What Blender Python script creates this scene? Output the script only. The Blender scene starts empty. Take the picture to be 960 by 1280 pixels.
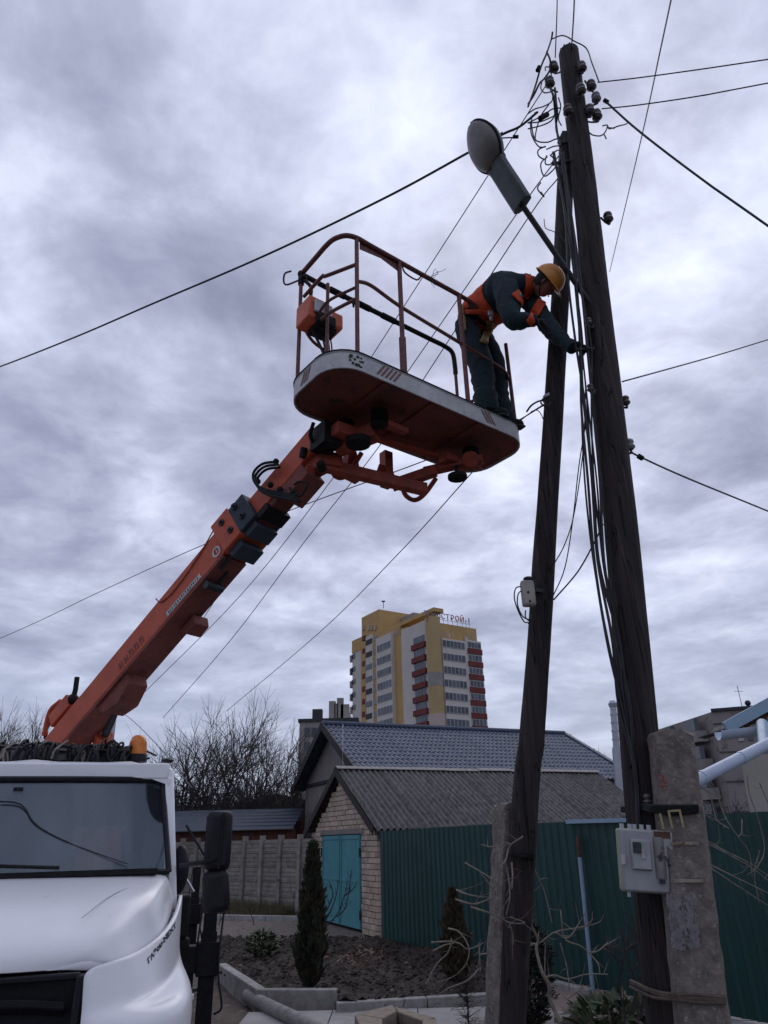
import bpy, bmesh, math, random
from mathutils import Vector as V, Matrix
from mathutils.bvhtree import BVHTree
R_ = math.radians
sc = bpy.context.scene
C = bpy.context.collection

# ------------------------------------------------------------------ camera
FPX, CH, TH, RO = 870.0, 1.85, R_(25.2), R_(1.4)      # focal length in px of the 960 px wide picture, eye height, pitch, roll
fw = V((0, math.cos(TH), math.sin(TH))); up0 = V((0, -math.sin(TH), math.cos(TH))); rt0 = V((1, 0, 0))
RT = rt0*math.cos(RO)-up0*math.sin(RO); UP = up0*math.cos(RO)+rt0*math.sin(RO)
cam = bpy.data.cameras.new('camera'); camo = bpy.data.objects.new('camera', cam); C.objects.link(camo)
cam.sensor_fit = 'HORIZONTAL'; cam.sensor_width = 36; cam.lens = FPX/960*36; cam.clip_start = .05; cam.clip_end = 3000
mw = Matrix.Identity(4)
for i in range(3):
    mw[i][0] = RT[i]; mw[i][1] = UP[i]; mw[i][2] = -fw[i]
mw[2][3] = CH
camo.matrix_world = mw; sc.camera = camo
CP = V((0, 0, CH))
def ray(px, py): return fw+RT*((px-480)/FPX)-UP*((py-640)/FPX)
def aY(px, py, Y): d = ray(px, py); return CP+d*(Y/d.y)          # point at a given distance north
def aZ(px, py, z=0): d = ray(px, py); return CP+d*((z-CH)/d.z)    # point at a given height
def aP(px, py, p, n):                                            # point on a plane
    d = ray(px, py); return CP+d*((V(p)-CP).dot(V(n))/d.dot(V(n)))

# ------------------------------------------------------------------ sky, sun, exposure
SUN_AZ, SUN_EL = R_(17), R_(46)
sund = V((math.sin(SUN_AZ)*math.cos(SUN_EL), math.cos(SUN_AZ)*math.cos(SUN_EL), math.sin(SUN_EL)))
w = bpy.data.worlds.new('World'); sc.world = w; w.use_nodes = True
nt = w.node_tree; nt.nodes.clear(); L = nt.links.new
def N(t, **k):
    n = nt.nodes.new(t)
    for a, b in k.items(): setattr(n, a, b)
    return n
def mth(op, a, b=None, c=None):
    n = N('ShaderNodeMath', operation=op)
    for i, x in enumerate((a, b, c)):
        if x is None: continue
        if isinstance(x, (int, float)): n.inputs[i].default_value = x
        else: L(x, n.inputs[i])
    return n.outputs[0]
tc = N('ShaderNodeTexCoord'); sx = N('ShaderNodeSeparateXYZ'); L(tc.outputs['Generated'], sx.inputs[0])
zz = mth('ADD', mth('MAXIMUM', sx.outputs[2], 0.0), .16)
cx = N('ShaderNodeCombineXYZ'); L(mth('DIVIDE', sx.outputs[0], zz), cx.inputs[0]); L(mth('DIVIDE', sx.outputs[1], zz), cx.inputs[1])
def noise(scale, det, ro, dist, off):
    mp = N('ShaderNodeMapping'); L(cx.outputs[0], mp.inputs[0]); mp.inputs['Location'].default_value = off
    n = N('ShaderNodeTexNoise'); L(mp.outputs[0], n.inputs['Vector'])
    n.inputs['Scale'].default_value = scale; n.inputs['Detail'].default_value = det
    n.inputs['Roughness'].default_value = ro; n.inputs['Distortion'].default_value = dist
    return n.outputs[0]
n1 = noise(2.2, 10, .56, .3, (3.1, 1.7, 0)); n2 = noise(.8, 3, .5, .2, (7.3, 2.2, 1)); n3 = noise(7.5, 8, .6, .3, (1.3, 5.2, 3))
mixn = mth('ADD', mth('ADD', mth('MULTIPLY', n1, .60), mth('MULTIPLY', n2, .20)), mth('MULTIPLY', n3, .20))
dp = N('ShaderNodeVectorMath', operation='DOT_PRODUCT'); L(tc.outputs['Generated'], dp.inputs[0]); dp.inputs[1].default_value = sund
glow = mth('POWER', mth('MAXIMUM', dp.outputs['Value'], 0.0), 14)
ramp = N('ShaderNodeValToRGB'); L(mth('ADD', mixn, mth('MULTIPLY', glow, .10)), ramp.inputs[0])
cr = ramp.color_ramp; cr.elements[0].position = .37; cr.elements[0].color = (.215, .23, .315, 1)
cr.elements[1].position = .68; cr.elements[1].color = (.76, .80, .93, 1)
for p, c in ((.44, (.29, .305, .41, 1)), (.505, (.385, .405, .515, 1)), (.57, (.52, .545, .67, 1))):
    e = cr.elements.new(p); e.color = c
mul = N('ShaderNodeMix', data_type='RGBA', blend_type='MULTIPLY'); mul.inputs[0].default_value = 1
L(ramp.outputs[0], mul.inputs[6]); mul.inputs[7].default_value = (11.6, 11.8, 12.3, 1)
sky = N('ShaderNodeTexSky'); sky.sky_type = 'NISHITA'; sky.sun_disc = False; sky.sun_elevation = SUN_EL; sky.sun_rotation = SUN_AZ
try: sky.dust_density = 1.5
except Exception: pass
hz = N('ShaderNodeMapRange'); L(sx.outputs[2], hz.inputs[0]); hz.inputs[1].default_value = .02; hz.inputs[2].default_value = .30
hz.inputs[3].default_value = .78; hz.inputs[4].default_value = .97
mx = N('ShaderNodeMix', data_type='RGBA'); L(hz.outputs[0], mx.inputs[0]); L(sky.outputs[0], mx.inputs[6]); L(mul.outputs[2], mx.inputs[7])
# low cloud bank: blue grey near the horizon
lo = N('ShaderNodeMapRange'); L(sx.outputs[2], lo.inputs[0]); lo.inputs[1].default_value = .0; lo.inputs[2].default_value = .36
lo.inputs[3].default_value = .7; lo.inputs[4].default_value = 0
mx2 = N('ShaderNodeMix', data_type='RGBA'); L(lo.outputs[0], mx2.inputs[0]); L(mx.outputs[2], mx2.inputs[6]); mx2.inputs[7].default_value = (4.3, 4.9, 6.5, 1)
bg = N('ShaderNodeBackground'); L(mx2.outputs[2], bg.inputs[0]); bg.inputs[1].default_value = .1
ow = N('ShaderNodeOutputWorld'); L(bg.outputs[0], ow.inputs[0])
sl = bpy.data.lights.new('sun', 'SUN'); sl.energy = .5; sl.angle = R_(42); sl.color = (1, .95, .88)
so = bpy.data.objects.new('sun', sl); C.objects.link(so); so.rotation_euler = sund.to_track_quat('Z', 'Y').to_euler()
sc.view_settings.view_transform = 'Standard'; sc.view_settings.look = 'None'
sc.view_settings.exposure = .12; sc.view_settings.gamma = 1
sc.cycles.max_bounces = 5; sc.cycles.diffuse_bounces = 3; sc.cycles.transparent_max_bounces = 12
rnd = random.Random(7)

# ------------------------------------------------------------------ materials
def M(name, c1, c2=None, scale=6, rough=.7, bump=.25, bscale=None, metal=0, stretch=(1, 1, 1), rndv=0, spec=.4, c3=None, s3=2, t3=.6, coat=0):
    m = bpy.data.materials.new(name); m.use_nodes = True; t = m.node_tree; ns, lk = t.nodes, t.links.new
    b = ns['Principled BSDF']; b.inputs['Roughness'].default_value = rough; b.inputs['Metallic'].default_value = metal
    b.inputs['Specular IOR Level'].default_value = spec
    if coat: b.inputs['Coat Weight'].default_value = coat; b.inputs['Coat Roughness'].default_value = .22
    c2 = c2 or tuple(x*.7 for x in c1)
    tcx = ns.new('ShaderNodeTexCoord'); mp = ns.new('ShaderNodeMapping'); mp.inputs['Scale'].default_value = stretch; lk(tcx.outputs['Object'], mp.inputs[0])
    oi = ns.new('ShaderNodeObjectInfo')
    ad = ns.new('ShaderNodeVectorMath'); ad.operation = 'ADD'; lk(mp.outputs[0], ad.inputs[0])
    if rndv:
        ml = ns.new('ShaderNodeMath'); ml.operation = 'MULTIPLY'; lk(oi.outputs['Random'], ml.inputs[0]); ml.inputs[1].default_value = 37
        lk(ml.outputs[0], ad.inputs[1])
    n = ns.new('ShaderNodeTexNoise'); n.inputs['Scale'].default_value = scale; n.inputs['Detail'].default_value = 8; n.inputs['Roughness'].default_value = .62
    lk(ad.outputs[0], n.inputs['Vector'])
    r = ns.new('ShaderNodeValToRGB'); lk(n.outputs[0], r.inputs[0]); r.color_ramp.elements[0].position = .32; r.color_ramp.elements[1].position = .68
    r.color_ramp.elements[0].color = (*c2, 1); r.color_ramp.elements[1].color = (*c1, 1)
    col = r.outputs[0]
    if c3:
        n3 = ns.new('ShaderNodeTexNoise'); n3.inputs['Scale'].default_value = s3; n3.inputs['Detail'].default_value = 6; n3.inputs['Roughness'].default_value = .7; lk(ad.outputs[0], n3.inputs['Vector'])
        r3 = ns.new('ShaderNodeValToRGB'); lk(n3.outputs[0], r3.inputs[0]); r3.color_ramp.elements[0].position = t3-.06; r3.color_ramp.elements[1].position = t3+.06
        mxx = ns.new('ShaderNodeMix'); mxx.data_type = 'RGBA'; lk(r3.outputs[0], mxx.inputs[0]); lk(col, mxx.inputs[6]); mxx.inputs[7].default_value = (*c3, 1); col = mxx.outputs[2]
    if rndv:
        hs = ns.new('ShaderNodeHueSaturation'); lk(col, hs.inputs['Color'])
        mr = ns.new('ShaderNodeMapRange'); lk(oi.outputs['Random'], mr.inputs[0]); mr.inputs[3].default_value = 1-rndv; mr.inputs[4].default_value = 1+rndv
        lk(mr.outputs[0], hs.inputs['Value']); col = hs.outputs[0]
    lk(col, b.inputs['Base Color'])
    rr = ns.new('ShaderNodeMapRange'); lk(n.outputs[0], rr.inputs[0]); rr.inputs[3].default_value = min(1, rough+.12); rr.inputs[4].default_value = max(.03, rough-.12); lk(rr.outputs[0], b.inputs['Roughness'])
    if bump:
        nb = ns.new('ShaderNodeTexNoise'); nb.inputs['Scale'].default_value = bscale or scale*6; nb.inputs['Detail'].default_value = 5; lk(ad.outputs[0], nb.inputs['Vector'])
        bp = ns.new('ShaderNodeBump'); bp.inputs['Strength'].default_value = bump; bp.inputs['Distance'].default_value = .02; lk(nb.outputs[0], bp.inputs['Height']); lk(bp.outputs[0], b.inputs['Normal'])
    return m
wood = M('creosoted wood', (.042, .030, .029), (.009, .007, .007), 15, .82, 1.0, 60, stretch=(1, 1, .045), c3=(.07, .055, .05), s3=22, t3=.63)
conc = M('old concrete', (.215, .185, .16), (.095, .082, .073), 14, .92, .55, 45, c3=(.30, .27, .23), s3=34, t3=.62, rndv=.08)
kerbc = M('kerb concrete', (.36, .35, .33), (.22, .21, .2), 9, .88, .5, 70, rndv=.12)
slabc = M('paving concrete', (.36, .35, .34), (.27, .26, .25), 3, .85, .3, 60, rndv=.07, c3=(.2, .19, .17), s3=1.7, t3=.64)
fencec = M('fence concrete', (.27, .25, .22), (.15, .14, .125), 5, .9, .4, 40, rndv=.14, c3=(.1, .09, .075), s3=3, t3=.62)
paint = M('white truck paint', (.84, .84, .86), (.79, .79, .81), 2.5, .33, .015, 4, spec=.5, coat=.5, c3=(.60, .59, .58), s3=6, t3=.72)
orange = M('orange boom paint', (.50, .088, .036), (.40, .068, .032), 5, .5, .08, 30, spec=.35, c3=(.16, .05, .035), s3=9, t3=.68)
dkorange = M('worn orange paint', (.36, .065, .035), (.22, .045, .03), 8, .6, .15, 30, c3=(.09, .04, .035), s3=14, t3=.62)
railm = M('worn red brown rail paint', (.17, .055, .045), (.09, .035, .035), 18, .55, .1, 50, c3=(.26, .08, .05), s3=25, t3=.62)
rimm = M('dirty white steel', (.56, .56, .56), (.40, .40, .41), 6, .6, .15, 40, c3=(.16, .13, .115), s3=22, t3=.66)
stripe = M('faded red stripe', (.35, .13, .11), (.42, .30, .28), 30, .6, .05)
under = M('red brown underside and boom shade', (.22, .058, .045), (.13, .038, .032), 5, .7, .2, 30, c3=(.045, .03, .03), s3=7, t3=.62)  # on the boom, underside shade is put into this darker colour
steel = M('dark steel', (.045, .048, .055), (.02, .02, .024), 12, .5, .2, 50, metal=.3)
bluesteel = M('blue grey steel plate', (.045, .06, .08), (.03, .04, .052), 8, .6, .1, 40, spec=.2)
black = M('black rubber', (.014, .014, .016), (.007, .007, .008), 15, .65, .2, 60, spec=.2)
blackpl = M('black plastic', (.014, .014, .018), (.009, .009, .011), 15, .5, .1, 80, spec=.25)
chrome = M('bare metal', (.5, .5, .52), (.35, .35, .37), 10, .3, .05, 40, metal=.9)
galv = M('galvanised metal', (.42, .44, .48), (.33, .35, .39), 6, .42, .05, 30, metal=.35)
pvc = M('pale blue plastic pipe', (.48, .55, .66), (.42, .49, .6), 5, .4, .05, 30)
bluetrim = M('pale blue metal trim', (.28, .40, .50), (.22, .32, .42), 5, .4, .05, 30)
amber = M('amber beacon plastic', (.75, .22, .012), (.55, .14, .01), 12, .25, .05, 60, spec=.6)
boxm = M('grey meter box plastic', (.33, .335, .35), (.25, .255, .265), 7, .55, .08, 60, c3=(.24, .23, .21), s3=13, t3=.66)
junc = M('beige junction box', (.40, .37, .33), (.3, .27, .24), 8, .6, .1, 40)
brick = M('yellow silicate brick', (.50, .40, .31), (.38, .30, .235), 11, .85, .5, 60, rndv=.2, c3=(.27, .17, .12), s3=6, t3=.66)
mortar = M('grey mortar', (.17, .145, .125), (.11, .095, .08), 20, .95, .5, 90)
redbrick = M('red brick shed wall', (.16, .06, .045), (.08, .035, .03), 7, .9, .3, 40)
asb = M('weathered asbestos sheet', (.20, .185, .175), (.085, .08, .078), 7, .95, .5, 50, rndv=.12, stretch=(1, 1, 1), c3=(.045, .043, .04), s3=6.5, t3=.64)
ridge = M('pale ridge mortar', (.36, .34, .32), (.22, .2, .19), 9, .9, .4)
metile = M('blue grey metal tile', (.068, .088, .135), (.054, .07, .11), 3, .55, .03, 30, rndv=.07, spec=.5)
teal = M('teal painted gate', (.065, .26, .29), (.05, .205, .235), 3, .55, .08, 30, c3=(.09, .16, .16), s3=5, t3=.68)
green = M('dark green profiled sheet', (.0085, .054, .048), (.0065, .041, .038), 2, .5, .05, 30, rndv=.1, c3=(.02, .06, .058), s3=4, t3=.66)
render_ = M('grey render wall', (.22, .20, .185), (.17, .155, .145), 3, .9, .2, 40)
palewall = M('pale plaster wall', (.46, .42, .38), (.38, .35, .32), 3, .9, .15, 40)
darkwood = M('dark barge board', (.03, .025, .025), (.015, .013, .013), 10, .7, .2)
soil = M('dark garden soil', (.06, .045, .036), (.02, .016, .014), 7, .98, 1, 30, c3=(.10, .08, .065), s3=19, t3=.66)
earth = M('trodden earth track', (.12, .092, .072), (.06, .048, .038), 2.4, .95, .7, 25, c3=(.24, .20, .165), s3=5, t3=.64)
gnd = M('rough winter ground', (.085, .07, .05), (.045, .038, .028), .8, .97, .8, 12, c3=(.05, .06, .028), s3=2.4, t3=.6)
bark = M('bare bark', (.075, .058, .05), (.045, .035, .031), 20, .9, .2)
dtwig = M('dark thicket twigs', (.035, .028, .027), (.022, .018, .018), 20, .9, 0)
ptwig = M('pale dry twig', (.26, .22, .18), (.13, .105, .085), 20, .8, .2)
btwig = M('brown branch', (.13, .095, .075), (.075, .055, .045), 20, .85, .3)
thuja = M('thuja foliage', (.045, .056, .03), (.014, .02, .012), 9, .75, 0, c3=(.10, .085, .045), s3=5, t3=.64)
thujab = M('browned thuja foliage', (.085, .062, .038), (.04, .032, .02), 9, .8, 0)
evergr = M('dark evergreen foliage', (.014, .02, .014), (.007, .01, .007), 9, .75, 0)
leaf = M('green leaves', (.06, .085, .035), (.035, .05, .022), 9, .6, 0)
dryl = M('dry leaves', (.22, .15, .11), (.12, .075, .05), 9, .8, 0)
cable = M('black cable', (.012, .012, .015), (.008, .008, .01), 20, .5, .1)
cer = M('insulator ceramic', (.15, .13, .13), (.07, .06, .065), 20, .3, .05, spec=.5)
lens = M('smoky lamp glass', (.19, .18, .165), (.125, .12, .115), 7, .42, .05, 30, spec=.5, c3=(.22, .12, .07), s3=4, t3=.72)
lampb = M('lamp housing', (.07, .09, .095), (.04, .055, .06), 6, .45, .08)
jack = M('dark teal work cloth', (.014, .032, .04), (.008, .018, .024), 30, .9, .35, 60)
trous = M('navy teal trousers', (.012, .027, .036), (.007, .015, .021), 30, .9, .35, 60)
vest = M('orange safety vest', (.62, .075, .02), (.42, .05, .015), 20, .8, .3, 50)
refl = M('grey reflective tape', (.10, .15, .16), (.07, .1, .11), 20, .5, .1)
helm = M('yellow orange hard hat', (.72, .30, .06), (.64, .26, .05), 8, .35, .03, 30, spec=.5)
skin = M('skin', (.30, .14, .10), (.22, .10, .075), 30, .6, .1)
glove = M('dark work glove', (.025, .024, .032), (.014, .014, .02), 30, .85, .3)
yellow = M('yellow facade', (.50, .33, .13), (.42, .27, .11), .3, .85, 0, rndv=.03)
lyellow = M('light yellow facade', (.44, .33, .16), (.38, .28, .14), .3, .85, 0, rndv=.03)
white = M('off white facade', (.58, .54, .49), (.50, .47, .43), .3, .85, 0, rndv=.03)
pinkw = M('pinkish facade', (.5, .4, .37), (.44, .35, .33), .3, .85, 0)
redb = M('dark red balcony panel', (.17, .035, .032), (.12, .028, .027), .6, .8, 0)
glass_f = M('far window glass', (.035, .045, .06), (.06, .075, .10), .5, .2, 0, spec=.5, rndv=.5)
winw = M('white window frame', (.45, .45, .47), (.38, .38, .4), 2, .7, 0)
panelb = M('brown grey block wall', (.28, .245, .235), (.21, .185, .178), .25, .9, 0, c3=(.11, .095, .09), s3=.9, t3=.62)
paneld = M('far block pale panel', (.30, .28, .26), (.22, .2, .19), .4, .9, 0, rndv=.15)
signr = M('sign red letter', (.38, .04, .04), (.3, .03, .03), 4, .6, 0)
signg = M('sign unlit grey letter', (.18, .22, .26), (.14, .17, .2), 4, .6, 0)
signd = M('sign navy letter', (.04, .05, .1), (.03, .04, .08), 4, .6, 0)
redp = M('red paint mark', (.30, .05, .04), (.2, .04, .035), 30, .9, 0)
yelp = M('yellow paint mark', (.36, .30, .16), (.26, .21, .12), 30, .9, 0)
pinkp = M('pink paint smear', (.30, .16, .15), (.2, .12, .11), 30, .9, .1)
ink = M('dark printed mark', (.03, .03, .035), (.06, .06, .06), 30, .8, 0)
label = M('white label', (.52, .52, .52), (.4, .4, .4), 30, .6, 0)
faint = M('faded print', (.22, .10, .09), (.3, .09, .06), 30, .7, 0)
poster = M('whitewash patch', (.50, .49, .51), (.26, .25, .25), 13, .9, .3, 60, stretch=(1, 1, 1))
seat = M('cab interior', (.03, .03, .034), (.02, .02, .022), 8, .9, .1)
orint = M('orange jacket in cab', (.75, .17, .08), (.45, .10, .05), 8, .9, .2)
curt = M('cab curtain', (.025, .022, .03), (.015, .013, .018), 9, .9, .2)
clothp = M('purple rag', (.10, .09, .16), (.05, .045, .09), 20, .9, .3)
rust = M('rust', (.11, .06, .04), (.06, .035, .025), 15, .9, .4)
hollow = M('dark soil in planter', (.02, .017, .015), (.01, .009, .008), 15, .95, .6)
stonep = M('planter stone', (.30, .25, .20), (.2, .165, .13), 12, .9, .6, 50)
def glassmat():
    m = bpy.data.materials.new('windscreen glass'); m.use_nodes = True; t = m.node_tree; ns, lk = t.nodes, t.links.new; ns.clear()
    o = ns.new('ShaderNodeOutputMaterial'); g = ns.new('ShaderNodeBsdfGlossy'); g.inputs['Roughness'].default_value = .03; g.inputs['Color'].default_value = (.85, .93, 1, 1)
    d = ns.new('ShaderNodeBsdfDiffuse'); d.inputs[0].default_value = (.20, .23, .28, 1); tr = ns.new('ShaderNodeBsdfTransparent'); tr.inputs[0].default_value = (.68, .76, .82, 1)
    n = ns.new('ShaderNodeTexNoise'); n.inputs['Scale'].default_value = 3; n.inputs['Detail'].default_value = 5; tcx = ns.new('ShaderNodeTexCoord'); lk(tcx.outputs['Object'], n.inputs['Vector'])
    mr = ns.new('ShaderNodeMapRange'); lk(n.outputs[0], mr.inputs[0]); mr.inputs[3].default_value = .03; mr.inputs[4].default_value = .10
    a = ns.new('ShaderNodeMixShader'); lk(mr.outputs[0], a.inputs[0]); lk(tr.outputs[0], a.inputs[1]); lk(d.outputs[0], a.inputs[2])
    lw = ns.new('ShaderNodeLayerWeight'); lw.inputs[0].default_value = .14; ad = ns.new('ShaderNodeMath'); ad.operation = 'ADD'; ad.inputs[1].default_value = .065; lk(lw.outputs[0], ad.inputs[0])
    b = ns.new('ShaderNodeMixShader'); lk(ad.outputs[0], b.inputs[0]); lk(a.outputs[0], b.inputs[1]); lk(g.outputs[0], b.inputs[2]); lk(b.outputs[0], o.inputs[0])
    return m
glass = glassmat()

Z3 = V((0, 0, 1))
def crackify(m, scale, stretch, dark, band=.012, depth=.6):
    t = m.node_tree; ns, lk = t.nodes, t.links.new; b = ns['Principled BSDF']; tcx = ns.new('ShaderNodeTexCoord'); mp = ns.new('ShaderNodeMapping'); mp.inputs['Scale'].default_value = stretch; lk(tcx.outputs['Object'], mp.inputs[0])
    n = ns.new('ShaderNodeTexNoise'); n.inputs['Scale'].default_value = scale; n.inputs['Detail'].default_value = 2; n.inputs['Distortion'].default_value = .2; lk(mp.outputs[0], n.inputs['Vector'])
    a = ns.new('ShaderNodeMath'); a.operation = 'SUBTRACT'; lk(n.outputs[0], a.inputs[0]); a.inputs[1].default_value = .5
    c = ns.new('ShaderNodeMath'); c.operation = 'ABSOLUTE'; lk(a.outputs[0], c.inputs[0])
    r = ns.new('ShaderNodeMapRange'); lk(c.outputs[0], r.inputs[0]); r.inputs[1].default_value = 0; r.inputs[2].default_value = band; r.inputs[3].default_value = 1; r.inputs[4].default_value = 0
    old = b.inputs['Base Color'].links[0].from_socket; mx_ = ns.new('ShaderNodeMix'); mx_.data_type = 'RGBA'; lk(r.outputs[0], mx_.inputs[0]); lk(old, mx_.inputs[6]); mx_.inputs[7].default_value = (*dark, 1); lk(mx_.outputs[2], b.inputs['Base Color'])
    on = b.inputs['Normal'].links[0].from_socket; bp = ns.new('ShaderNodeBump'); bp.invert = True; bp.inputs['Strength'].default_value = depth; bp.inputs['Distance'].default_value = .02; lk(r.outputs[0], bp.inputs['Height']); lk(on, bp.inputs['Normal']); lk(bp.outputs[0], b.inputs['Normal'])
crackify(wood, 13, (1, 1, .05), (.004, .003, .003), .016, 1)
crackify(kerbc, 2.2, (1, 1, 1), (.12, .11, .1), .004, .5)
# ------------------------------------------------------------------ mesh helpers
class MB:
    def __init__(s): s.v = []; s.f = []; s.m = []; s.cur = 0
    def add(s, vs, fs):
        o = len(s.v); s.v += [tuple(p) for p in vs]; s.f += [tuple(i+o for i in f) for f in fs]; s.m += [s.cur]*len(fs); return s
    def box(s, c, sz, ax=None):
        c = V(c); ax = ax or (V((1, 0, 0)), V((0, 1, 0)), V((0, 0, 1)))
        vs = [c+ax[0]*(sz[0]/2*i)+ax[1]*(sz[1]/2*j)+ax[2]*(sz[2]/2*k) for i in (-1, 1) for j in (-1, 1) for k in (-1, 1)]
        return s.add(vs, [(0, 1, 3, 2), (4, 6, 7, 5), (0, 4, 5, 1), (2, 3, 7, 6), (0, 2, 6, 4), (1, 5, 7, 3)])
    def hexa(s, b, t):          # two rings of four corners
        return s.add(list(b)+list(t), [(3, 2, 1, 0), (4, 5, 6, 7), (0, 1, 5, 4), (1, 2, 6, 5), (2, 3, 7, 6), (3, 0, 4, 7)])
    def beam(s, p, q, a, b, upv=(0, 0, 1)):
        p, q = V(p), V(q); z = (q-p).normalized(); x = V(upv).cross(z)
        if x.length < 1e-4: x = V((1, 0, 0)).cross(z)
        x.normalize(); y = z.cross(x)
        return s.box((p+q)/2, (a, b, (q-p).length), (x, y, z))
    def tube(s, pts, r, n=8, caps=True, sq=None):
        pts = [V(p) for p in pts]; m = len(pts); rs = r if isinstance(r, (list, tuple)) else [r]*m
        t0 = (pts[1]-pts[0]).normalized(); x = t0.cross(V((.13, .31, .94)))
        if x.length < .1: x = t0.cross(V((1, 0, 0)))
        x.normalize(); vs = []
        for i, p in enumerate(pts):
            t = (pts[min(i+1, m-1)]-pts[max(i-1, 0)])
            if t.length < 1e-7: t = t0
            t.normalize(); x = (x-t*x.dot(t)); x.normalize(); y = t.cross(x)
            for k in range(n):
                a = 2*math.pi*k/n; vs.append(p+x*(rs[i]*math.cos(a))+y*(rs[i]*math.sin(a)))
        fs = [(i*n+k, i*n+(k+1) % n, (i+1)*n+(k+1) % n, (i+1)*n+k) for i in range(m-1) for k in range(n)]
        if caps: fs += [tuple(range(n-1, -1, -1)), tuple((m-1)*n+k for k in range(n))]
        return s.add(vs, fs)
    def ball(s, c, r, ax=None, nu=10, nv=7):
        c = V(c); r = r if isinstance(r, (tuple, list)) else (r, r, r); ax = ax or (V((1, 0, 0)), V((0, 1, 0)), V((0, 0, 1)))
        vs = [c+ax[2]*r[2]]
        for j in range(1, nv):
            t = math.pi*j/nv
            for i in range(nu):
                a = 2*math.pi*i/nu; vs.append(c+ax[0]*(r[0]*math.sin(t)*math.cos(a))+ax[1]*(r[1]*math.sin(t)*math.sin(a))+ax[2]*(r[2]*math.cos(t)))
        vs.append(c-ax[2]*r[2]); e = len(vs)-1
        fs = [(0, 1+i, 1+(i+1) % nu) for i in range(nu)]
        for j in range(nv-2):
            o = 1+j*nu
            fs += [(o+i, o+nu+i, o+nu+(i+1) % nu, o+(i+1) % nu) for i in range(nu)]
        o = 1+(nv-2)*nu; fs += [(o+i, e, o+(i+1) % nu) for i in range(nu)]
        return s.add(vs, fs)
    def prism(s, poly, ext):
        ext = V(ext); n = len(poly); vs = [V(p) for p in poly]+[V(p)+ext for p in poly]
        return s.add(vs, [tuple(range(n-1, -1, -1)), tuple(range(n, 2*n))]+[(i, (i+1) % n, n+(i+1) % n, n+i) for i in range(n)])
    def sheet(s, P, nu, nv, th=None):      # P(i,j) -> point; thickness vector makes it solid
        vs = [V(P(i, j)) for j in range(nv) for i in range(nu)]; q = [(j*nu+i, j*nu+i+1, (j+1)*nu+i+1, (j+1)*nu+i) for j in range(nv-1) for i in range(nu-1)]
        if th is None: return s.add(vs, q)
        th = V(th); n = len(vs); fs = q+[tuple(a+n for a in f[::-1]) for f in q]
        bd = [i for i in range(nu)]+[j*nu+nu-1 for j in range(1, nv)]+[(nv-1)*nu+i for i in range(nu-2, -1, -1)]+[j*nu for j in range(nv-2, 0, -1)]
        fs += [(bd[(k+1) % len(bd)], bd[k], bd[k]+n, bd[(k+1) % len(bd)]+n) for k in range(len(bd))]
        return s.add(vs+[v+th for v in vs], fs)
    def ring(s, c, r, t, axis=(0, 0, 1), n=16, k=6, ry=None):
        z = V(axis).normalized(); x = z.orthogonal().normalized(); y = z.cross(x)
        pts = [V(c)+x*(r*math.cos(2*math.pi*i/n))+y*((ry or r)*math.sin(2*math.pi*i/n)) for i in range(n+1)]
        return s.tube(pts, t, k, caps=False)
ROOTINV = {}
def linkmesh(name, me, parent=None):
    o = bpy.data.objects.new(name, me); C.objects.link(o)
    if parent: o.parent = parent
    return o
def build(mb, name, mat, parent=None, smooth=True, bevel=0, sub=0, ang=.7, kind=None, lab=None):
    root = parent
    while root is not None and root.parent: root = root.parent
    inv = ROOTINV.get(root.name) if root is not None else None
    vs = [inv @ V(p) for p in mb.v] if inv else mb.v
    me = bpy.data.meshes.new(name); me.from_pydata([tuple(p) for p in vs], [], mb.f)
    for x in (mat if isinstance(mat, (list, tuple)) else [mat]): me.materials.append(x)
    if any(mb.m): me.polygons.foreach_set('material_index', mb.m)
    me.update()
    if smooth: me.shade_smooth(); me.set_sharp_from_angle(angle=ang)
    o = linkmesh(name, me, parent)
    if bevel: b = o.modifiers.new('bevel', 'BEVEL'); b.width = bevel; b.segments = 2; b.limit_method = 'ANGLE'; b.angle_limit = .6
    if sub: b = o.modifiers.new('smooth', 'SUBSURF'); b.levels = sub; b.render_levels = sub
    if kind: o['kind'] = kind
    if lab: o['label'] = lab
    return o
def tag(o, lab, cat, group=None):
    o['label'] = lab; o['category'] = cat
    if group: o['group'] = group
    return o
def struct(o): o['kind'] = 'structure'; return o
def thing(name, loc, lab=None, cat=None, group=None, rz=0):
    o = bpy.data.objects.new(name, None); C.objects.link(o); o.location = loc; o.rotation_euler = (0, 0, rz); o.empty_display_size = .2
    mm = Matrix.Translation(V(loc)) @ Matrix.Rotation(rz, 4, 'Z'); ROOTINV[o.name] = mm.inverted()
    if lab: tag(o, lab, cat, group)
    return o
def inst(me, name, parent, M4):       # a piece that shares mesh data, placed by a world matrix
    o = linkmesh(name, me, parent); root = parent
    while root.parent: root = root.parent
    o.matrix_local = ROOTINV[root.name] @ M4; return o
def fr(o, x, y, z):                   # frame matrix
    m = Matrix.Identity(4)
    for i in range(3): m[i][0] = x[i]; m[i][1] = y[i]; m[i][2] = z[i]; m[i][3] = o[i]
    return m
def curve(pts, k=6):                  # Catmull-Rom through the points
    pts = [V(p) for p in pts]
    if len(pts) < 3: return [pts[0].lerp(pts[-1], i/k) for i in range(k+1)]
    P = [pts[0]*2-pts[1]]+pts+[pts[-1]*2-pts[-2]]; out = []
    for i in range(1, len(P)-2):
        a, b, c, d = P[i-1:i+3]
        for j in range(k):
            t = j/k; out.append(.5*((2*b)+(c-a)*t+(2*a-5*b+4*c-d)*t*t+(3*b-a-3*c+d)*t**3))
    out.append(pts[-1]); return out
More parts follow.
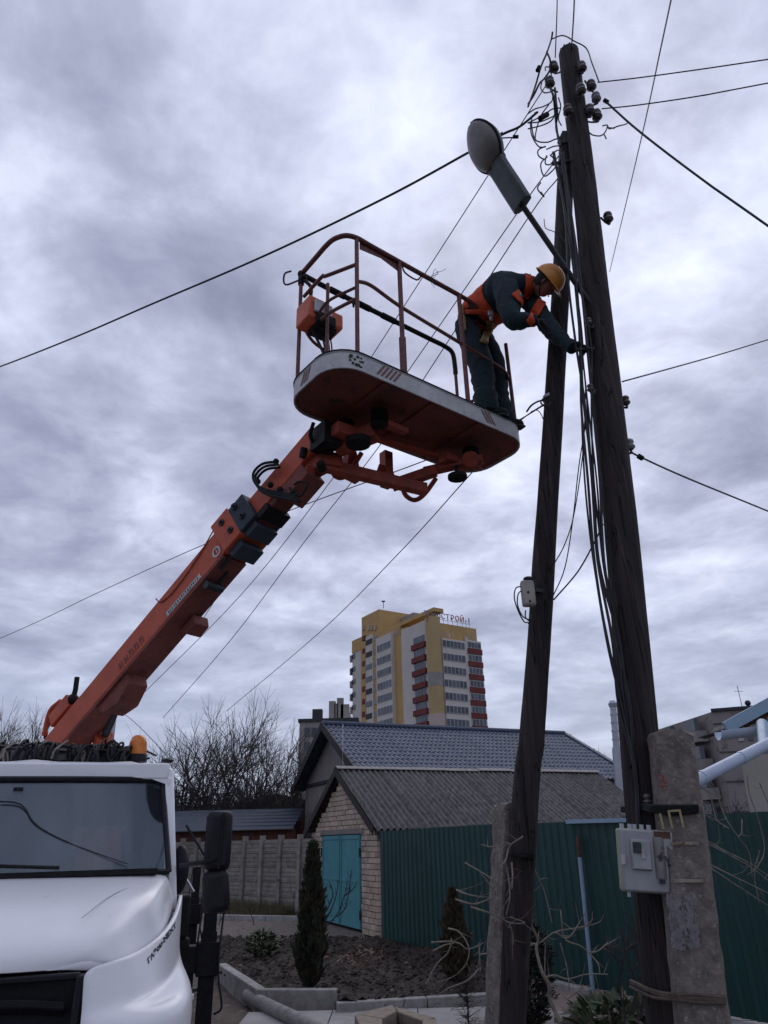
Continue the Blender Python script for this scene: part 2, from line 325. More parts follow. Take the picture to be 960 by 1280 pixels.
def sag(p, q, s, n=14):
    p, q = V(p), V(q); return [p.lerp(q, i/n)-V((0, 0, 4*s*(i/n)*(1-i/n))) for i in range(n+1)]
def textmb(body, size, ext=.002, bold=0):
    cu = bpy.data.curves.new('t', 'FONT'); cu.body = body; cu.size = size; cu.extrude = ext; cu.align_x = 'CENTER'; cu.align_y = 'CENTER'; cu.resolution_u = 3; cu.offset = bold
    o = bpy.data.objects.new('t', cu); C.objects.link(o); bpy.context.view_layer.update()
    me = bpy.data.meshes.new_from_object(o.evaluated_get(bpy.context.evaluated_depsgraph_get()))
    r = ([v.co.copy() for v in me.vertices], [tuple(p.vertices) for p in me.polygons])
    bpy.data.objects.remove(o); bpy.data.curves.remove(cu); bpy.data.meshes.remove(me); return r

# ================================================================== THE SETTING
def terr(x, y): return .03*math.sin(x*.7+1)*math.cos(y*.5)+.02*math.sin(x*2.1)*math.sin(y*1.7)
g = MB(); nn = 61
def gc(i): t = i/30-1; return (abs(t)**3)*1500*(1 if t > 0 else -1)+t*25
g.sheet(lambda i, j: (gc(i), gc(j)+15, -.06), nn, nn)
struct(build(g, 'ground', gnd))
# trodden earth track between the truck and the kerb
g = MB(); rr = random.Random(3)
g.sheet(lambda i, j: (-9+i*.25, 2+j*.25, -.02+.02*math.sin(i*.9)*math.cos(j*.7)+rr.uniform(-.008, .008)), 61, 100)
struct(build(g, 'dirt_track', earth))
# garden bed: displaced dark soil
ka, kb, kc, kd = aZ(272, 1206, .2), aZ(320, 1239, .2), aZ(420, 1239, .2), aZ(612, 1233, .2)
bedpoly = [V((-3.0, 13.0, 0)), V((kb.x, kb.y+.06, 0)), V((kc.x, kc.y+.06, 0)), V((kc.x, kc.y-.28, 0)), V((kd.x, kd.y+.05, 0)), V((1.75, 11.7, 0)), V((-.15, 15.9, 0)), V((-3.75, 16.6, 0))]
def inpoly(x, y, P):
    c = False; n = len(P)
    for i in range(n):
        a, b = P[i], P[(i+1) % n]
        if (a.y > y) != (b.y > y) and x < (b.x-a.x)*(y-a.y)/(b.y-a.y)+a.x: c = not c
    return c
g = MB(); rr = random.Random(5); st = .07; nx, ny = 90, 104; X0, Y0 = -3.9, 9.6; idx = {}
for j in range(ny):
    for i in range(nx):
        x, y = X0+i*st, Y0+j*st
        if inpoly(x, y, bedpoly):
            idx[(i, j)] = len(g.v)
            g.v.append((x+rr.uniform(-.02, .02), y+rr.uniform(-.02, .02), .10+.03*math.sin(x*3)*math.cos(y*2.3)+abs(rr.gauss(0, .025))))
for (i, j), a in idx.items():
    q = [idx.get(k) for k in ((i, j), (i+1, j), (i+1, j+1), (i, j+1))]
    if None not in q: g.f.append(tuple(q)); g.m.append(0)
struct(build(g, 'garden_bed', soil, smooth=False))
# clods and dead leaves
g = MB()
for k in range(3800):
    x, y = rr.uniform(-3.8, 1.7), rr.uniform(9.8, 16.5)
    if not inpoly(x, y, bedpoly): continue
    r = .008+.028*rr.random()**3; g.cur = 0 if rr.random() < .95 else 1
    g.ball((x, y, .14+r*.2), (r*rr.uniform(.7, 1.5), r, r*.7), nu=5, nv=4)
for k in range(160):
    a = aZ(448+rr.gauss(0, 14), 1198+rr.gauss(0, 6), .15); s = rr.uniform(.03, .07); d = V((rr.uniform(-1, 1), rr.uniform(-1, 1), rr.uniform(-.5, .8)))*s; e = V((rr.uniform(-1, 1), rr.uniform(-1, 1), rr.uniform(0, 1)))*s
    g.cur = 1; g.add([a-d, a+e, a+d+e*.3], [(0, 1, 2)])
o = build(g, 'soil_clods', [soil, dryl], smooth=False); o['kind'] = 'stuff'
# paving slabs
P0 = V((-.78, 9.72, 0))
pav = thing('paving', (0, 8, 0)); struct(pav)
pb = MB(); pb.box((0, 0, .012), (.985, .985, .06)); sm = None
edge = lambda y: None
for i in range(-1, 5):
    for j in range(0, 6):
        cxx, cyy = -.75+i*1.0+.5+.12*j*0, 9.45-j*1.0
        if cxx < -1.6+(9.6-cyy)*.55 : continue
        if sm is None:
            s_ = build(pb, 'slab', slabc, None, bevel=.006); sm = s_.data; bpy.data.objects.remove(s_)
        o = inst(sm, 'slab', pav, Matrix.Translation((cxx, cyy, rnd.uniform(-.003, .003))) @ Matrix.Rotation(rnd.uniform(-.004, .004), 4, 'Z'))
for i in range(2, 4):
    inst(sm, 'slab', pav, Matrix.Translation((-.25+i*1.0, 10.45, 0)))
# sandy strip at the foot of the green fence
g = MB(); rr = random.Random(9)
g.sheet(lambda i, j: V((1.75+i*.12, 9.0+j*.12, .05+.01*math.sin(i+j)+rr.uniform(-.006, .006))), 16, 20)
struct(build(g, 'sand_strip', M('pinkish sand', (.30, .22, .19), (.2, .15, .13), 8, .95, .5)))
# kerbs
kerb = thing('kerb', (0, 10, 0)); struct(kerb)
def kerbrun(p, q, h, wd, name='kerb_stone', ln=1.0, m=kerbc):
    p, q = V(p), V(q); p.z = q.z = 0; d = (q-p); n = max(1, round(d.length/ln)); d.normalize(); s = (q-p).length/n; nrm = V((-d.y, d.x, 0))
    for i in range(n):
        b = MB(); c = p+d*(s*(i+.5))+nrm*wd/2; b.box((c.x, c.y, (h-.1)/2+rnd.uniform(-.006, .006)), (s-.012, wd, h+.1), (d, nrm, V((0, 0, 1)))); build(b, name, m, kerb, bevel=.012)
kerbrun(ka, kb, .22, .13); kerbrun(kb, kc, .22, .13, ln=1.1)
kerbrun(V((kc.x+.03, kc.y-.30, 0)), V((kd.x+.3, kd.y, 0)), .13, .12)
kerbrun(aZ(150, 1148), aZ(372, 1152), .12, .14); kerbrun(aZ(235, 1182), aZ(345, 1178), .08, .16); kerbrun(aZ(345, 1180), aZ(475, 1180), .06, .12)
kerbrun(aZ(687, 1238), aZ(733, 1252), .12, .1); kerbrun(aZ(700, 1286), aZ(830, 1262), .10, .1)
g = MB(); g.tube(curve([aZ(309, 1245, .09), aZ(345, 1263, .09), aZ(400, 1290, .09), aZ(470, 1330, .09)]), .078, 18)
tag(build(g, 'concrete_pipe', kerbc), 'pale round pipe lying on the ground at the end of the angled kerb', 'pipe')
# path before the garage
g = MB(); g.sheet(lambda i, j: aZ(236+i*20, 1180-j*5.6, .0)+V((0, 0, .012)), 12, 6); struct(build(g, 'garden_path', M('grey gravelly path', (.17, .14, .12), (.11, .09, .08), 6, .95, .6, 60)))
# planter
pl = thing('stone_planter', aZ(490, 1275), 'low stone ring planter with a dark hollow on the grey paving', 'planter')
pts = [(443, 1268), (492, 1257), (545, 1272), (548, 1288), (500, 1298), (452, 1288)]; inn = [(478, 1272), (497, 1264), (528, 1274), (528, 1283), (500, 1290), (478, 1282)]
top = [aZ(x, y, .17) for x, y in pts]; tin = [aZ(x, y, .17) for x, y in inn]
for i in range(6):
    a, b = top[i], top[(i+1) % 6]; c, d = tin[(i+1) % 6], tin[i]; m = MB(); gp = (b-a).normalized()*.01
    q = [a+gp, b-gp, c-gp, d+gp]; m.hexa([V((p.x, p.y, .0)) for p in q], [p+V((0, 0, rnd.uniform(-.012, .012))) for p in q]); build(m, 'stone', stonep, pl, bevel=.012)
m = MB(); m.add([V((p.x, p.y, .07)) for p in tin], [tuple(range(6))]); build(m, 'soil', hollow, pl)
m = MB()
for k in range(30):
    a = V((tin[0]+tin[3])/2)+V((rnd.uniform(-.12, .2), rnd.uniform(-.1, .1), 0)); a.z = .07; m.tube([a, a+V((rnd.uniform(-.04, .04), rnd.uniform(-.04, .04), rnd.uniform(.05, .16)))], [.004, .001], 3)
build(m, 'dry_stem', ptwig, pl, kind='stuff')

# ------------------------------------------------------------------ garage
GA = aZ(474, 1173); gd = V((-.41, .912, 0)); gr = V((.912, .41, 0)); GW = 4.6     # gable runs along gd, ridge along gr
ga = thing('garage', GA, 'yellow brick garage with a grey corrugated roof and a teal double gate', 'garage')
GE, GAP = 2.06, 3.40        # eave and apex heights
gt0, gt1, GH = .93, 3.62, 1.98
core = MB()
def gp(t, z, o=0): return GA+gd*t+gr*o+V((0, 0, z))
ins = .06
poly = [gp(0, 0, ins), gp(gt0, 0, ins), gp(gt0, GH, ins), gp(gt1, GH, ins), gp(gt1, 0, ins), gp(GW, 0, ins), gp(GW, GE, ins), gp(GW/2, GAP-.05, ins), gp(0, GE, ins)]
core.prism(poly, gr*.3)
core.box(gp(.12, GE/2, 4.0), (7.7, .24, GE), (gr, gd, V((0, 0, 1)))); core.box(gp(GW-.12, GE/2, 4.0), (7.7, .24, GE), (gr, gd, V((0, 0, 1))))
core.prism([gp(0, 0, 7.7), gp(GW, 0, 7.7), gp(GW, GE, 7.7), gp(GW/2, GAP-.05, 7.7), gp(0, GE, 7.7)], gr*.2)
wallo = build(core, 'wall', mortar, ga, smooth=False)
# bricks laid one by one on the gable
bw, bh, jt = .26, .115, .014
bm_ = MB(); bm_.box((0, 0, 0), (bw-jt, .09, bh-jt)); tmp = build(bm_, 'brick', brick, None, bevel=.006); bme = tmp.data; bpy.data.objects.remove(tmp)
bh2 = MB(); bh2.box((0, 0, 0), (bw/2-jt, .09, bh-jt)); tmp = build(bh2, 'brick', brick, None); bme2 = tmp.data; bpy.data.objects.remove(tmp)
slots = []
row = 0; z = bh/2
while z < GAP-.15:
    t = 0 if row % 2 == 0 else -bw/2
    while t < GW:
        c = t+bw/2; tl, trr = c-bw/2, c+bw/2
        zmax = GE+(GAP-GE)*min(c, GW-c)/(GW/2)-.12 if True else 9
        hit = (trr > gt0+.01 and tl < gt1-.01 and z < GH+.13)
        if not hit and z < zmax and trr <= GW+.01:
            if tl < -.01: slots.append((bw/4, z, True))
            else: slots.append((c, z, False))
        elif hit and tl < gt0-.01 and gt0-tl > bw*.4: slots.append((gt0-bw/4-.005, z, True))
        t += bw
    z += bh; row += 1
slots.sort(key=lambda s: (s[0] > gt0, (V((s[0]-2.2, s[1]-2.6))).length))
ax = fr((0, 0, 0), gd, gr, V((0, 0, 1)))
stuffb = MB()
for k, (t, z, half) in enumerate(slots):
    p = gp(t, z, .03+rnd.uniform(-.007, .007))
    if k < 298: inst(bme2 if half else bme, 'brick', wallo, fr(p, gd, gr, V((0, 0, 1))))
    else: stuffb.box(p, ((bw/2 if half else bw)-jt, .09, bh-jt), (gd, gr, V((0, 0, 1))))
build(stuffb, 'brickwork', brick, wallo, smooth=False, kind='stuff')
m = MB(); m.box(gp((gt0+gt1)/2, GH+.065, .02), (gt1-gt0+.3, .12, .12), (gd, gr, V((0, 0, 1)))); build(m, 'lintel', render_, ga, bevel=.01)
for s in (0, 1):
    a, b = (gt0+.02, (gt0+gt1)/2-.012) if s == 0 else ((gt0+gt1)/2+.012, gt1-.02)
    m = MB(); m.box(gp((a+b)/2, GH/2+.03, .0), (b-a, .04, GH-.08), (gd, gr, V((0, 0, 1)))); lf = build(m, 'gate_leaf', teal, ga, bevel=.006)
    m = MB()
    for tt in (a+.05, b-.05): m.box(gp(tt, GH/2+.03, -.03), (.05, .02, GH-.1), (gd, gr, V((0, 0, 1))))
    for zz_ in (.1, 1.0, 1.9): m.box(gp((a+b)/2, zz_, -.028), (b-a-.16, .016, .05), (gd, gr, V((0, 0, 1))))
    build(m, 'frame_bar', teal, lf, bevel=.004)
    for zz_ in (.35, 1.6):
        m = MB(); e = a-.01 if s == 0 else b+.01; m.tube([gp(e, zz_-.09, -.05), gp(e, zz_+.09, -.05)], .022, 8); build(m, 'hinge', steel, lf)
# roof sheets: corrugated, two courses on each slope
ov, pitch = .16, .15
def roofsheets(parent, eb, ridgeP, run, n, wid, courses, over, wave, amp, mat, name, steps=0, seg=8, back=True, nrm_up=.0):
    # eb: horizontal unit from ridge to eave, run: list of (distance, drop) end; ridge along gr
    slope = V(eb)*run[0]-V((0, 0, run[1])); Lr = slope.length; sd = slope.normalized(); nr = gr.cross(sd)
    if nr.z < 0: nr = -nr
    cl = Lr/courses+over
    nu = int(round(wid/wave))*seg+1; nv = 2 if not steps else steps*4+1
    def P(i, j):
        x = wid*i/(nu-1); u = cl*j/(nv-1); z = amp*math.cos(2*math.pi*x/wave)
        if steps:
            ph = (j % 4); z += (0, .006, .012, .030)[ph] if True else 0
            u = cl*((j//4)+(0, .45, .9, .985)[ph])/steps if j < nv-1 else cl
        return (x, u, z)
    mb = MB(); mb.sheet(P, nu, nv, (0, 0, -.008)); tmp = build(mb, name, mat, None, ang=1.2); me = tmp.data; bpy.data.objects.remove(tmp)
    for k in range(n):
        for c in range(courses):
            jx = rnd.uniform(-.012, .012)
            o = ridgeP+gr*(k*(wid-.02))+sd*(c*Lr/courses-.0+jx)+nr*((courses-1-c)*-.018+(k % 2)*.007+.02)
            ang = rnd.uniform(-.004, .004)
            inst(me, name, parent, fr(o, gr, sd, nr) @ Matrix.Rotation(ang, 4, 'Z'))
RP = gp(GW/2, GAP+.12, -ov)
m = MB()
roofp = MB(); roofp.beam(gp(GW/2, GAP-.06, -ov+.05), gp(GW/2, GAP-.06, 7.9), .12, .1); roofo = build(roofp, 'roof', darkwood, ga)
run = (GW/2+.14, (GAP-GE)*(GW/2+.14)/(GW/2)+.0)
roofsheets(roofo, -gd, RP, run, 7, 1.20, 2, .14, pitch, .040, asb, 'roof_sheet')
roofsheets(roofo, gd, RP+V((0, 0, .002)), run, 7, 1.20, 2, .14, pitch, .040, asb, 'roof_sheet')
for k in range(8):
    a = gp(GW/2, GAP+.185+rnd.uniform(-.012, .012), -ov+k*1.04); m = MB()
    m.sheet(lambda i, j: a+gr*(j*1.06)+gd*((i-4)*.04)+V((0, 0, -.07*abs((i-4)/4)**1.4)), 9, 2, (0, 0, -.012)); build(m, 'ridge_cap', ridge, roofo)
for sgn in (-1, 1):
    m = MB(); e = gp(GW/2, GAP+.05, -ov)+gd*sgn*run[0]-V((0, 0, run[1])); m.beam(gp(GW/2, GAP+.04, -ov), e, .03, .16); build(m, 'barge_board', darkwood, roofo)
    m = MB()
    for k in range(7):
        f_ = .08+k*.14; c = gp(GW/2, GAP+.0, 0).lerp(gp(GW/2, GAP+.0, 0)+gd*sgn*run[0]-V((0, 0, run[1])), f_); m.beam(c-gr*.15, c+gr*.2, .06, .05)
    build(m, 'purlin_end', darkwood, roofo, kind='stuff')
# soffit board strip along near eave
m = MB(); e0 = gp(-.2, GE-.12, -ov+.1); m.beam(e0, e0+gr*8.0, .03, .14); build(m, 'fascia', darkwood, roofo)

# ------------------------------------------------------------------ house with the blue grey metal tile roof
HA = V((-2.2, 28.5, 0)); hgd, hgr = gd, gr
hs = thing('tiled_house', HA, 'grey rendered house with a blue grey metal tile roof behind the garage', 'house')
HW, HL, HE, HP = 3.4, 14.5, 4.0, 5.93
def hp(t, z, o=0): return HA+gd*t+gr*o+V((0, 0, z))
m = MB(); m.prism([hp(-HW, 0), hp(HW, 0), hp(HW, HE), hp(0, HP-.1), hp(-HW, HE)], gr*.3)
m.box(hp(-HW+.2, HE/2, 5.6), (11, .3, HE), (gr, gd, V((0, 0, 1)))); m.box(hp(HW-.2, HE/2, 5.6), (11, .3, HE), (gr, gd, V((0, 0, 1))))
m.prism([hp(-HW, 0, 11), hp(HW, 0, 11), hp(HW, HE, 11), hp(0, HP-.1, 11), hp(-HW, HE, 11)], gr*.3); build(m, 'wall', render_, hs, smooth=False)
m = MB(); m.box(hp(0, HE-.05, -.04), (.06, 2*HW, .12), (gr, gd, V((0, 0, 1)))); build(m, 'ledge', darkwood, hs)
ro = MB(); ro.beam(hp(0, HP-.12, -.3), hp(0, HP-.12, 10.3), .1, .1); hroof = build(ro, 'roof', darkwood, hs)
hrun = (HW+.5, (HP-HE)*(HW+.5)/HW)
# near slope with a hipped right end, metal tile sheets as parts
def tileslope(sgn, n, wid):
    eb = gd*sgn; slope = eb*hrun[0]-V((0, 0, hrun[1])); Lr = slope.length; sd = slope.normalized(); nr = gr.cross(sd)
    if nr.z < 0: nr = -nr
    R0 = hp(0, HP+.08, -.45); steps = 13; RL = 11.9
    for k in range(n):
        x0 = k*wid
        def lim(u): return RL+u*.04
        nuu = 6*6+1; nv = steps*3+1; mb = MB()
        def P(i, j):
            x = x0+wid*i/(nuu-1); ph = j % 3; u = Lr*(min(j//3, steps)+(0, .5, .96)[ph])/steps if j < nv-1 else Lr
            xl = min(x, lim(u)); z = .026*math.cos(2*math.pi*xl/.2)+(.0, .012, .028)[ph]
            return R0+gr*xl+sd*u+nr*z
        if x0 > RL: break
        mb.sheet(P, nuu, nv); build(mb, 'tile_sheet', metile, hroof, ang=.9)
tileslope(-1, 14, 1.2)
# far slope and hip end as plain tile sheets
for k in range(8):
    m = MB(); R0 = hp(0, HP+.08, -.45); m.sheet(lambda i, j: R0+gr*(k*1.5+i*.1)+(gd*hrun[0]-V((0, 0, hrun[1])))*(j/20)+V((0, 0, .02*math.cos(i*3.14)+(.03 if j % 2 else 0))), 16, 21); build(m, 'tile_sheet', metile, hroof)
RE = hp(0, HP+.08, 11.15); EN = RE-gd*hrun[0]-V((0, 0, hrun[1]))+gr*.3
m = MB(); m.beam(RE+V((0, 0, .05)), EN+V((0, 0, .05)), .2, .09); m.tube([hp(0, HP+.14, -.5), RE+V((0, 0, .06))], .09, 8); build(m, 'ridge_cap', metile, hroof)
for sgn in (-1, 1):
    m = MB(); a = hp(0, HP+.02, -.5); m.beam(a, a+gd*sgn*hrun[0]-V((0, 0, hrun[1])), .05, .28); build(m, 'barge_board', darkwood, hroof)
m = MB(); a = aY(429, 965, 26); m.tube([V((a.x, a.y, 3.2)), aY(428.5, 905, 26.1)], .012, 5)
tag(build(m, 'antenna_mast', chrome), 'thin pale mast standing in front of the blue tiled roof near its left gable', 'mast')
# steel flue
fl = thing('steel_flue', aY(775, 990, 25), 'tall shiny steel flue pipe right of the blue tiled roof', 'flue pipe')
fb = aY(775, 990, 25); ft = aY(766.5, 884, 25)
m = MB(); m.tube([V((fb.x, fb.y, 2)), fb, fb.lerp(ft, .5)], .15, 14); build(m, 'lower_section', galv, fl)
m = MB(); m.tube([fb.lerp(ft, .5), ft], .11, 14)
for k in range(5): c = fb.lerp(ft, .5+k*.1); m.tube([c, c+V((0, 0, .05))], .125, 14)
build(m, 'upper_section', galv, fl)
m = MB(); m.tube([ft, ft+V((0, 0, .12)), ft+V((0, 0, .22))], [.13, .16, .09], 14); build(m, 'cowl', galv, fl)

# ------------------------------------------------------------------ green fence
FP = [aZ(478, 1183), aZ(561, 1200), aZ(742, 1247.5), aZ(818, 1260)]
f0 = V((FP[0].x, FP[0].y, 0)); f2 = V((3.02, 9.95, 0)); f3 = V((7.6, 2.9, 0))
fe = thing('sheet_fence', f0, 'dark green profiled metal fence running from the garage to the right edge', 'fence')
def fsheets(p, q, h0, h1):
    d = (q-p); Ln = d.length; d.normalize(); nrm = V((d.y, -d.x, 0)); 
    if nrm.y > 0: nrm = -nrm
    n = round(Ln/1.0); ww = Ln/n
    for k in range(n):
        mb = MB(); ribs = 6; prof = []
        for r in range(ribs):
            b_ = r/ribs; prof += [(b_, 0), (b_+.09, 0), (b_+.115, .022), (b_+.145, .022)]
        prof.append((1.0+.01, 0)); hz0 = h0+(h1-h0)*k/n+rnd.uniform(-.012, .012)
        mb.sheet(lambda i, j: p+d*((k+prof[i][0])*ww)+nrm*(prof[i][1]+(k % 2)*.004)+V((0, 0, .06+(hz0-.06)*j)), len(prof), 2, -nrm*.003); build(mb, 'fence_sheet', green, fe, smooth=False)
    for k in range(0, n+1, 2):
        mb = MB(); c = p+d*(k*ww)-nrm*.05; mb.box(c+V((0, 0, .95)), (.06, .06, 1.9)); build(mb, 'post', steel, fe)
    for z in (.45, 1.65):
        mb = MB(); mb.beam(p-nrm*.03+V((0, 0, z)), q-nrm*.03+V((0, 0, z)), .03, .04); build(mb, 'rail', steel, fe)
fsheets(f0, f2, 2.02, 2.03); fsheets(f2, f3, 2.04, 2.06)
# blue eave trim and downpipe on the fence
fd = (f2-f0).normalized(); fnr = V((fd.y, -fd.x, 0)); fnr = fnr if fnr.y < 0 else -fnr
tb = thing('downpipe', aZ(742, 1247), 'thin rust topped drainpipe standing against the green fence', 'drainpipe')
pt = aP(722, 1045, f0+fnr*.1, fnr); pbm = aP(742, 1246, f0+fnr*.1, fnr)
m = MB(); m.tube([pbm, pbm.lerp(pt, .86)], .028, 10); build(m, 'pipe', bluetrim, tb)
m = MB(); m.tube([pbm.lerp(pt, .86), pt], .031, 10); build(m, 'elbow', rust, tb)
ga1, ga2 = aP(713, 1029, f0+fnr*.0, fnr), aP(792, 1027, f0+fnr*.0, fnr)
m = MB(); m.beam(ga1+V((0, 0, .02))+fnr*.06, ga2+V((0, 0, .02))+fnr*.06, .05, .05)
tag(build(m, 'eave_gutter', bluetrim), 'pale blue grey metal gutter strip above the green fence beside the poles', 'gutter')

# ------------------------------------------------------------------ concrete panel fence at the back
c0, c1 = aZ(374, 1143), aZ(205, 1131); c0.z = c1.z = 0
cf = thing('concrete_fence', c0, 'weathered concrete panel fence with ribbed slabs beyond the garden', 'fence')
cd = (c1-c0); n = 8; bl = cd.length/n; cd.normalize(); cn = V((cd.y, -cd.x, 0)); cn = cn if cn.y < 0 else -cn
sb = MB(); sb.box((0, 0, 0), (bl-.1, .05, .37))
for r in range(3): sb.box((0, -.03, -.11+r*.11), (bl-.16, .02, .05))
tmp = build(sb, 'slab', fencec, None, smooth=False); sme = tmp.data; bpy.data.objects.remove(tmp)
pbx = MB(); pbx.box((0, 0, 1.02), (.13, .14, 2.05)); tmp = build(pbx, 'post', fencec, None, bevel=.01); pme = tmp.data; bpy.data.objects.remove(tmp)
for k in range(-1, n+3):
    inst(pme, 'post', cf, fr(c0+cd*(k*bl)+cn*.03, cd, -cn, V((0, 0, 1))))
    for r in range(5): inst(sme, 'slab', cf, fr(c0+cd*((k+.5)*bl)+V((0, 0, .2+r*.385)), cd, -cn, V((0, 0, 1))) @ Matrix.Rotation(rnd.uniform(-.006, .006), 4, 'Y'))
# shed behind the concrete fence
s0, s1 = aY(150, 1046, 27.5), aY(366, 1046, 27.5)
sh = thing('low_shed', V((s0.x, s0.y, 0)), 'long low red brick shed with a grey tiled roof behind the concrete fence', 'shed')
m = MB(); m.box(((s0.x+s1.x)/2, 28.2, 1.15), (s1.x-s0.x, .3, 2.3)); m.box(((s0.x+s1.x)/2, 30.8, 1.3), (s1.x-s0.x, .3, 2.6)); build(m, 'wall', redbrick, sh)
for k in range(7):
    x0 = s0.x+(s1.x-s0.x)*k/7; wdt = (s1.x-s0.x)/7; m = MB()
    m.sheet(lambda i, j: (x0+wdt*i/42, 27.6+j*.26, 2.28+j*.065+.03*math.cos(i*1.047*2)+(.05 if j % 2 else 0)), 43, 13); build(m, 'roof_sheet', metile if k < 99 else asb, sh)

# ------------------------------------------------------------------ small house at the right
rh = thing('right_house', aY(950, 1020, 10.0), 'corner of a pale plastered house with pale blue roof trim at the right edge', 'house')
m = MB(); a, b, c, d = aY(924, 940, 10.0), aY(1100, 900, 10.0), aY(1100, 1060, 10.0), aY(942, 1040, 10.0); m.prism([a, b, V((b.x, b.y, 0)), V((d.x, d.y, 0)), d], (1.6, 2.2, 0)); build(m, 'wall', palewall, rh, smooth=False)
m = MB(); a, b = aY(903, 905, 8.42), aY(1060, 822, 8.42); m.prism([aY(904, 903, 8.42), aY(912, 916, 8.42), aY(1090, 818, 8.42), aY(1090, 800, 8.42)], (0, .05, 0)); build(m, 'barge_board', bluetrim, rh)
m = MB()
m.sheet(lambda i, j: aY(908, 909, 8.42).lerp(aY(1090, 812, 8.42), i/40)+V((0, j*.4+.06, -.035+.03*math.cos(i*1.25))), 41, 3, (0, 0, -.01)); build(m, 'roof_sheet', asb, rh)
m = MB(); gA, gB = aY(897, 915, 8.05), aY(1060, 897, 8.05)
m.sheet(lambda i, j: gA.lerp(gB, j)+V((0, .091*math.cos(math.pi*i/8), -.091*math.sin(math.pi*i/8))), 9, 2, (0, 0, .005)); build(m, 'gutter', pvc, rh)
m = MB(); m.tube([aY(858, 982, 6.83), aY(1010, 905, 7.56)], .056, 16)
dp_ = build(m, 'downpipe', pvc, rh)
m = MB(); dA, dB = aY(858, 982, 6.83), aY(1010, 905, 7.56)
for t in (.12, .42): c = dA.lerp(dB, t); e = (dB-dA).normalized(); m.tube([c-e*.012, c+e*.012], .062, 16)
build(m, 'joint_ring', pvc, dp_)
m = MB(); m.tube([aY(956, 935, 7.38), aY(953, 905, 7.99)], .061, 14); build(m, 'elbow_pipe', bluetrim, rh)
m = MB(); gz = aY(898, 935, 8.42)
for k in range(22):
    m.ball(aY(915+k*3+rnd.uniform(-3, 3), 913-k*1.4+rnd.uniform(-2, 2), 8.6), (.06, .06, .03), nu=6, nv=4)
build(m, 'eave_debris', rust, rh, kind='stuff')

# ------------------------------------------------------------------ far block of flats, right
D0 = 75
K = aY(889, 890, D0); ew = V((.93, -.37, 0)); bd_ = V((.25, .97, 0)).normalized()
fb_ = thing('panel_block', V((K.x, K.y, 0)), 'brown grey block of flats with stacked balconies seen past the right house', 'block of flats')
top = K.z; m = MB(); m.hexa([V((K.x, K.y, 0)), V((K.x, K.y, 0))+ew*22, V((K.x, K.y, 0))+ew*22+V((8, 22, 0)), V((K.x, K.y, 0))+V((-2.2, 24, 0))],
    [V((K.x, K.y, top)), V((K.x, K.y, top))+ew*22, V((K.x, K.y, top))+ew*22+V((8, 22, 0)), V((K.x, K.y, top))+V((-2.2, 24, 0))]); wl = build(m, 'wall', panelb, fb_, smooth=False)
for k in range(8):
    z = top-1.2-k*2.8
    m = MB(); m.box(V((K.x, K.y, z))+ew*11+V((-.03, -.06, 0)), (22.1, .08, .12), (ew, V((-ew.y, ew.x, 0)), V((0, 0, 1)))); build(m, 'joint_band', M('seam', (.1, .085, .08)) if k == 0 else bpy.data.materials['seam'], wl)
    for q in range(4):
        bs = V((K.x, K.y, z-1))+V((-2.2, 24, 0)).normalized()*(3+q*5.5); sd_ = V((-.996, -.09, 0))
        m = MB(); m.box(bs+sd_*.6, (1.2, 3.2, 1.1)); bb = build(m, 'balcony', paneld, wl)
        m = MB(); m.box(bs+sd_*.9+V((0, 0, 1.2)), (.5, 2.9, 1.2)); build(m, 'glazing', glass_f, bb)
for q in range(3):
    for k in range(7):
        m = MB(); m.box(V((K.x, K.y, top-2.6-k*2.8))+ew*(2.2+q*.9)+V((-.03, -.07, 0)), (.5, .1, .9), (ew, V((-ew.y, ew.x, 0)), V((0, 0, 1)))); build(m, 'window', glass_f if q else winw, wl)
m = MB(); m.beam(V((K.x, K.y, top+.15)), V((K.x, K.y, top+.15))+ew*22, .5, .3); m.tube([V((K.x, K.y, top))+ew*3, V((K.x, K.y, top+2.4))+ew*3], .03, 4); m.tube([V((K.x, K.y, top+1.9))+ew*2.6, V((K.x, K.y, top+1.8))+ew*3.4], .025, 4); m.ball(V((K.x, K.y, top+.6))+ew*3.6, .3); build(m, 'parapet', steel, fb_)
a = aY(846, 925, 140); m = MB(); m.box((a.x+6, a.y, a.z/2), (30, 10, a.z)); o = build(m, 'wall', panelb, fb2 := thing('far_building', V((a.x, a.y, 0)), 'plain flat roofed building far behind the concrete stub', 'building'))
m = MB(); m.box((a.x-4, a.y, a.z+.5), (5, 5, 1.6)); build(m, 'roof_box', paneld, fb2)

# two blocks left of the tower
a = aY(384, 902, 95); b = aY(418, 902, 95)
bl2 = thing('brick_block', V((a.x, a.y, 0)), 'flat roofed pale brick block just left of the tiled house gable', 'block of flats')
m = MB(); m.box(((a.x+b.x)/2+1, 101, a.z/2), (b.x-a.x+4, 12, a.z)); build(m, 'wall', paneld, bl2)
m = MB(); m.box(((a.x+b.x)/2+1, 101, a.z+.15), (b.x-a.x+4.4, 12.4, .4)); m.box(aY(397, 894, 96), (1.3, 1.3, 1.4)); build(m, 'parapet', steel, bl2)
for k in range(6):
    m = MB(); p = aY(384+k % 3*9, 915+k//3*18, 94.9); m.box(p, (.7, .1, 1.1)); build(m, 'window', glass_f, bl2)
a = aY(404, 902, 120); b = aY(438, 902, 120)
bl3 = thing('chimney_block', V((a.x, a.y, 0)), 'pale stepped block with two chimneys beside the tower foot', 'building')
m = MB(); m.box(((a.x+b.x)/2, 126, a.z/2), (b.x-a.x, 12, a.z+.6)); p = aY(424, 890, 121); m.box((p.x, 126, p.z-3), (3.6, 8, 6)); build(m, 'wall', white, bl3)
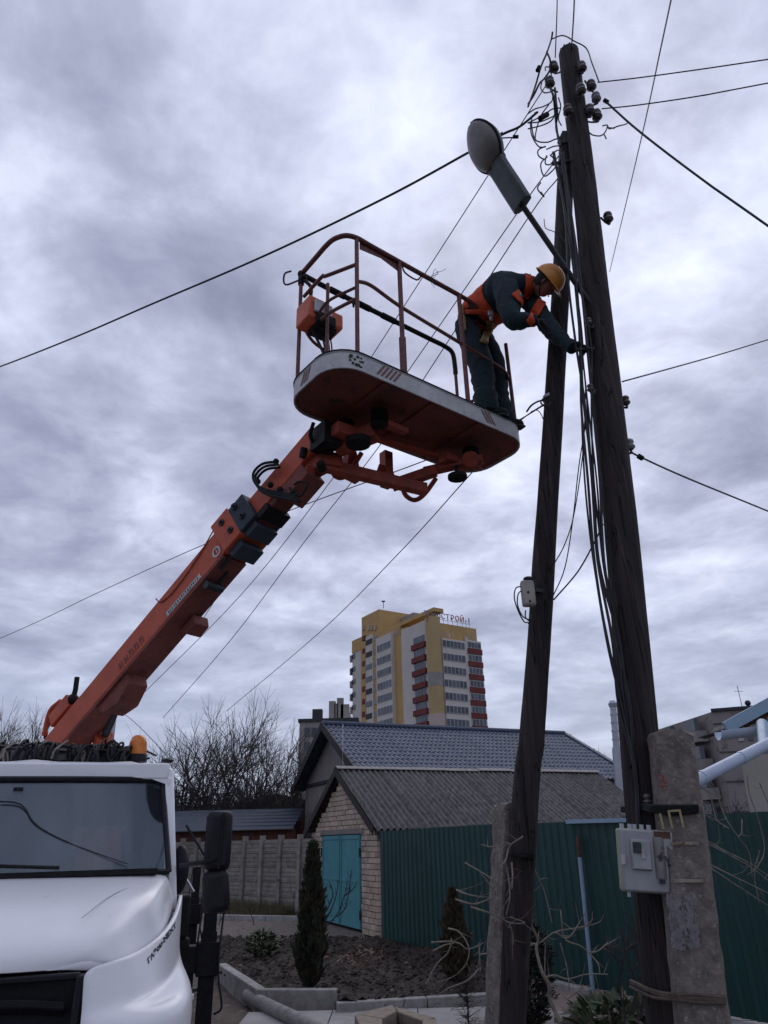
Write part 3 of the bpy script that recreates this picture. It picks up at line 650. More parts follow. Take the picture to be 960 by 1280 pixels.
for x, y, wd in ((415, 878, 1.1), (425, 874, 1.1), (420, 881, .6), (431, 882, 1.4)):
    m = MB(); p = aY(x, y, 120); m.box((p.x, 121, p.z-2.2), (wd, 1.2, 5)); build(m, 'chimney', paneld, bl3)

# ------------------------------------------------------------------ the yellow tower
TD = 155; TK = aY(549, 905, TD); TK.z = 0; ta = R_(33); U_ = V((math.cos(ta), math.sin(ta), 0)); W_ = V((-math.sin(ta), math.cos(ta), 0))
tw = thing('apartment_tower', TK, 'tall yellow and white apartment tower with red balconies and a roof sign', 'apartment tower')
def tpx(X, Y): return 420+X/4.8, 740+Y/4.8
def onA(X, Y, off=0):                    # right facade: returns (u, z)
    p = aP(*tpx(X, Y), TK-W_*off, W_); return (p-TK).dot(U_), p.z
def onB(X, Y, off=0):
    p = aP(*tpx(X, Y), TK-U_*off, U_); return (p-TK).dot(W_), p.z
Z3 = V((0, 0, 1))
def tb_(u0, u1, v0, v1, z0, z1, mat, name, par=None):
    m = MB(); m.box(TK+U_*((u0+u1)/2)+W_*((v0+v1)/2)+Z3*((z0+z1)/2), (abs(u1-u0), abs(v1-v0), z1-z0), (U_, W_, Z3)); return build(m, name, mat, par or tw, smooth=False)
uR = onA(840, 215)[0]; zT = onA(700, 198)[1]; uE = onA(888, 700)[0]; zW = onA(700, 282)[1]
vL = onB(60, 700)[0]; zL1 = onB(70, 285)[1]; vT = onB(148, 300)[0]; zTt = onB(252, 102)[1]
zBt = onB(455, 160)[1]
tb_(0, uR, 0, 14, 0, zT, yellow, 'wall')
tb_(.02, 12.5, 14, vT, 0, zBt-.4, yellow, 'wall')
vS = onB(252, 130)[0]; vS2 = onB(148, 160)[0]
tb_(.3, 12, vS, vS2, 0, zTt, yellow, 'wall')
tb_(2, 12, vT+.01, vL, 0, zL1-3.5, white, 'wall'); tb_(1.9, 12, vT+.01, vL+.1, zL1-3.5, zL1, yellow, 'wall')
tb_(.2, 3, 0, vS-.1, zBt-.4, zBt+.5, yellow, 'parapet')
tb_(7, 12.2, vS-6, vS, zBt, zTt-1.5, paneld, 'roof_block')
# cylinder corner
m = MB(); cz = onA(600, 150)[1]; m.tube([TK+U_*.5+W_*1.1, TK+U_*.5+W_*1.1+Z3*cz], 1.75, 22); build(m, 'corner_turret', lyellow, tw)
for (ya, yb, mt) in ((480, 562, paneld), (728, 800, pinkw)):
    z1_, z0_ = onA(600, ya)[1], onA(600, yb)[1]; m = MB(); m.tube([TK+U_*.5+W_*1.1+Z3*z0_, TK+U_*.5+W_*1.1+Z3*z1_], 1.78, 22); build(m, 'turret_band', mt, tw)
def winrow(par, plane, X0, X1, ys, panes, fr_m, proud, k0=.05, k1=.06):
    f_ = onA if plane == 'A' else onB
    for (ya, yb) in ys:
        s0, z1_ = f_(X0+k0*(ya-290), ya); s1, _ = f_(X1+k1*(ya-290), ya); z0_ = z1_-(yb-ya)/23.0
        if s1 < s0: s0, s1 = s1, s0
        if plane == 'A': o = tb_(s0, s1, -proud-.12, -proud+.05, z0_, z1_, fr_m, 'window')
        else: o = tb_(-proud-.12, -proud+.05, s0, s1, z0_, z1_, fr_m, 'window')
        for q in range(panes):
            a = s0+(s1-s0)*(q+.08)/panes; b = s0+(s1-s0)*(q+.90)/panes
            if plane == 'A': tb_(a, b, -proud-.16, -proud-.10, z0_+.12, z1_-.12, glass_f, 'pane', o)
            else: tb_(-proud-.16, -proud-.10, a, b, z0_+.12, z1_-.12, glass_f, 'pane', o)
def stripA(X0, X1, y0, y1, mat, proud, name='facade_panel'):
    s0, z1_ = onA(X0, y0); s1, _ = onA(X1, y0); z0_ = onA(X0, y1)[1]; return tb_(s0, s1, -proud, .5, z0_, z1_, mat, name)
def stripB(X0, X1, y0, y1, mat, proud, name='facade_panel'):
    s0, z1_ = onB(X0, y0); s1, _ = onB(X1, y0); z0_ = onB((X0+X1)/2, y1)[1]; return tb_(-proud, .5, min(s0, s1), max(s0, s1), z0_, z1_, mat, name)
stripA(628, 772, 278, 1400, white, .5); stripA(776, 858, 290, 1400, white, .6); stripA(768, 782, 275, 1400, white, .55)
yA = [(288+k*78.5, 326+k*78.5) for k in range(8)]
winrow(tw, 'A', 629, 760, yA, 6, winw, .5)
yA2 = [(300+k*77, 334+k*77) for k in range(8)]
winrow(tw, 'A', 778, 854, yA2, 4, winw, .6, .06, .075)
for k in range(7):
    s0, z1_ = onA(776+.06*(50+k*77), 340+k*77); s1 = onA(859+.075*(50+k*77), 340+k*77)[0]; z0_ = z1_-30/24.0; tb_(s0, s1, -.85, -.4, z0_, z1_, redb, 'balcony_front')
for X in (628, 650, 674, 698, 762, 786, 812):
    s0, z1_ = onA(X, 238+(X-628)*.1); tb_(s0, s0+.45, -.05, .1, z1_-1.2, z1_, brick, 'window')
# left of the turret, plane B
stripB(395, 548, 232, 1400, white, .3)
for k in range(7):
    kk = 295+k*80; s0, z1_ = onB(546+.04*(kk-295), kk); s1, _ = onB(466+.035*(kk-295), kk); tb_(-.9, -.3, s0, s1, z1_-1.25, z1_, redb, 'balcony_front')
winrow(tw, 'B', 540, 472, [(252+k*80, 290+k*80) for k in range(8)], 4, winw, .3, .04, .035)
stripB(256, 348, 285, 1400, white, .9)
winrow(tw, 'B', 346, 264, [(292+k*77, 332+k*77) for k in range(8)], 5, winw, .9, .03, .015)
stripB(182, 222, 270, 1400, white, .2)
for k in range(8):
    dk = k in (0, 1, 4, 6); s0, z1_ = onB(220, 278+k*74.5); s1, _ = onB(184, 278+k*74.5)
    tb_(-.35, .1, min(s0, s1), max(s0, s1), z1_-1.25, z1_, ink if dk else glass_f, 'window')
for X in (242, 168):
    for k in range(8):
        s0, z1_ = onB(X, 262+k*76); tb_(-.08, .2, s0-.5, s0+.9, z1_-1.3, z1_, paneld if X == 242 else redb, 'window')
for X in (430, 415, 398, 372, 355, 340, 325, 308, 212, 196, 232, 162):
    s0, z1_ = onB(X, (250-(X-300)*.3) if X > 300 else 200); tb_(-.08, .2, s0-.3, s0+.5, z1_-1.3, z1_, brick, 'window')
vq, _ = onB(95, 500)
for k in range(7):
    z1_ = onB(95, 378+k*76, -2)[1]; tb_(1.9, 2.2, vq+1.5, vq+3.4, z1_-1.3, z1_, glass_f, 'window')
    z1_ = onB(52, 400+k*76, -2)[1]; tb_(1.6, 3, vL, vL+.8, z1_-1.8, z1_, glass_f if k % 2 else paneld, 'balcony_front')
m = MB(); p = aP(*tpx(285, 98), TK+U_*2, U_); m.tube([p, p+Z3*1.8], .09, 4); m.box(p+Z3*1.9, (.9, .4, .3)); build(m, 'roof_antenna', steel, tw)
# roof sign
sg = MB(); zs = zT+1.2; chars = 'ЖИЛСТРОЙ-1'; su0, su1 = onA(538, 200)[0], onA(818, 200)[0]; wds = [1.35, 1, 1, .9, .9, .95, 1, 1, .6, .7]; tot = sum(wds); u = su0
frm = MB(); frm.tube([TK+U_*su0+W_*.6+Z3*(zs-.15), TK+U_*su1+W_*.6+Z3*(zs-.15)], .05, 4); frm.tube([TK+U_*su0+W_*.6+Z3*(zs+1.35), TK+U_*(su0*.45+su1*.55)+W_*.6+Z3*(zs+1.35)], .04, 4)
for k, ch in enumerate(chars):
    wd = (su1-su0)*wds[k]/tot; vs, fs = textmb(ch, 1.85, .06); c = TK+U_*(u+wd/2)+W_*.5+Z3*(zs+.6)
    m = MB(); m.add([c+U_*p.x*1.0+Z3*p.y-W_*p.z for p in vs], fs); build(m, 'sign_letter', signr if k in (5, 6, 7) else signd if k > 7 else signg, tw, smooth=False)
    frm.tube([c-Z3*2, c+Z3*.2+W_*.15], .05, 4); u += wd
build(frm, 'sign_frame', steel, tw)

# ================================================================== TREES AND SCRUB
def tree(name, base, H, lean, seed, lab, r0=.09, lv=5, spread=.55, mat=bark, group=None, trunkfrac=.16, cat='tree'):
    rr = random.Random(seed); t = thing(name, base, lab, cat, group); cr = MB(); tr = MB()
    def br(p, d, ln, r, l):
        n = 4 if l < 3 else 3; pts = [V(p)]; q = V(p)
        for i in range(n):
            d = (d+V((rr.gauss(0, .1), rr.gauss(0, .1), rr.gauss(0, .06)+.02))).normalized(); q = q+d*ln/n; pts.append(q.copy())
        rs = [r*(1-.45*i/n) for i in range(n+1)]
        (tr if l == 0 else cr).tube(pts, rs, 6 if l < 2 else 3, caps=l == 0)
        if l >= lv: return
        k = rr.choice((3, 4)) if l < 3 else rr.choice((2, 3, 3))
        for j in range(k):
            f = .35+.65*rr.random() if l else rr.uniform(.75, 1); i = min(n-1, int(f*n)); s = pts[i].lerp(pts[i+1], f*n-i)
            a = rr.uniform(0, 6.28); sp = rr.uniform(spread*.5, spread*1.25); o = d.orthogonal().normalized(); o = Matrix.Rotation(a, 3, d) @ o
            nd = (d*math.cos(sp)+o*math.sin(sp)+V((0, 0, .05 if l else .12))).normalized(); br(s, nd, ln*rr.uniform(.6, .82), max(.006, r*rr.uniform(.45, .62)), l+1)
        if l: br(q, d, ln*.75, max(.006, r*.55), l+1)
    b = V(base); k = 3
    br(b, V((lean, 0, 1)).normalized(), H*trunkfrac, r0, 0)
    for j in range(k):
        a = j*2.1+seed; br(b+V((0, 0, H*trunkfrac)), V((math.cos(a)*.42+lean, math.sin(a)*.42, 1)).normalized(), H*.29, r0*.7, 1)
    build(tr, 'trunk', mat, t); build(cr, 'crown', mat, t); return t
tl = [((215, 908), 36, 7.6, 'bare tree rising directly behind the cab beacon, leftmost of the row'), ((268, 880), 35, 8.6, 'tallest bare tree of the row, its crown above the large mirror'),
      ((318, 898), 37, 7.8, 'broad bare tree in the middle between the mirror and the grey gable'), ((352, 925), 34, 6.6, 'lower bare tree close to the left edge of the tiled house')]
for k, ((px, py), Y, H, lb) in enumerate(tl):
    b = aY(px, 1050, Y); top = aY(px, py, Y).z; tree('bare_tree', (b.x, b.y, 0), top*1.13, 0, 11+k*7, lb, r0=.13, spread=.74, group='bare trees behind the concrete fence')
b = aY(8, 1050, 26); tree('bare_tree', (b.x, b.y, 0), aY(10, 872, 26).z*.97, .05, 77, 'bare tree at the left edge above the truck cab', r0=.1)
b = aY(-25, 1050, 30); tree('bare_tree', (b.x, b.y, 0), 7.6, .1, 41, 'second bare tree reaching in from the far left edge', r0=.1)
b = aY(68, 1050, 44); tree('bare_tree', (b.x, b.y, 0), 6.8, .0, 45, 'small distant bare tree seen under the foot of the boom', r0=.08, lv=4)
for k, (px, py, H) in enumerate(((748, 915, 60), (830, 925, 60))):
    b = aY(px, 1040, 50); tree('bare_tree', (b.x, b.y, 0), aY(px, py, 50).z, 0, 60+k, ('thin bare treetop beside the steel flue' if k == 0 else 'thin bare treetop just behind the concrete stub'), r0=.08, lv=4)
def thicket(name, x0, x1, y0, y1, Hm, n, lab, mat, seed, r=.012):
    rr = random.Random(seed); m = MB()
    for k in range(n):
        p = V((rr.uniform(x0, x1), rr.uniform(y0, y1), 0)); h = Hm*rr.uniform(.35, 1); q = p+V((rr.gauss(0, .5), rr.gauss(0, .5), h*.55)); e = q+V((rr.gauss(0, .5), rr.gauss(0, .4), h*.45))
        m.tube([p, q, e], [r*1.6, r, r*.5], 3, caps=False)
        for j in range(6):
            s = p.lerp(q, rr.random()) if j < 2 else q.lerp(e, rr.random()); m.tube([s, s+V((rr.gauss(0, .45), rr.gauss(0, .3), rr.uniform(.1, .9)))], [r*.7, r*.4], 3, caps=False)
    o = build(m, name, mat, smooth=False); o['label'] = lab; o['category'] = 'thicket'; o['kind'] = 'stuff'; return o
thicket('thicket', -16, -4.3, 31, 40, 4.4, 2600, 'dense dark leafless scrub behind the low tiled shed', dtwig, 2, .017)
thicket('thicket', -60, 60, 62, 78, 4.6, 1500, 'distant leafless scrub along the horizon', dtwig, 4, .03)
# small dark far roofs
m = MB(); a = aY(345, 1012, 45); m.prism([a+V((-2.5, 0, -2)), a+V((-2.5, 0, .2)), a+V((0, 0, .9)), a+V((3, 0, .2)), a+V((3, 0, -2))], (0, 5, 0)); tag(build(m, 'distant_shed', darkwood), 'small dark shed under the trees left of the grey gable', 'shed')

# climbing weeds on the shed wall top
def shrubleaf(name, base, H, Rb, n, mats, lab, seed, size=.05, shape='cone', trunk=btwig, sprig=True):
    rr = random.Random(seed); t = thing(name, base, lab, 'shrub'); m = MB(); b = V(base)
    m2 = MB(); m2.tube([b-V((0, 0, .05)), b+V((0, 0, H*.85))], [.035, .008], 6)
    for k in range(n):
        h = rr.random()**.85; prof = (math.sin(min(1, h*3.2+.25)*math.pi/2)*(1-h**2.2)) if shape == 'cone' else math.sqrt(max(0, 1-(2*h-1)**2))
        a = rr.uniform(0, 6.283); lump = 1+.07*math.sin(h*19+seed)+.08*math.sin(h*33+a*2)+.10*math.sin(a*3+h*9+seed)+rr.gauss(0, .07); rad = Rb*prof*lump*(.35+.65*math.sqrt(rr.random()))
        p = b+V((math.cos(a)*rad, math.sin(a)*rad, .04+h*H)); out = V((math.cos(a)*.45, math.sin(a)*.45, 1)).normalized() if shape == 'cone' else V((math.cos(a), math.sin(a), rr.uniform(-.3, 1))).normalized()
        s = size*rr.uniform(.6, 1.5); side = V((rr.gauss(0, 1), rr.gauss(0, 1), rr.gauss(0, .3))).normalized()*s*.22; m.cur = 0 if rr.random() < .86 else len(mats)-1
        out = (out+V((rr.gauss(0, .25), rr.gauss(0, .25), rr.gauss(0, .2)))).normalized(); m.add([p-side*.6, p+out*s*.5-side, p+out*s, p+out*s*.5+side, p+side*.6], [(0, 1, 2, 3, 4)])
    for k in range(int(n/40)):
        h = rr.random(); a = rr.uniform(0, 6.28); m2.tube([b+V((0, 0, h*H*.8)), b+V((math.cos(a)*Rb*.8*(1-h), math.sin(a)*Rb*.8*(1-h), h*H*.8+.12))], [.008, .003], 3)
    build(m, 'foliage', mats, t, smooth=False); build(m2, 'stem', trunk, t); return t
b = aZ(388, 1238, .1); shrubleaf('columnar_thuja', b, 1.62, .17, 4600, [thuja, thujab], 'tall narrow dark green thuja in front of the teal gate', 3, .10)
b = aZ(572, 1232, .1); shrubleaf('columnar_thuja', b, 1.02, .19, 2400, [thujab, thuja], 'small browned thuja by the curved dry branches beside the left pole', 5, .08)
b = aZ(664, 1290, .0); shrubleaf('round_evergreen', b, 1.0, .27, 5000, [evergr, thuja], 'dark bushy evergreen just right of the left pole foot', 8, .055, shape='ball')
b = aZ(327, 1199, .1); shrubleaf('leafy_shrub', b, .34, .25, 500, [leaf, leaf], 'low green leafy shrub in the soil left of the tall thuja', 9, .09, shape='ball')
b = aZ(228, 1200, .1); shrubleaf('leafy_shrub', b, .2, .2, 200, [leaf, dryl], 'low leafy tuft behind the outrigger post', 19, .09, shape='ball')
b = aZ(770, 1292, .0); shrubleaf('grass_clump', b, .22, .42, 520, [leaf, ptwig], 'clump of green leaves and grass at the bottom between the poles', 29, .13, shape='ball')
# needle sapling
b = aZ(586, 1300, .0); t = thing('sapling', b, 'thin dark feathery sapling at the bottom edge left of the pole stub', 'sapling'); m = MB(); tp = aY(582, 1222, b.y)
m.tube([b, b.lerp(tp, .5)+V((.01, 0, 0)), tp], [.012, .008, .003], 5); build(m, 'stem', dtwig, t); m = MB()
for k in range(150):
    s = b.lerp(tp, rnd.uniform(.1, 1)); a = rnd.uniform(0, 6.28); l = rnd.uniform(.05, .2); e = s+V((math.cos(a)*l, math.sin(a)*l, rnd.uniform(-.02, .1))); m.tube([s, e], [.003, .0012], 3)
    for q in range(2): z = s.lerp(e, rnd.random()); m.tube([z, z+V((rnd.gauss(0, .02), rnd.gauss(0, .02), rnd.gauss(0, .02)))], [.003, .001], 3)
build(m, 'twig', dtwig, t, kind='stuff')
# bare twig bush in front of the gate
def twiggy(name, base, polys, lab, mat, Yd, r=.008, extra=2, seed=1, toz=None, org=(560, 980), sc_=4.267, cat='shrub', thick=None):
    rr = random.Random(seed); t = thing(name, base, lab, cat)
    for qi, pl_ in enumerate(polys):
        m = MB(); pts = []; yy = Yd+rr.uniform(-.15, .15)
        for i, (x, y) in enumerate(pl_): pts.append(aY(org[0]+x/sc_, org[1]+y/sc_, yy+.05*math.sin(i*1.7+qi)))
        c = curve(pts, 5); R0 = (thick or {}).get(qi, r); n = len(c); m.tube(c, [R0*(1-.6*i/n)+.001 for i in range(n)], 5)
        for e in range(extra):
            i = rr.randrange(1, n-1); d = (c[i+1]-c[i-1]).normalized(); o = V((rr.gauss(0, 1), rr.gauss(0, .6), rr.gauss(0.3, 1))).normalized(); l = rr.uniform(.06, .22)
            a = c[i]+(d+o).normalized()*l*.5; m.tube([c[i], a, a+(d+o+V((0, 0, rr.uniform(-.3, .8)))).normalized()*l*.5], [R0*.5, R0*.35, R0*.15], 3)
        build(m, 'branch', mat, t)
    return t
pol = [[(400, 280), (330, 330), (310, 400), (280, 450), (260, 600)], [(90, 420), (160, 460), (235, 505)], [(45, 565), (110, 590), (190, 605)], [(40, 615), (130, 640), (190, 625), (255, 595), (205, 515)],
       [(120, 655), (240, 695), (330, 740), (410, 740), (330, 710)], [(330, 750), (345, 800), (350, 855)], [(180, 325), (220, 335), (270, 335)], [(300, 400), (320, 480), (330, 600), (310, 700)], [(340, 420), (345, 500), (340, 560)]]
twiggy('dry_vine', aY(640, 1275, 5.0), pol, 'pale dry vine twigs tangled round the left pole and its stub', ptwig, 4.95, r=.0048, extra=3, seed=4)
pol = [[(600, 1270), (545, 1150), (540, 1080), (500, 1000), (470, 880), (480, 830), (440, 740)], [(340, 780), (400, 835), (480, 850), (570, 790), (700, 765), (800, 740), (830, 700)], [(720, 765), (765, 730), (770, 680)],
       [(600, 670), (620, 820), (700, 860), (750, 900), (800, 960), (810, 1010)], [(750, 900), (800, 890), (853, 845)], [(520, 1030), (570, 1020), (640, 1040), (740, 1015), (853, 1015)], [(460, 450), (510, 560), (555, 740)],
       [(600, 850), (630, 960), (650, 1100)], [(630, 1150), (700, 1100), (720, 1070)], [(480, 850), (410, 865), (350, 850)], [(570, 790), (640, 820), (700, 740), (730, 690)]]
twiggy('bare_shrub', aZ(695, 1285), pol, 'bare shrub with long pale crooked branches between the two poles', ptwig, 5.9, r=.0052, extra=3, seed=8, thick={0: .016})
pol = [[(0, 770), (60, 790), (110, 870), (100, 950), (40, 1020), (-60, 1060)], [(-90, 845), (0, 840), (60, 850), (110, 880), (190, 845)], [(165, 860), (172, 1000)], [(165, 985), (100, 1050), (0, 1090), (-60, 1130)], [(-80, 890), (-20, 860), (30, 850)],
       [(20, 830), (0, 900), (-60, 960), (-120, 1070)], [(170, 910), (220, 905), (240, 940)]]
twiggy('bare_shrub', aZ(560, 1262), pol, 'curved pale dry branches arching left of the pole stub', ptwig, 8.6, r=.0078, extra=3, seed=12)
pol = [[(310, 740), (370, 880), (430, 1040), (530, 1190), (620, 1320), (640, 1500)], [(330, 1040), (400, 1090), (460, 1125)], [(560, 1050), (555, 1160), (530, 1190)], [(600, 700), (620, 850), (690, 1050), (740, 1280), (690, 1420), (600, 1500)], [(170, 860), (230, 980), (330, 1060)],
       [(700, 760), (768, 920)], [(210, 780), (300, 850), (340, 1000), (360, 1060)], [(210, 1180), (400, 1290), (600, 1390), (768, 1500)], [(215, 1210), (450, 1330), (640, 1440), (768, 1540)], [(240, 1380), (480, 1500), (768, 1640)], [(250, 1400), (520, 1580), (768, 1740)], [(700, 1300), (660, 1500), (700, 1720)]]
twiggy('bare_shrub', aZ(945, 1290), pol, 'thin bare shrub in front of the fence right of the concrete stub', ptwig, 6.3, r=.0045, extra=2, seed=21, org=(840, 860), sc_=6.4)
pol = [[(200, 1280), (190, 1160), (160, 1030), (190, 880), (120, 780)], [(290, 1260), (260, 1000), (200, 830), (220, 720)], [(300, 1240), (320, 1000), (270, 800), (350, 740)], [(230, 1230), (320, 900), (280, 760), (240, 600)], [(190, 900), (120, 840), (90, 760)], [(250, 950), (330, 860), (345, 845)], [(200, 830), (260, 790)]]
twiggy('dark_shrub', aZ(790, 1290), pol, 'dark twiggy shrub against the fence left of the right pole foot', dtwig, 7.0, r=.011, extra=14, seed=5, org=(740, 1020), sc_=4.92)
pol = [[(200, 1100), (260, 1040), (300, 940), (320, 850)], [(200, 1070), (250, 960), (270, 850)], [(205, 1020), (240, 930), (220, 860)], [(300, 940), (360, 890)], [(260, 1050), (310, 990), (340, 800)]]
twiggy('bare_shrub', aZ(402, 1190), pol, 'small bare bush in front of the teal gate beside the tall thuja', dtwig, 14.0, r=.011, extra=6, seed=15, org=(360, 900), sc_=4.267)
pol = [[(260, 700), (250, 600), (300, 520)], [(250, 740), (180, 640), (170, 560)], [(380, 740), (400, 600), (360, 500)], [(100, 700), (120, 600), (60, 520)]]
twiggy('bare_shrub', aY(240, 1120, 20), pol, 'thin scrubby stems in front of the concrete fence behind the mirrors', dtwig, 20, r=.012, extra=14, seed=25, org=(200, 980), sc_=3.4)
# weeds at the foot of the concrete fence
m = MB(); rr = random.Random(31)
for k in range(3500):
    t_ = rr.random(); p = c0.lerp(c1, t_*1.1)+cn*abs(rr.gauss(.1, .5)); h = rr.uniform(.06, .4); m.add([p+V((-.012, 0, 0)), p+V((.012, 0, 0)), p+V((rr.gauss(0, .12), rr.gauss(0, .08), h))], [(0, 1, 2)])
for k in range(1600):
    p = V((rr.uniform(-8, 1.8), rr.uniform(9.5, 22), .08))
    if p.x > -2.5 and p.y < 12: continue
    h = rr.uniform(.02, .07); p.z = .1 if inpoly(p.x, p.y, bedpoly) else 0; m.add([p+V((-.008, 0, 0)), p+V((.008, 0, 0)), p+V((rr.gauss(0, .05), rr.gauss(0, .04), h))], [(0, 1, 2)])
o = build(m, 'dry_grass', M('dry grass', (.12, .10, .055), (.07, .06, .035), 5, .9, 0), smooth=False); o['kind'] = 'stuff'; o['label'] = 'dry winter grass along the concrete fence and beds'; o['category'] = 'grass'

#%%PART2%%
# ================================================================== THE TRUCK
TO = V((-2.47, 4.9, 0)); tya = R_(16); TX = V((math.cos(tya), math.sin(tya), 0)); TYv = V((-math.sin(tya), math.cos(tya), 0)); TAX = (TX, TYv, Z3)
def T(x, y, z): return TO+TX*x+TYv*y+Z3*z
tk = thing('bucket_truck', TO, 'white lift truck with an orange telescopic boom carrying the work platform', 'lift truck', rz=tya)
# cab shell
def cabsec(y0, y1): pass
m = MB()
def pilr(p, q, a, b): m.beam(p, q, a, b, TYv)
hwB, hwT = 1.10, .975
roof = [T(-hwT, .34, 2.36), T(hwT, .34, 2.36), T(hwT+.0, 1.75, 2.42), T(-hwT, 1.75, 2.42)]
m.sheet(lambda i, j: T((-1+i/6)*(hwT+.03-.035*(0 if 0 < i < 12 else 1)), .27+j*.19, 2.425-.075*(abs(i/6-1)**5)-.06*max(0, 1-j/1.2)**1.5+.015*(i % 4 == 2)*(j > 0)), 13, 9, (0, 0, -.05))
roofo_ = build(m, 'cab_roof', paint, tk, bevel=.004)
m = MB()
m.box(T(0, .30, 2.34), (2*hwT-.04, .07, .11), TAX)                               # header over the windscreen
for s in (-1, 1):
    m.hexa([T(s*(hwB-.055), -.01, 1.46), T(s*(hwB+.0), .0, 1.46), T(s*(hwB+.0), .20, 1.46), T(s*(hwB-.055), .19, 1.46)] if s > 0 else [T(s*(hwB), 0, 1.46), T(s*(hwB-.055), -.01, 1.46), T(s*(hwB-.055), .19, 1.46), T(s*hwB, .20, 1.46)],
           [T(s*(hwT-.055), .31, 2.38), T(s*(hwT+.012), .33, 2.36), T(s*(hwT+.012), .46, 2.36), T(s*(hwT-.055), .46, 2.38)] if s > 0 else [T(s*(hwT+.012), .33, 2.36), T(s*(hwT-.055), .31, 2.38), T(s*(hwT-.055), .46, 2.38), T(s*(hwT+.012), .46, 2.36)])
    # rear pillar, door lower panel
    m.hexa([T(s*(hwB-.13), 1.45, 1.4), T(s*(hwB-.08), 1.45, 1.4), T(s*(hwB-.08), 1.75, 1.4), T(s*(hwB-.13), 1.75, 1.4)], [T(s*(hwT-.13), 1.5, 2.36), T(s*(hwT-.08), 1.5, 2.36), T(s*(hwT-.08), 1.75, 2.36), T(s*(hwT-.13), 1.75, 2.36)])
    m.box(T(s*(hwB-.07), .87, .98), (.06, 1.76, .95), (TX*.999+TYv*s*.03, TYv*.999-TX*s*.03, Z3))
m.box(T(0, 1.73, 1.42), (1.80, .05, 1.85), TAX); m.box(T(0, .9, .55), (2*hwB-.1, 1.7, .08), TAX)
cab = build(m, 'cab', paint, tk, bevel=.012)
m = MB()
for s in (-1, 1): m.hexa([T(s*(hwB-.02), .22, 1.5), T(s*(hwB-.012), .22, 1.5), T(s*(hwB-.012), 1.44, 1.5), T(s*(hwB-.02), 1.44, 1.5)], [T(s*(hwT-.02), .47, 2.34), T(s*(hwT-.012), .47, 2.34), T(s*(hwT-.012), 1.49, 2.34), T(s*(hwT-.02), 1.49, 2.34)])
build(m, 'side_window', glass, cab, smooth=False)
# windscreen, slightly curved
def WS(a, b, o=0): # a -1..1 across, b 0..1 up
    hw = (hwB-.075)+((hwT-.06)-(hwB-.075))*b; return T(a*hw, -.02+.33*b+.10*abs(a)**2.5*1.0-.08+o, 1.69+(2.285-1.69)*b)
m = MB(); m.sheet(lambda i, j: WS(i/8-1, j/6), 17, 7, TYv*.008); build(m, 'windscreen', glass, cab)
m = MB(); 
for pts in ([WS(i/8-1, 1, -.012) for i in range(17)], [WS(i/8-1, 0, -.01) for i in range(17)], [WS(1, j/4, -.01) for j in range(5)], [WS(-1, j/4, -.01) for j in range(5)]): m.tube(pts, .018, 6)
build(m, 'window_seal', blackpl, cab)
# interior
m = MB(); m.box(T(0, .33, 1.57), (2.0, .5, .16), TAX); m.box(T(0, .25, 1.66), (.6, .2, .06), TAX); m.ring(T(-.55, .48, 1.73), .21, .018, TYv*1+Z3*.5); build(m, 'dashboard', seat, cab, bevel=.02)
m = MB()
for x in (-.55, .1, .6): m.box(T(x, 1.35, 1.45), (.48, .14, .75), TAX); m.box(T(x, 1.1, 1.1), (.48, .5, .15), TAX)
build(m, 'seats', seat, cab, bevel=.05)
m = MB(); m.box(T(0, 1.62, 1.9), (1.76, .02, 1.0), TAX); m.box(T(0, .95, 2.355), (1.8, 1.3, .02), TAX); build(m, 'cab_lining', seat, cab)
m = MB(); m.sheet(lambda i, j: T(.30+.07*i+.02*math.sin(j*1.3), 1.0+.03*math.sin(i*2+j), 1.62+.075*j), 6, 6, TYv*.04); build(m, 'hanging_jacket', orint, cab)
m = MB()
m.sheet(lambda i, j: T(.83+(.17-.07*j/6)*i/9, .13+.33*j/6+.06+.012*math.sin(i*2.2+j*.3), 1.60+.67*j/6), 10, 7); build(m, 'curtain', curt, cab)
m = MB(); m.box(WS(.73, .05, .12), (.16, .05, .07), TAX); m.box(WS(-.02, .83, -.0)+TYv*.012, (.06, .004, .09), TAX); build(m, 'dash_box', blackpl, cab)
# wipers
m = MB(); m.tube([T(-.95, -.13, 1.745), T(-.35, -.12, 1.775), T(.36, -.13, 1.735)], .011, 6); m.tube([T(-1.1, -.13, 1.74), T(-.35, -.13, 1.785), T(-.1, -.12, 1.755)], .014, 6); m.box(T(-.35, -.14, 1.785), (.16, .03, .03), TAX); m.box(T(0, -.08, 1.70), (1.9, .1, .03), TAX)
m.box(T(-.25, -.12, 1.785), (.07, .04, .02), TAX); build(m, 'wiper', black, cab)
# wire's reflection in the windscreen, modelled as a thin dark tube
m = MB(); cr_ = [(0, 1002), (18, 1003), (31, 1010), (42, 1028), (62, 1042), (90, 1055), (125, 1068), (160, 1080)]
pl0 = WS(.2, .5, -.03); nn_ = V((-TX).cross(Z3*.75+TYv*.33)).normalized()
m.tube(curve([aP(x, y, WS(.2, .5, -.006), V((math.sin(tya), -math.cos(tya), .44))) for x, y in cr_], 4), [.0055]*20+[.003]*9, 6); build(m, 'reflected_wire', cable, cab)
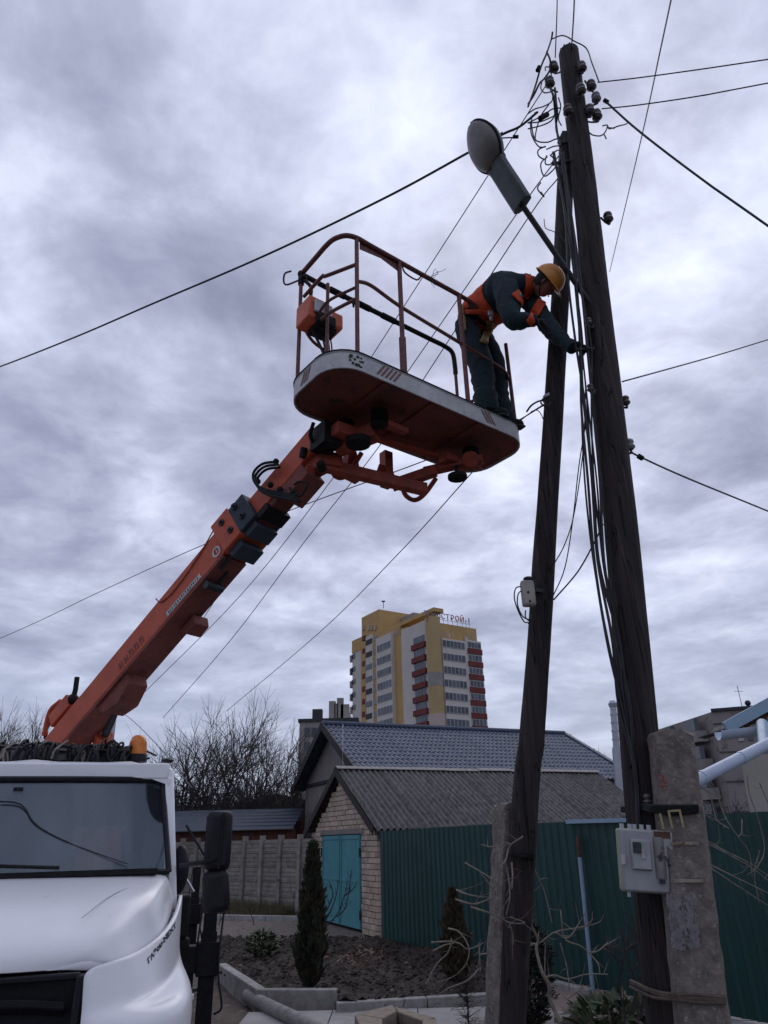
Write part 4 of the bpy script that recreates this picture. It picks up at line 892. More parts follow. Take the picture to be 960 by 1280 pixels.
# hood: grid in truck space
def lerp(a, b, t): return a+(b-a)*t
HK = [  # y, z centre, half width, shoulder drop, edge drop
    (.02, 1.70, 1.075, .02, .17), (-.25, 1.655, 1.06, .025, .19), (-.55, 1.60, 1.03, .03, .20), (-.80, 1.525, .97, .035, .19), (-.98, 1.44, .90, .035, .15), (-1.06, 1.375, .80, .02, .07), (-1.075, 1.32, .70, .01, .02)]
def hoodP(i, j):
    y, zc, hw, sd_, ed = HK[j]; sf = (.955, .95, .93, .90, .87, .85, .84)[j]; s2 = sf+(1-sf)*.85; prof = [(-1, ed), (-s2, ed*.9), (-sf, sd_), (-sf+.05, sd_*.2), (-.45, .0), (0, -.012), (.45, .0), (sf-.05, sd_*.2), (sf, sd_), (s2, ed*.9), (1, ed)][i]
    yy = y+.13*abs(prof[0])**3*(1 if j > 2 else 0)
    return T(prof[0]*hw, yy, zc-prof[1])
m = MB(); m.sheet(hoodP, 11, 7, (0, 0, -.03)); hood = build(m, 'hood', paint, tk, sub=2, ang=3)
m = MB()
for s in (-1, 1): m.tube(curve([hoodP(5+int(3.5*s) if False else (8 if s > 0 else 2), 0)+Z3*.0, T(s*.74, -.5, 1.602), T(s*.60, -.85, 1.508)], 5), .0016, 4)
build(m, 'panel_seam', blackpl, hood)
# cowl and fenders
FR = [[(.665, -1.085, 1.31), (.83, -1.03, 1.325), (.965, -.78, 1.36), (1.05, -.5, 1.42), (1.095, -.22, 1.49), (1.105, .04, 1.58)],
      [(.672, -1.10, 1.25), (.86, -1.04, 1.26), (1.0, -.78, 1.28), (1.075, -.5, 1.33), (1.105, -.22, 1.40), (1.108, .06, 1.48)],
      [(.68, -1.115, 1.17), (.885, -1.06, 1.175), (1.03, -.80, 1.18), (1.09, -.5, 1.23), (1.11, -.22, 1.29), (1.11, .06, 1.36)],
      [(.685, -1.125, 1.12), (.90, -1.075, 1.12), (1.045, -.82, 1.13), (1.095, -.51, 1.18), (1.112, -.23, 1.235), (1.112, .06, 1.28)],
      [(.69, -1.15, 1.075), (.985, -1.15, 1.095), (1.19, -.89, 1.135), (1.19, -.52, 1.165), (1.14, -.25, 1.19), (1.114, .05, 1.22)],
      [(.70, -1.155, .98), (1.01, -1.16, .99), (1.205, -.90, 1.03), (1.205, -.52, 1.07), (1.155, -.25, 1.09), (1.116, .05, 1.1)],
      [(.71, -1.16, .80), (1.02, -1.14, .80), (1.18, -.90, .82), (1.195, -.54, .90), (1.16, -.2, .90), (1.115, .05, .86)],
      [(.70, -1.16, .56), (1.02, -1.13, .56), (1.17, -.98, .56), (1.19, -.88, .62), (1.16, -.1, .62), (1.115, .05, .55)]]
fsrf = []
for s in (1, -1):
    m = MB(); m.sheet((lambda i, j: T(s*FR[j][i][0], FR[j][i][1], FR[j][i][2])) if s > 0 else (lambda i, j: T(-FR[j][5-i][0], FR[j][5-i][1], FR[j][5-i][2])), 6, 8); o = build(m, 'fender', paint, tk, sub=2, ang=3)
    so_ = o.modifiers.new('shell', 'SOLIDIFY'); so_.thickness = .02; so_.offset = -1; fsrf.append(o)
m = MB(); m.sheet(lambda i, j: T((-1+i/2)*.97, -.0-.08*(1-abs(-1+i/2)**4)*(1), 1.66-.05*j), 5, 3, TYv*.02); 
build(m, 'cowl', blackpl, tk)
# grille
gl = MB(); gl.box(T(0, -.96, .96), (1.30, .04, .62), TAX); grl = build(gl, 'grille', blackpl, tk)
m = MB()
for s in (-1, 1): m.hexa([T(s*.655-.02, -1.13, .62), T(s*.655+.02, -1.13, .62), T(s*.655+.02, -1.0, .62), T(s*.655-.02, -1.0, .62)], [T(s*.655-.02, -1.085, 1.28), T(s*.655+.02, -1.085, 1.28), T(s*.655+.02, -1.0, 1.28), T(s*.655-.02, -1.0, 1.28)])
m.box(T(0, -1.045, 1.275), (1.30, .04, .03), TAX); build(m, 'grille_frame', blackpl, grl, bevel=.008)
for k, z in enumerate((1.21, 1.09, .96, .82)):
    m = MB(); m.sheet(lambda i, j: T((-1+i/4)*(.60-.02*k), -1.09+.03*abs(-1+i/4)**2+.03*j, z-.035*j-.035*(abs(-1+i/4)**3)), 9, 2, (0, 0, -.035)); build(m, 'grille_bar', blackpl, grl, bevel=.006)
m = MB(); m.box(T(0, -1.12, .42), (2.1, .16, .28), TAX); build(m, 'bumper', blackpl, tk, bevel=.04)
for s in (-1, 1):
    m = MB(); m.ball(T(s*.92, -1.13, .68), (.15, .06, .11), TAX, 14, 8); build(m, 'headlight', lens, tk)
# badge projected on the fender: the model word in slanted letters
bpy.context.view_layer.update()
dg = bpy.context.evaluated_depsgraph_get()
ev_ = fsrf[0].evaluated_get(dg); mev = ev_.to_mesh(); fbv = BVHTree.FromPolygons([fsrf[0].matrix_world @ v.co for v in mev.vertices], [tuple(p.vertices) for p in mev.polygons]); ev_.to_mesh_clear()
vs, fs = textmb('ГАЗон-NEXT', 10.0, .0, .45); m = MB(); pts = []; tdx, tdy = 32/53.6, -43/53.6
for p in vs:                 # each letter point is laid on the fender's surface
    xx, yy = p.x*.98+p.y*.35, p.y
    if xx > 14: yy *= .9
    qx, qy = 202.5+xx*tdx-yy*(-tdy)*.0+yy*(tdy)*.55, 1179+xx*tdy-yy*tdx*.9
    d = ray(qx, qy).normalized(); loc, nr, ix, ds_ = fbv.ray_cast(CP, d)
    if loc is None: loc, nr, ix, ds_ = fbv.find_nearest(aY(qx, qy, 4.7))
    pts.append(loc-d*.006)
m.add(pts, fs); build(m, 'badge', ink, fsrf[0], smooth=False)
# small chips of dirt on the fender
m = MB()
for x, y in ((191, 1228), (194, 1231), (205, 1200)):
    p = aP(x, y, T(1.17, -.6, 1.0), TX*.3-TYv*.8+Z3*.6); m.box(p, (.012, .006, .003))
build(m, 'dirt_fleck', rust, fsrf[0])
# chassis, wheels, rear body
m = MB()
for s in (-1, 1): m.box(T(s*.42, 3.3, .82), (.09, 8.0, .24), TAX)
for y in (0, 1.8, 3.2, 4.8, 6.6): m.box(T(0, y, .82), (.8, .1, .16), TAX)
build(m, 'chassis_frame', steel, tk)
def wheel(x, y, w_):
    m = MB(); c = T(x, y, .46); m.tube([c-TX*w_/2, c-TX*w_*.42, c+TX*w_*.42, c+TX*w_/2], [.38, .46, .46, .38], 28); o = build(m, 'wheel', black, tk)
    m = MB(); m.tube([c-TX*(w_/2+.012), c+TX*(w_/2+.012)], [.22, .22], 20); build(m, 'rim', rimm, o)
for s in (-1, 1): wheel(s*.93, -.15-.3, .25); wheel(s*.88, 4.5, .46)
m = MB(); m.box(T(0, 4.4, 1.12), (2.1, 4.6, .10), TAX)
for s in (-1, 1): m.box(T(s*.98, 4.4, 1.22), (.06, 4.6, .12), TAX)
build(m, 'deck', orange, tk, bevel=.01)
m = MB(); m.tube([T(0, 2.6, 1.17), T(0, 2.6, 1.5)], .42, 24); m.tube([T(0, 2.6, 1.5), T(0, 2.6, 1.56)], .5, 24); build(m, 'turntable', orange, tk)
m = MB(); 
for s in (-1, 1): m.prism([T(s*.2, 2.2, 1.56), T(s*.2, 3.1, 1.56), T(s*.2, 3.0, 2.3), T(s*.2, 2.3, 2.5)], TX*.04)
build(m, 'turret_bracket', orange, tk)
# outriggers
def outrig(y, side, px=None):
    s = side; m = MB(); m.box(T(s*.92, y, .95), (.96, .16, .20), TAX); o = build(m, 'outrigger_arm', black, tk, bevel=.008)
    m = MB(); m.box(T(s*1.42, y, .58), (.13, .13, 1.14), TAX); m.box(T(s*1.42, y, .95), (.19, .19, .25), TAX); m.box(T(s*1.42, y, 1.30), (.11, .11, .5), TAX) ; build(m, 'jack_leg', black, o, bevel=.006)
    m = MB(); m.tube([T(s*1.42, y, .02), T(s*1.42, y, .06)], .14, 16); build(m, 'foot_pad', steel, o)
    m = MB(); m.tube(curve([T(s*1.50, y-.05, 1.55), T(s*1.53, y-.06, 1.35), T(s*1.51, y-.1, 1.0), T(s*1.52, y-.1, .8), T(s*1.56, y-.1, .6), T(s*1.50, y-.08, .55)], 4), .009, 6)
    m.tube(curve([T(s*1.36, y-.05, 1.55), T(s*1.34, y-.06, 1.3), T(s*1.32, y-.06, 1.05)], 4), .009, 6); build(m, 'hose', cable, o)
    return o
ou = outrig(1.93, 1); outrig(1.93, -1); outrig(6.4, 1); outrig(6.4, -1)
# bits between the cab and the outrigger
m = MB(); m.box(T(1.14, 1.45, 1.32), (.16, .2, .30), TAX); m.box(T(1.14, 1.45, 1.12), (.2, .16, .08), TAX); build(m, 'tool_box', black, tk, bevel=.02)
m = MB(); p = T(1.14, 1.45, 1.49); m.tube([p-TX*.12, p+Z3*.14+TX*.0, p+TX*.10], .012, 6); m.tube([p+Z3*.14, p+TX*.1-TYv*.05], .012, 6); build(m, 'handle_bracket', chrome, tk)
m = MB(); m.ball(T(1.10, .75, 1.68), (.07, .07, .17), TAX, 14, 10); build(m, 'air_intake', blackpl, tk)
m = MB(); m.box(aY(226, 1243, 5.3), (.035, .05, .07), TAX); build(m, 'side_marker', amber, tk)
m = MB(); a = aY(228, 1250, 5.4); m.tube([a, a+TX*.07], [.026, .03], 12); m.tube([a-TX*.3-Z3*.1, a], .012, 6); build(m, 'work_lamp', chrome, tk)
# mirrors
mr = MB(); mA, mB_ = aY(273, 1014, 4.85), aY(273, 1088, 4.85)
cM = (mA+mB_)/2; hM = (mA-mB_).length
mr.box(cM, (.165, .075, hM), TAX); mo = build(mr, 'mirror', blackpl, tk, bevel=.035)
m = MB(); m.tube([cM+Z3*(hM*.47)+TX*.02-TYv*.045, cM-Z3*(hM*.47)+TX*.01-TYv*.045], .010, 6); build(m, 'housing_rib', black, mo)
mr = MB(); c2 = aY(270, 1114, 4.85); mr.box(c2, (.165, .075, .235), (TX*.995+Z3*.09, TYv, Z3*.995-TX*.09)); mo2 = build(mr, 'mirror', blackpl, tk, bevel=.04)
m = MB(); m.tube(curve([T(1.1, .12, 1.72), c2+Z3*.16-TX*.1, c2+Z3*.15+TX*.02, c2-Z3*.1+TX*.02]), .015, 8); m.tube(curve([c2+Z3*.15+TX*.02, cM-TYv*-.04, cM+Z3*.1+TYv*.04]), .014, 8)
m.tube([aY(233, 1032, 5.0), aY(262, 1080, 4.9)], .008, 6); build(m, 'mirror_arm', black, tk)
mr = MB(); mr.box(T(-1.45, .0, 1.9), (.17, .08, .4), TAX); build(mr, 'mirror', blackpl, tk, bevel=.035)
m = MB(); m.tube([T(-1.1, .12, 1.75), T(-1.45, .02, 1.75)], .015, 8); build(m, 'mirror_arm', black, tk)
# beacon on the cab roof
bc = aY(171, 944, T(.78, .9, 0).y-.0); bc = V((bc.x, bc.y, bc.z+.005))
m = MB(); m.tube([bc-Z3*.06, bc+Z3*.0], [.085, .08], 20); m.tube([bc-Z3*.14, bc-Z3*.06], [.03, .03], 8); bo = build(m, 'beacon', blackpl, tk)
m = MB(); m.tube([bc, bc+Z3*.10, bc+Z3*.135, bc+Z3*.15], [.072, .064, .052, .03], 24); 
for k in range(24):
    a = k*math.pi/12; m.tube([bc+V((math.cos(a)*.073, math.sin(a)*.073, .004)), bc+V((math.cos(a)*.065, math.sin(a)*.065, .1))], .0025, 3)
build(m, 'beacon_lens', amber, bo)
m = MB(); m.tube([bc+Z3*.0, bc+Z3*.09], .022, 10); build(m, 'bulb_core', steel, bo)
m = MB(); q = T(.93, .75, 2.46); m.ball(q, (.05, .05, .02), TAX); q = T(-.1, .45, 2.45); 
build(m, 'marker_lamp', blackpl, tk)
# coil of rope and cable lying on the roof
cl = thing('cable_heap', T(-.1, 1.0, 2.45), 'long heap of dark coiled cable lying across the cab roof', 'cable')
rr = random.Random(6); m = MB(); m2 = MB()
for k in range(210):
    c = T(rr.uniform(-1.15, .62), rr.uniform(.75, 1.25), 2.49+rr.uniform(-.02, .05)); R0 = rr.uniform(.07, .12); axv = (TX*rr.uniform(.6, 1)+TYv*rr.gauss(0, .35)+Z3*rr.gauss(0, .2))
    (m if rr.random() < .9 else m2).ring(c, R0, rr.uniform(.006, .012), axv, 14, 5, ry=R0*rr.uniform(.5, .9))
for k in range(26):
    p = T(rr.uniform(-1.15, .3), rr.uniform(.8, 1.3), 2.47+rr.uniform(0, .12)); m.tube(curve([p, p+TX*.2+Z3*rr.gauss(0, .03)+TYv*rr.gauss(0, .05), p+TX*.42+Z3*rr.gauss(0, .03), p+TX*.62-Z3*.03]), .009, 5)
m.sheet(lambda i, j: T(-1.15+i*.09, .85+j*.1, 2.46+.12*math.sin(j/4*3.14)+rr.uniform(-.01, .02)), 20, 5)
build(m, 'cable_coil', cable, cl); build(m2, 'pale_strand', ptwig, cl)
m = MB()
for x in (-.22, .12): m.tube(curve([T(x, .42, 2.44), T(x+.02, .40, 2.50), T(x+.05, .7, 2.6)], 4), .008, 6)
build(m, 'tie', ptwig, cl)

# ------------------------------------------------------------------ boom (part of the truck)
E0 = aY(71, 936, 6.6); TP = aZ(372, 583, 4.62)
bd2 = (TP-E0).normalized(); bl_ = (TP-E0).length
side = V((bd2.y, -bd2.x, 0)).normalized()
if side.y > 0: side = -side
bup = side.cross(bd2).normalized()
if bup.z < 0: bup = -bup
BAX = (side, bup, bd2)
def tofpx(px):
    lo, hi = 0, 1.2
    for _ in range(40):
        md = (lo+hi)/2; q = E0+(TP-E0)*md-CP; x = 480+FPX*q.dot(RT)/q.dot(fw)
        if x < px: lo = md
        else: hi = md
    return lo*bl_
def BP(t, h=0, s=0): return E0+bd2*t+bup*h-side*s        # t along, h up the side face, s away from the camera
bw_, bh_ = .27, .30
t1 = tofpx(296)
boom = MB(); boom.hexa([BP(-.6, 0, 0), BP(-.6, bh_-.08, 0), BP(-.6, bh_-.08, bw_), BP(-.6, 0, bw_)], [BP(t1, 0, 0), BP(t1, bh_-.03, 0), BP(t1, bh_-.03, bw_), BP(t1, 0, bw_)])
bo_ = build(boom, 'boom', orange, tk, bevel=.012)
# full-width plate on the underside; its darker colour stands in for shade
m = MB(); m.box(BP(t1*.47-.3, -.005, bw_/2), (bw_-.006, .03, t1*.95+.5), BAX); build(m, 'underside_shade_plate', under, bo_)
tf = tofpx(144)
m = MB(); m.prism([BP(tf-.36, .0, .03), BP(tf+.12, .0, .03), BP(tf+.10, -.12, .03), BP(tf-.08, -.19, .03), BP(tf-.28, -.13, .03)], -side*(bw_-.06)); build(m, 'cylinder_bracket', under, bo_, bevel=.01)  # bracket also has the underside shade put into its colour
m = MB(); cyl0, cyl1 = aY(118, 950, 6.85), aY(148, 880, 6.5); pc = cyl0.lerp(cyl1, .45); m.tube([cyl0-(cyl1-cyl0)*1.2, pc], .075, 16); m.tube([pc-(cyl1-cyl0).normalized()*.04, pc], .085, 16); lc = build(m, 'lift_cylinder', orange, tk)
m = MB(); m.tube([pc, cyl1+(cyl1-cyl0)*.06], .035, 12); build(m, 'rod', steel, lc)
# collar, dark steel head of the outer section
ta_, tb2 = tofpx(284), tofpx(322)
m = MB(); m.box(BP((ta_+t1)/2+.02, bh_/2, bw_/2), (bw_+.06, bh_+.05, (t1-ta_)+.1), BAX); col = build(m, 'boom_collar', orange, bo_, bevel=.01)
m = MB(); m.box(BP(t1+.16, bh_/2-.01, bw_/2), (bw_+.05, bh_+.01, .20), BAX); m.box(BP(t1+.15, -.02, bw_/2), (bw_-.02, .12, .14), BAX); m.box(BP(t1-.06, -.05, bw_/2), (bw_-.02, .10, .15), BAX); hd_ = build(m, 'steel_collar', bluesteel, bo_, bevel=.008)
for (tt, hh) in ((t1-.04, .24), (t1+.0-.0, .09), (t1+.14, .25), (t1+.16, .10)):
    m = MB(); c = BP(tt, hh, -.03); m.tube([c, c+side*.012], .032, 14); m.tube([c+side*.012, c+side*.03], .014, 6); build(m, 'bolt', steel, hd_)
# inner section
m = MB(); iw, ih = .19, .215; m.box(BP((t1+bl_)/2+.10, .035+ih/2, bw_/2), (iw, ih, bl_-t1+.35), BAX); inn_ = build(m, 'inner_boom', orange, bo_, bevel=.01)
m = MB(); m.box(BP((t1+bl_)/2+.02, -.0, bw_/2), (iw-.01, .06, bl_-t1-.1), BAX); m.box(BP(bl_-.12, -.05, bw_/2), (iw+.03, .13, .3), BAX); build(m, 'inner_web', under, inn_, bevel=.006)  # darker web colour carries painted shade below the inner section
# hoses at the joint
m = MB()
hp_ = [(345, 577), (328, 580), (317, 591), (319, 604), (332, 612), (352, 616), (370, 620)]
for k in range(3): m.tube(curve([aP(x+k*2.5, y+k*3.5, BP(t1, .2, -.03-.01*k), side) for x, y in hp_], 5), .012, 7)
m.tube(curve([aP(x, y, BP(t1, .1, -.02), side) for x, y in ((362, 610), (374, 620), (382, 612), (384, 604), (374, 602), (368, 606))], 5), .010, 6)
for x, y in ((345, 577), (350, 612), (366, 616), (322, 602), (338, 606)): m.ball(aP(x, y, BP(t1, .15, -.02), side), .028, nu=8, nv=6)
m.box(BP(t1+.33, -.02, bw_/2), (bw_, .06, .13), BAX); build(m, 'hose', black, bo_)
# clips, cable loop, brackets under the boom
m = MB(); m.tube(curve([BP(t1-.12, .30, -.006), BP(t1-.40, .22, -.008), BP(t1-.75, .17, -.008), BP(t1-.95, .20, -.008), BP(t1-1.0, .29, -.006)], 5), .006, 5); build(m, 'cable_loop', dkorange, bo_)
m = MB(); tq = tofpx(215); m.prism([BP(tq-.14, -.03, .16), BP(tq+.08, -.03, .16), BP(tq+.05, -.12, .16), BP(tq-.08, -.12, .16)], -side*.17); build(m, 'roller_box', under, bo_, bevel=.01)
tq = tofpx(252); m = MB(); m.tube([BP(tq, -.06, .02), BP(tq, -.06, .2)], .035, 12); build(m, 'pulley', steel, bo_)
m = MB(); tq = tofpx(276); m.box(BP(tq, .0, .06), (.02, .09, .2), BAX); m.box(BP(tq-.2, .0, .15), (.02, .08, .2), BAX); build(m, 'slot_plate', steel, bo_)
tq = tofpx(75); m = MB(); m.box(BP(tq+.05, bh_+.06, .1), (.16, .14, .3), BAX); m.tube(curve([BP(tq-.25, bh_+.02, .05), BP(tq-.1, bh_+.18, .05), BP(tq+.08, bh_+.16, .05)]), .025, 8); build(m, 'pivot_cover', orange, bo_, bevel=.02)
m = MB(); m.tube([BP(tq+.22, bh_+.02, .05), BP(tq+.30, bh_+.10, .05), BP(tq+.36, bh_+.20, .05)], .025, 8); m.ball(BP(tq+.24, bh_+.04, .05), .05, nu=8, nv=6); m.tube(curve([BP(tq-.3, bh_, .1), BP(tq-.26, bh_+.12, .1), BP(tq-.05, bh_+.19, .1)]), .02, 6); build(m, 'hose_fitting', black, bo_)
# lettering on the side: label strip and round emblem (flat print)
tl0, tl1 = tofpx(215), tofpx(242)
def plate(t0_, t1__, h0, h1, o=.004): m = MB(); m.box(BP((t0_+t1__)/2, (h0+h1)/2, -o), (.004, h1-h0, t1__-t0_), BAX); return m
lb_ = build(plate(tl0-.05, tl1+.12, .015, .062), 'label_plate', label, bo_)
m = MB(); rr = random.Random(2); t_ = tl0-.03
while t_ < tl1+.09:
    wv = rr.uniform(.012, .022); m.box(BP(t_+wv/2, .038, -.008), (.002, .026, wv*.45), BAX)
    if rr.random() < .6: m.box(BP(t_+wv/2, .038+rr.choice((-.011, .011)), -.008), (.002, .005, wv), BAX)
    t_ += wv+.009
build(m, 'print', ink, lb_)
te = tofpx(283)-.02
m = MB(); c = BP(te-.07, .075, -.008); n_ = 20; ring_o = [c+bd2*(.052*math.cos(a*2*math.pi/n_))+bup*(.052*math.sin(a*2*math.pi/n_)) for a in range(n_)]; ring_i = [c+bd2*(.030*math.cos(a*2*math.pi/n_))+bup*(.036*math.sin(a*2*math.pi/n_)) for a in range(n_)]
m.add(ring_o+ring_i, [(a, (a+1) % n_, n_+(a+1) % n_, n_+a) for a in range(n_)]); m.add([c+bup*.036, c-bup*.036, c+bd2*.012+bup*.0], [(0, 1, 2)])
d0 = BP(te+.055, .075, -.008); m.add([d0-bup*.045-bd2*.05, d0+bup*.05-bd2*.0, d0-bup*.05+bd2*.05], [(0, 1, 2)]); build(m, 'emblem', label, bo_, smooth=False)
m = MB(); rr = random.Random(12); t_ = tofpx(152)
while t_ < tofpx(184):
    for q in range(2): m.box(BP(t_+q*.035, .075, -.006), (.002, .07, .012), BAX)
    m.box(BP(t_+.018, .075+rr.choice((-.03, 0, .03)), -.006), (.002, .012, .04), BAX); t_ += .078
build(m, 'faded_mark', faint, bo_)
# wooden post seen behind the boom foot
m = MB(); a = aY(138, 950, 30); b_ = aY(142, 885, 30); m.tube([V((a.x, a.y, 0)), b_], .16, 8); pst = build(m, 'distant_post', galv); tag(pst, 'slim grey post far behind the lift cylinder of the boom', 'post')

# ------------------------------------------------------------------ work platform
PD = V((.79, .61, 0)).normalized(); PN = V((-PD.y, PD.x, 0)); ZB, ZD = 5.02, 5.17; A0, A1, W0, W1 = 2.24, 4.36, 3.45, 4.22
def PP(a, n, z): return PD*a+PN*n+Z3*z
def outline(ins, rr_=.26, k=7):
    pts = []
    for (ca, cn_, a0) in ((A0, W0, 180), (A1, W0, 270), (A1, W1, 0), (A0, W1, 90)):
        r = rr_ if ca == A0 else .26
        sx_ = 1 if ca == A0 else -1; sy_ = 1 if cn_ == W0 else -1
        for i in range(k+1):
            a = R_(a0+90*i/k); pts.append((ca+sx_*r+math.cos(a)*(r-ins), cn_+sy_*r+math.sin(a)*(r-ins)))
    return pts
ol = outline(0); n_ = len(ol)
pf = MB(); pf.add([PP(a, n, ZD) for a, n in ol]+[PP(a, n, ZD-.012) for a, n in ol], [tuple(range(n_)), tuple(range(2*n_-1, n_-1, -1))]+[(i, n_+i, n_+(i+1) % n_, (i+1) % n_) for i in range(n_)])
plat = build(pf, 'platform', rimm, tk, smooth=False)
oi_ = outline(.012); m = MB()
m.add([PP(a, n, ZD+.012) for a, n in ol]+[PP(a, n, ZB) for a, n in ol]+[PP(a, n, ZB) for a, n in oi_]+[PP(a, n, ZD+.012) for a, n in oi_],
      [(i, (i+1) % n_, n_+(i+1) % n_, n_+i) for i in range(n_)]+[(n_+i, n_+(i+1) % n_, 2*n_+(i+1) % n_, 2*n_+i) for i in range(n_)]+[(2*n_+i, 2*n_+(i+1) % n_, 3*n_+(i+1) % n_, 3*n_+i) for i in range(n_)]+[(3*n_+i, 3*n_+(i+1) % n_, (i+1) % n_, i) for i in range(n_)])
for f in range(len(m.f)): m.f[f] = m.f[f][::-1]
build(m, 'rim', rimm, plat, ang=.9)
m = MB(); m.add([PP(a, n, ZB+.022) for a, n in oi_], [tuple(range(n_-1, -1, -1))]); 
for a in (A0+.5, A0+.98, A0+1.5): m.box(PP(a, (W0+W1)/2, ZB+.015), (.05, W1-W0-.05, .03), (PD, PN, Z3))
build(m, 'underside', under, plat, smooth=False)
# edge line and faded hazard stripes on the rim
m = MB(); m.tube([PP(a, n, ZD+.012) for a, n in outline(-.003)]+[PP(*ol[0], ZD+.012)], .006, 5); build(m, 'edge_trim', black, plat)
def onrim(fr_):    # arc-length parameter from left end to near right
    L_ = []; s_ = 0; pts = ol[-4:]+ol[:16]; 
    for i in range(len(pts)-1): d = math.dist(pts[i], pts[i+1]); L_.append((s_, d, pts[i], pts[i+1])); s_ += d
    for s0_, d, a, b in L_:
        if s0_ <= fr_ <= s0_+d+1e-9: t = (fr_-s0_)/d; return (a[0]+(b[0]-a[0])*t, a[1]+(b[1]-a[1])*t), ((b[1]-a[1])/d, -(b[0]-a[0])/d)
    return (b[0], b[1]), ((b[1]-a[1])/d, -(b[0]-a[0])/d)
def sprm(px, py):
    p = aP(px, py, PP(3, W0, 5), PN); return p.dot(PD)
m = MB()
def stripes(s0_, n, wd=.022, gap=.04, sl=.07):
    for k in range(n):
        s_ = s0_+k*gap; q = []
        for ds, z in ((0, ZB+.03), (wd, ZB+.03), (wd+sl, ZD-.015), (sl, ZD-.015)):
            (a, nn3), nr = onrim(s_+ds); q.append(PP(a+nr[0]*.004, nn3+nr[1]*.004, z))
        m.add(q, [(0, 1, 2, 3), (3, 2, 1, 0)])
s_base = sum(math.dist((ol[-4:]+ol[:16])[i], (ol[-4:]+ol[:16])[i+1]) for i in range(0, 3+8))   # start of the near straight edge
for a_, n_st, sl_a in ((.12, 5, .07), (-.62, 3, .05), (1.30, 3, -.07)):
    m = MB(); stripes(s_base+a_, n_st, sl=sl_a); build(m, 'hazard_stripe', stripe, plat, smooth=False)
m = MB(); rr = random.Random(3)
for k in range(14):
    (a, nn3), nr = onrim(s_base-.14+rr.uniform(0, .14)); p = PP(a+nr[0]*.004, nn3+nr[1]*.004, ZD-.03-rr.uniform(0, .09)); m.box(p, (rr.uniform(.01, .03), .006, rr.uniform(.006, .02)), (PD, PN, Z3))
build(m, 'worn_lettering', ink, plat)
# railing
ZR = ZD+1.21; in_ = .05; aL, aR, nN, nF = A0+in_+.02, A1-.06, W0+.03, W1-.12
rl = 0.020
def rail(pts, r=rl, mat=railm, name='rail'): m = MB(); m.tube(curve(pts, 6), r, 10); return build(m, name, mat, plat)
rail([PP(aL+.0, nF, ZR), PP(aL, nF-.15, ZR), PP(aL, nN+.35, ZR), PP(aL, nN+.22, ZR), PP(aL+.015, nN+.12, ZR), PP(aL+.07, nN+.035, ZR), PP(aL+.16, nN, ZR), PP(aL+.3, nN, ZR), PP(aL+.5, nN, ZR), PP(2.9, nN, ZR), PP(3.3, nN, ZR), PP(3.72, nN, ZR), PP(3.86, nN, ZR-.03)], .022)
rail([PP(aL, nF, ZR), PP(aL+.3, nF, ZR-.01), PP(3.0, nF, ZR-.01), PP(3.75, nF, ZR-.01), PP(4.0, nF, ZR-.01), PP(4.1, nF, ZR-.05), PP(4.12, nF, ZR-.2), PP(4.12, nF, ZR-.3)], .024, black)
rail([PP(aL+.16, nN, ZR-.47), PP(aL+.3, nN, ZR-.44), PP(2.9, nN, ZR-.5), PP(3.4, nN, ZR-.55), PP(3.9, nN, ZR-.60), PP(4.18, nN+.02, ZR-.63), PP(4.27, nN+.14, ZR-.64), PP(4.27, (nN+nF)/2, ZR-.64), PP(4.2, nF, ZR-.64)], .016)
rail([PP(aL, nF, ZR-.52), PP(aL+.15, nF+.02, ZR-.66), PP(aL+.35, nF, ZR-.74), PP(aL+.62, nF, ZR-.86), PP(aL+.8, nF, ZR-.95)], .014)
rail([PP(aL, nF-.06, ZR-.30), PP(aL, nF-.35, ZR-.30), PP(aL+.02, nN+.25, ZR-.3), PP(aL+.15, nN+.0, ZR-.3)], .016)
rail([PP(aL+.02, nN+.30, ZR-.72), PP(aL+.03, nN+.17, ZR-.73), PP(aL+.15, nN, ZR-.66)], .015); rail([PP(aL+.02, nN+.34, ZR-.62), PP(aL+.03, nN+.2, ZR-.59), PP(aL+.15, nN, ZR-.54)], .013)
rail([PP(3.86, nF, ZR-.62), PP(4.1, nF-.03, ZR-.95), PP(4.15, nF-.3, ZR-.98)], .013)
for (a, n, z1, r) in ((aL+.16, nN, ZR, .018), (2.92, nN, ZR, .021), (3.62, nN, ZR, .021), (4.27, nN+.06, ZR-.22, .018), (aL, nF, ZR, .017), (aL+.10, nF-.28, ZR-.27, .015), (3.30, nF, ZR-.0, .017), (4.12, nF, ZR-.3, .017)):
    if n == nF and a == 3.30: continue
    m = MB(); m.tube([PP(a, n, ZD+.01), PP(a, n, z1)], r, 10); build(m, 'post', railm, plat)
m = MB(); m.tube([PP(2.92, nN, ZD+.0), PP(2.92, nN, ZD+.38)], .030, 10); build(m, 'post_sleeve', railm, plat)
m = MB(); m.prism([PP(aL+.2, nN+.01, ZR), PP(aL+.2, nN+.01, ZR-.09), PP(aL+.42, nN+.01, ZR-.06), PP(aL+.60, nN+.01, ZR-.10), PP(aL+.62, nN+.01, ZR)], PN*.006); build(m, 'gusset_plate', railm, plat)
m = MB(); m.tube(curve([PP(aL+.64, nN, ZR-.01), PP(aL+.67, nN, ZR-.09), PP(aL+.80, nN, ZR-.10), PP(aL+.86, nN, ZR-.02)], 3), .008, 6)
build(m, 'hook', steel, plat); m = MB(); m.tube(curve([PP(aL, nF+.02, ZR-.05), PP(aL-.1, nF+.1, ZR-.10), PP(aL-.14, nF+.05, ZR-.04), PP(aL-.10, nF, ZR-.02)], 4), .009, 6); build(m, 'hook', steel, plat)
m = MB(); rr = random.Random(8)
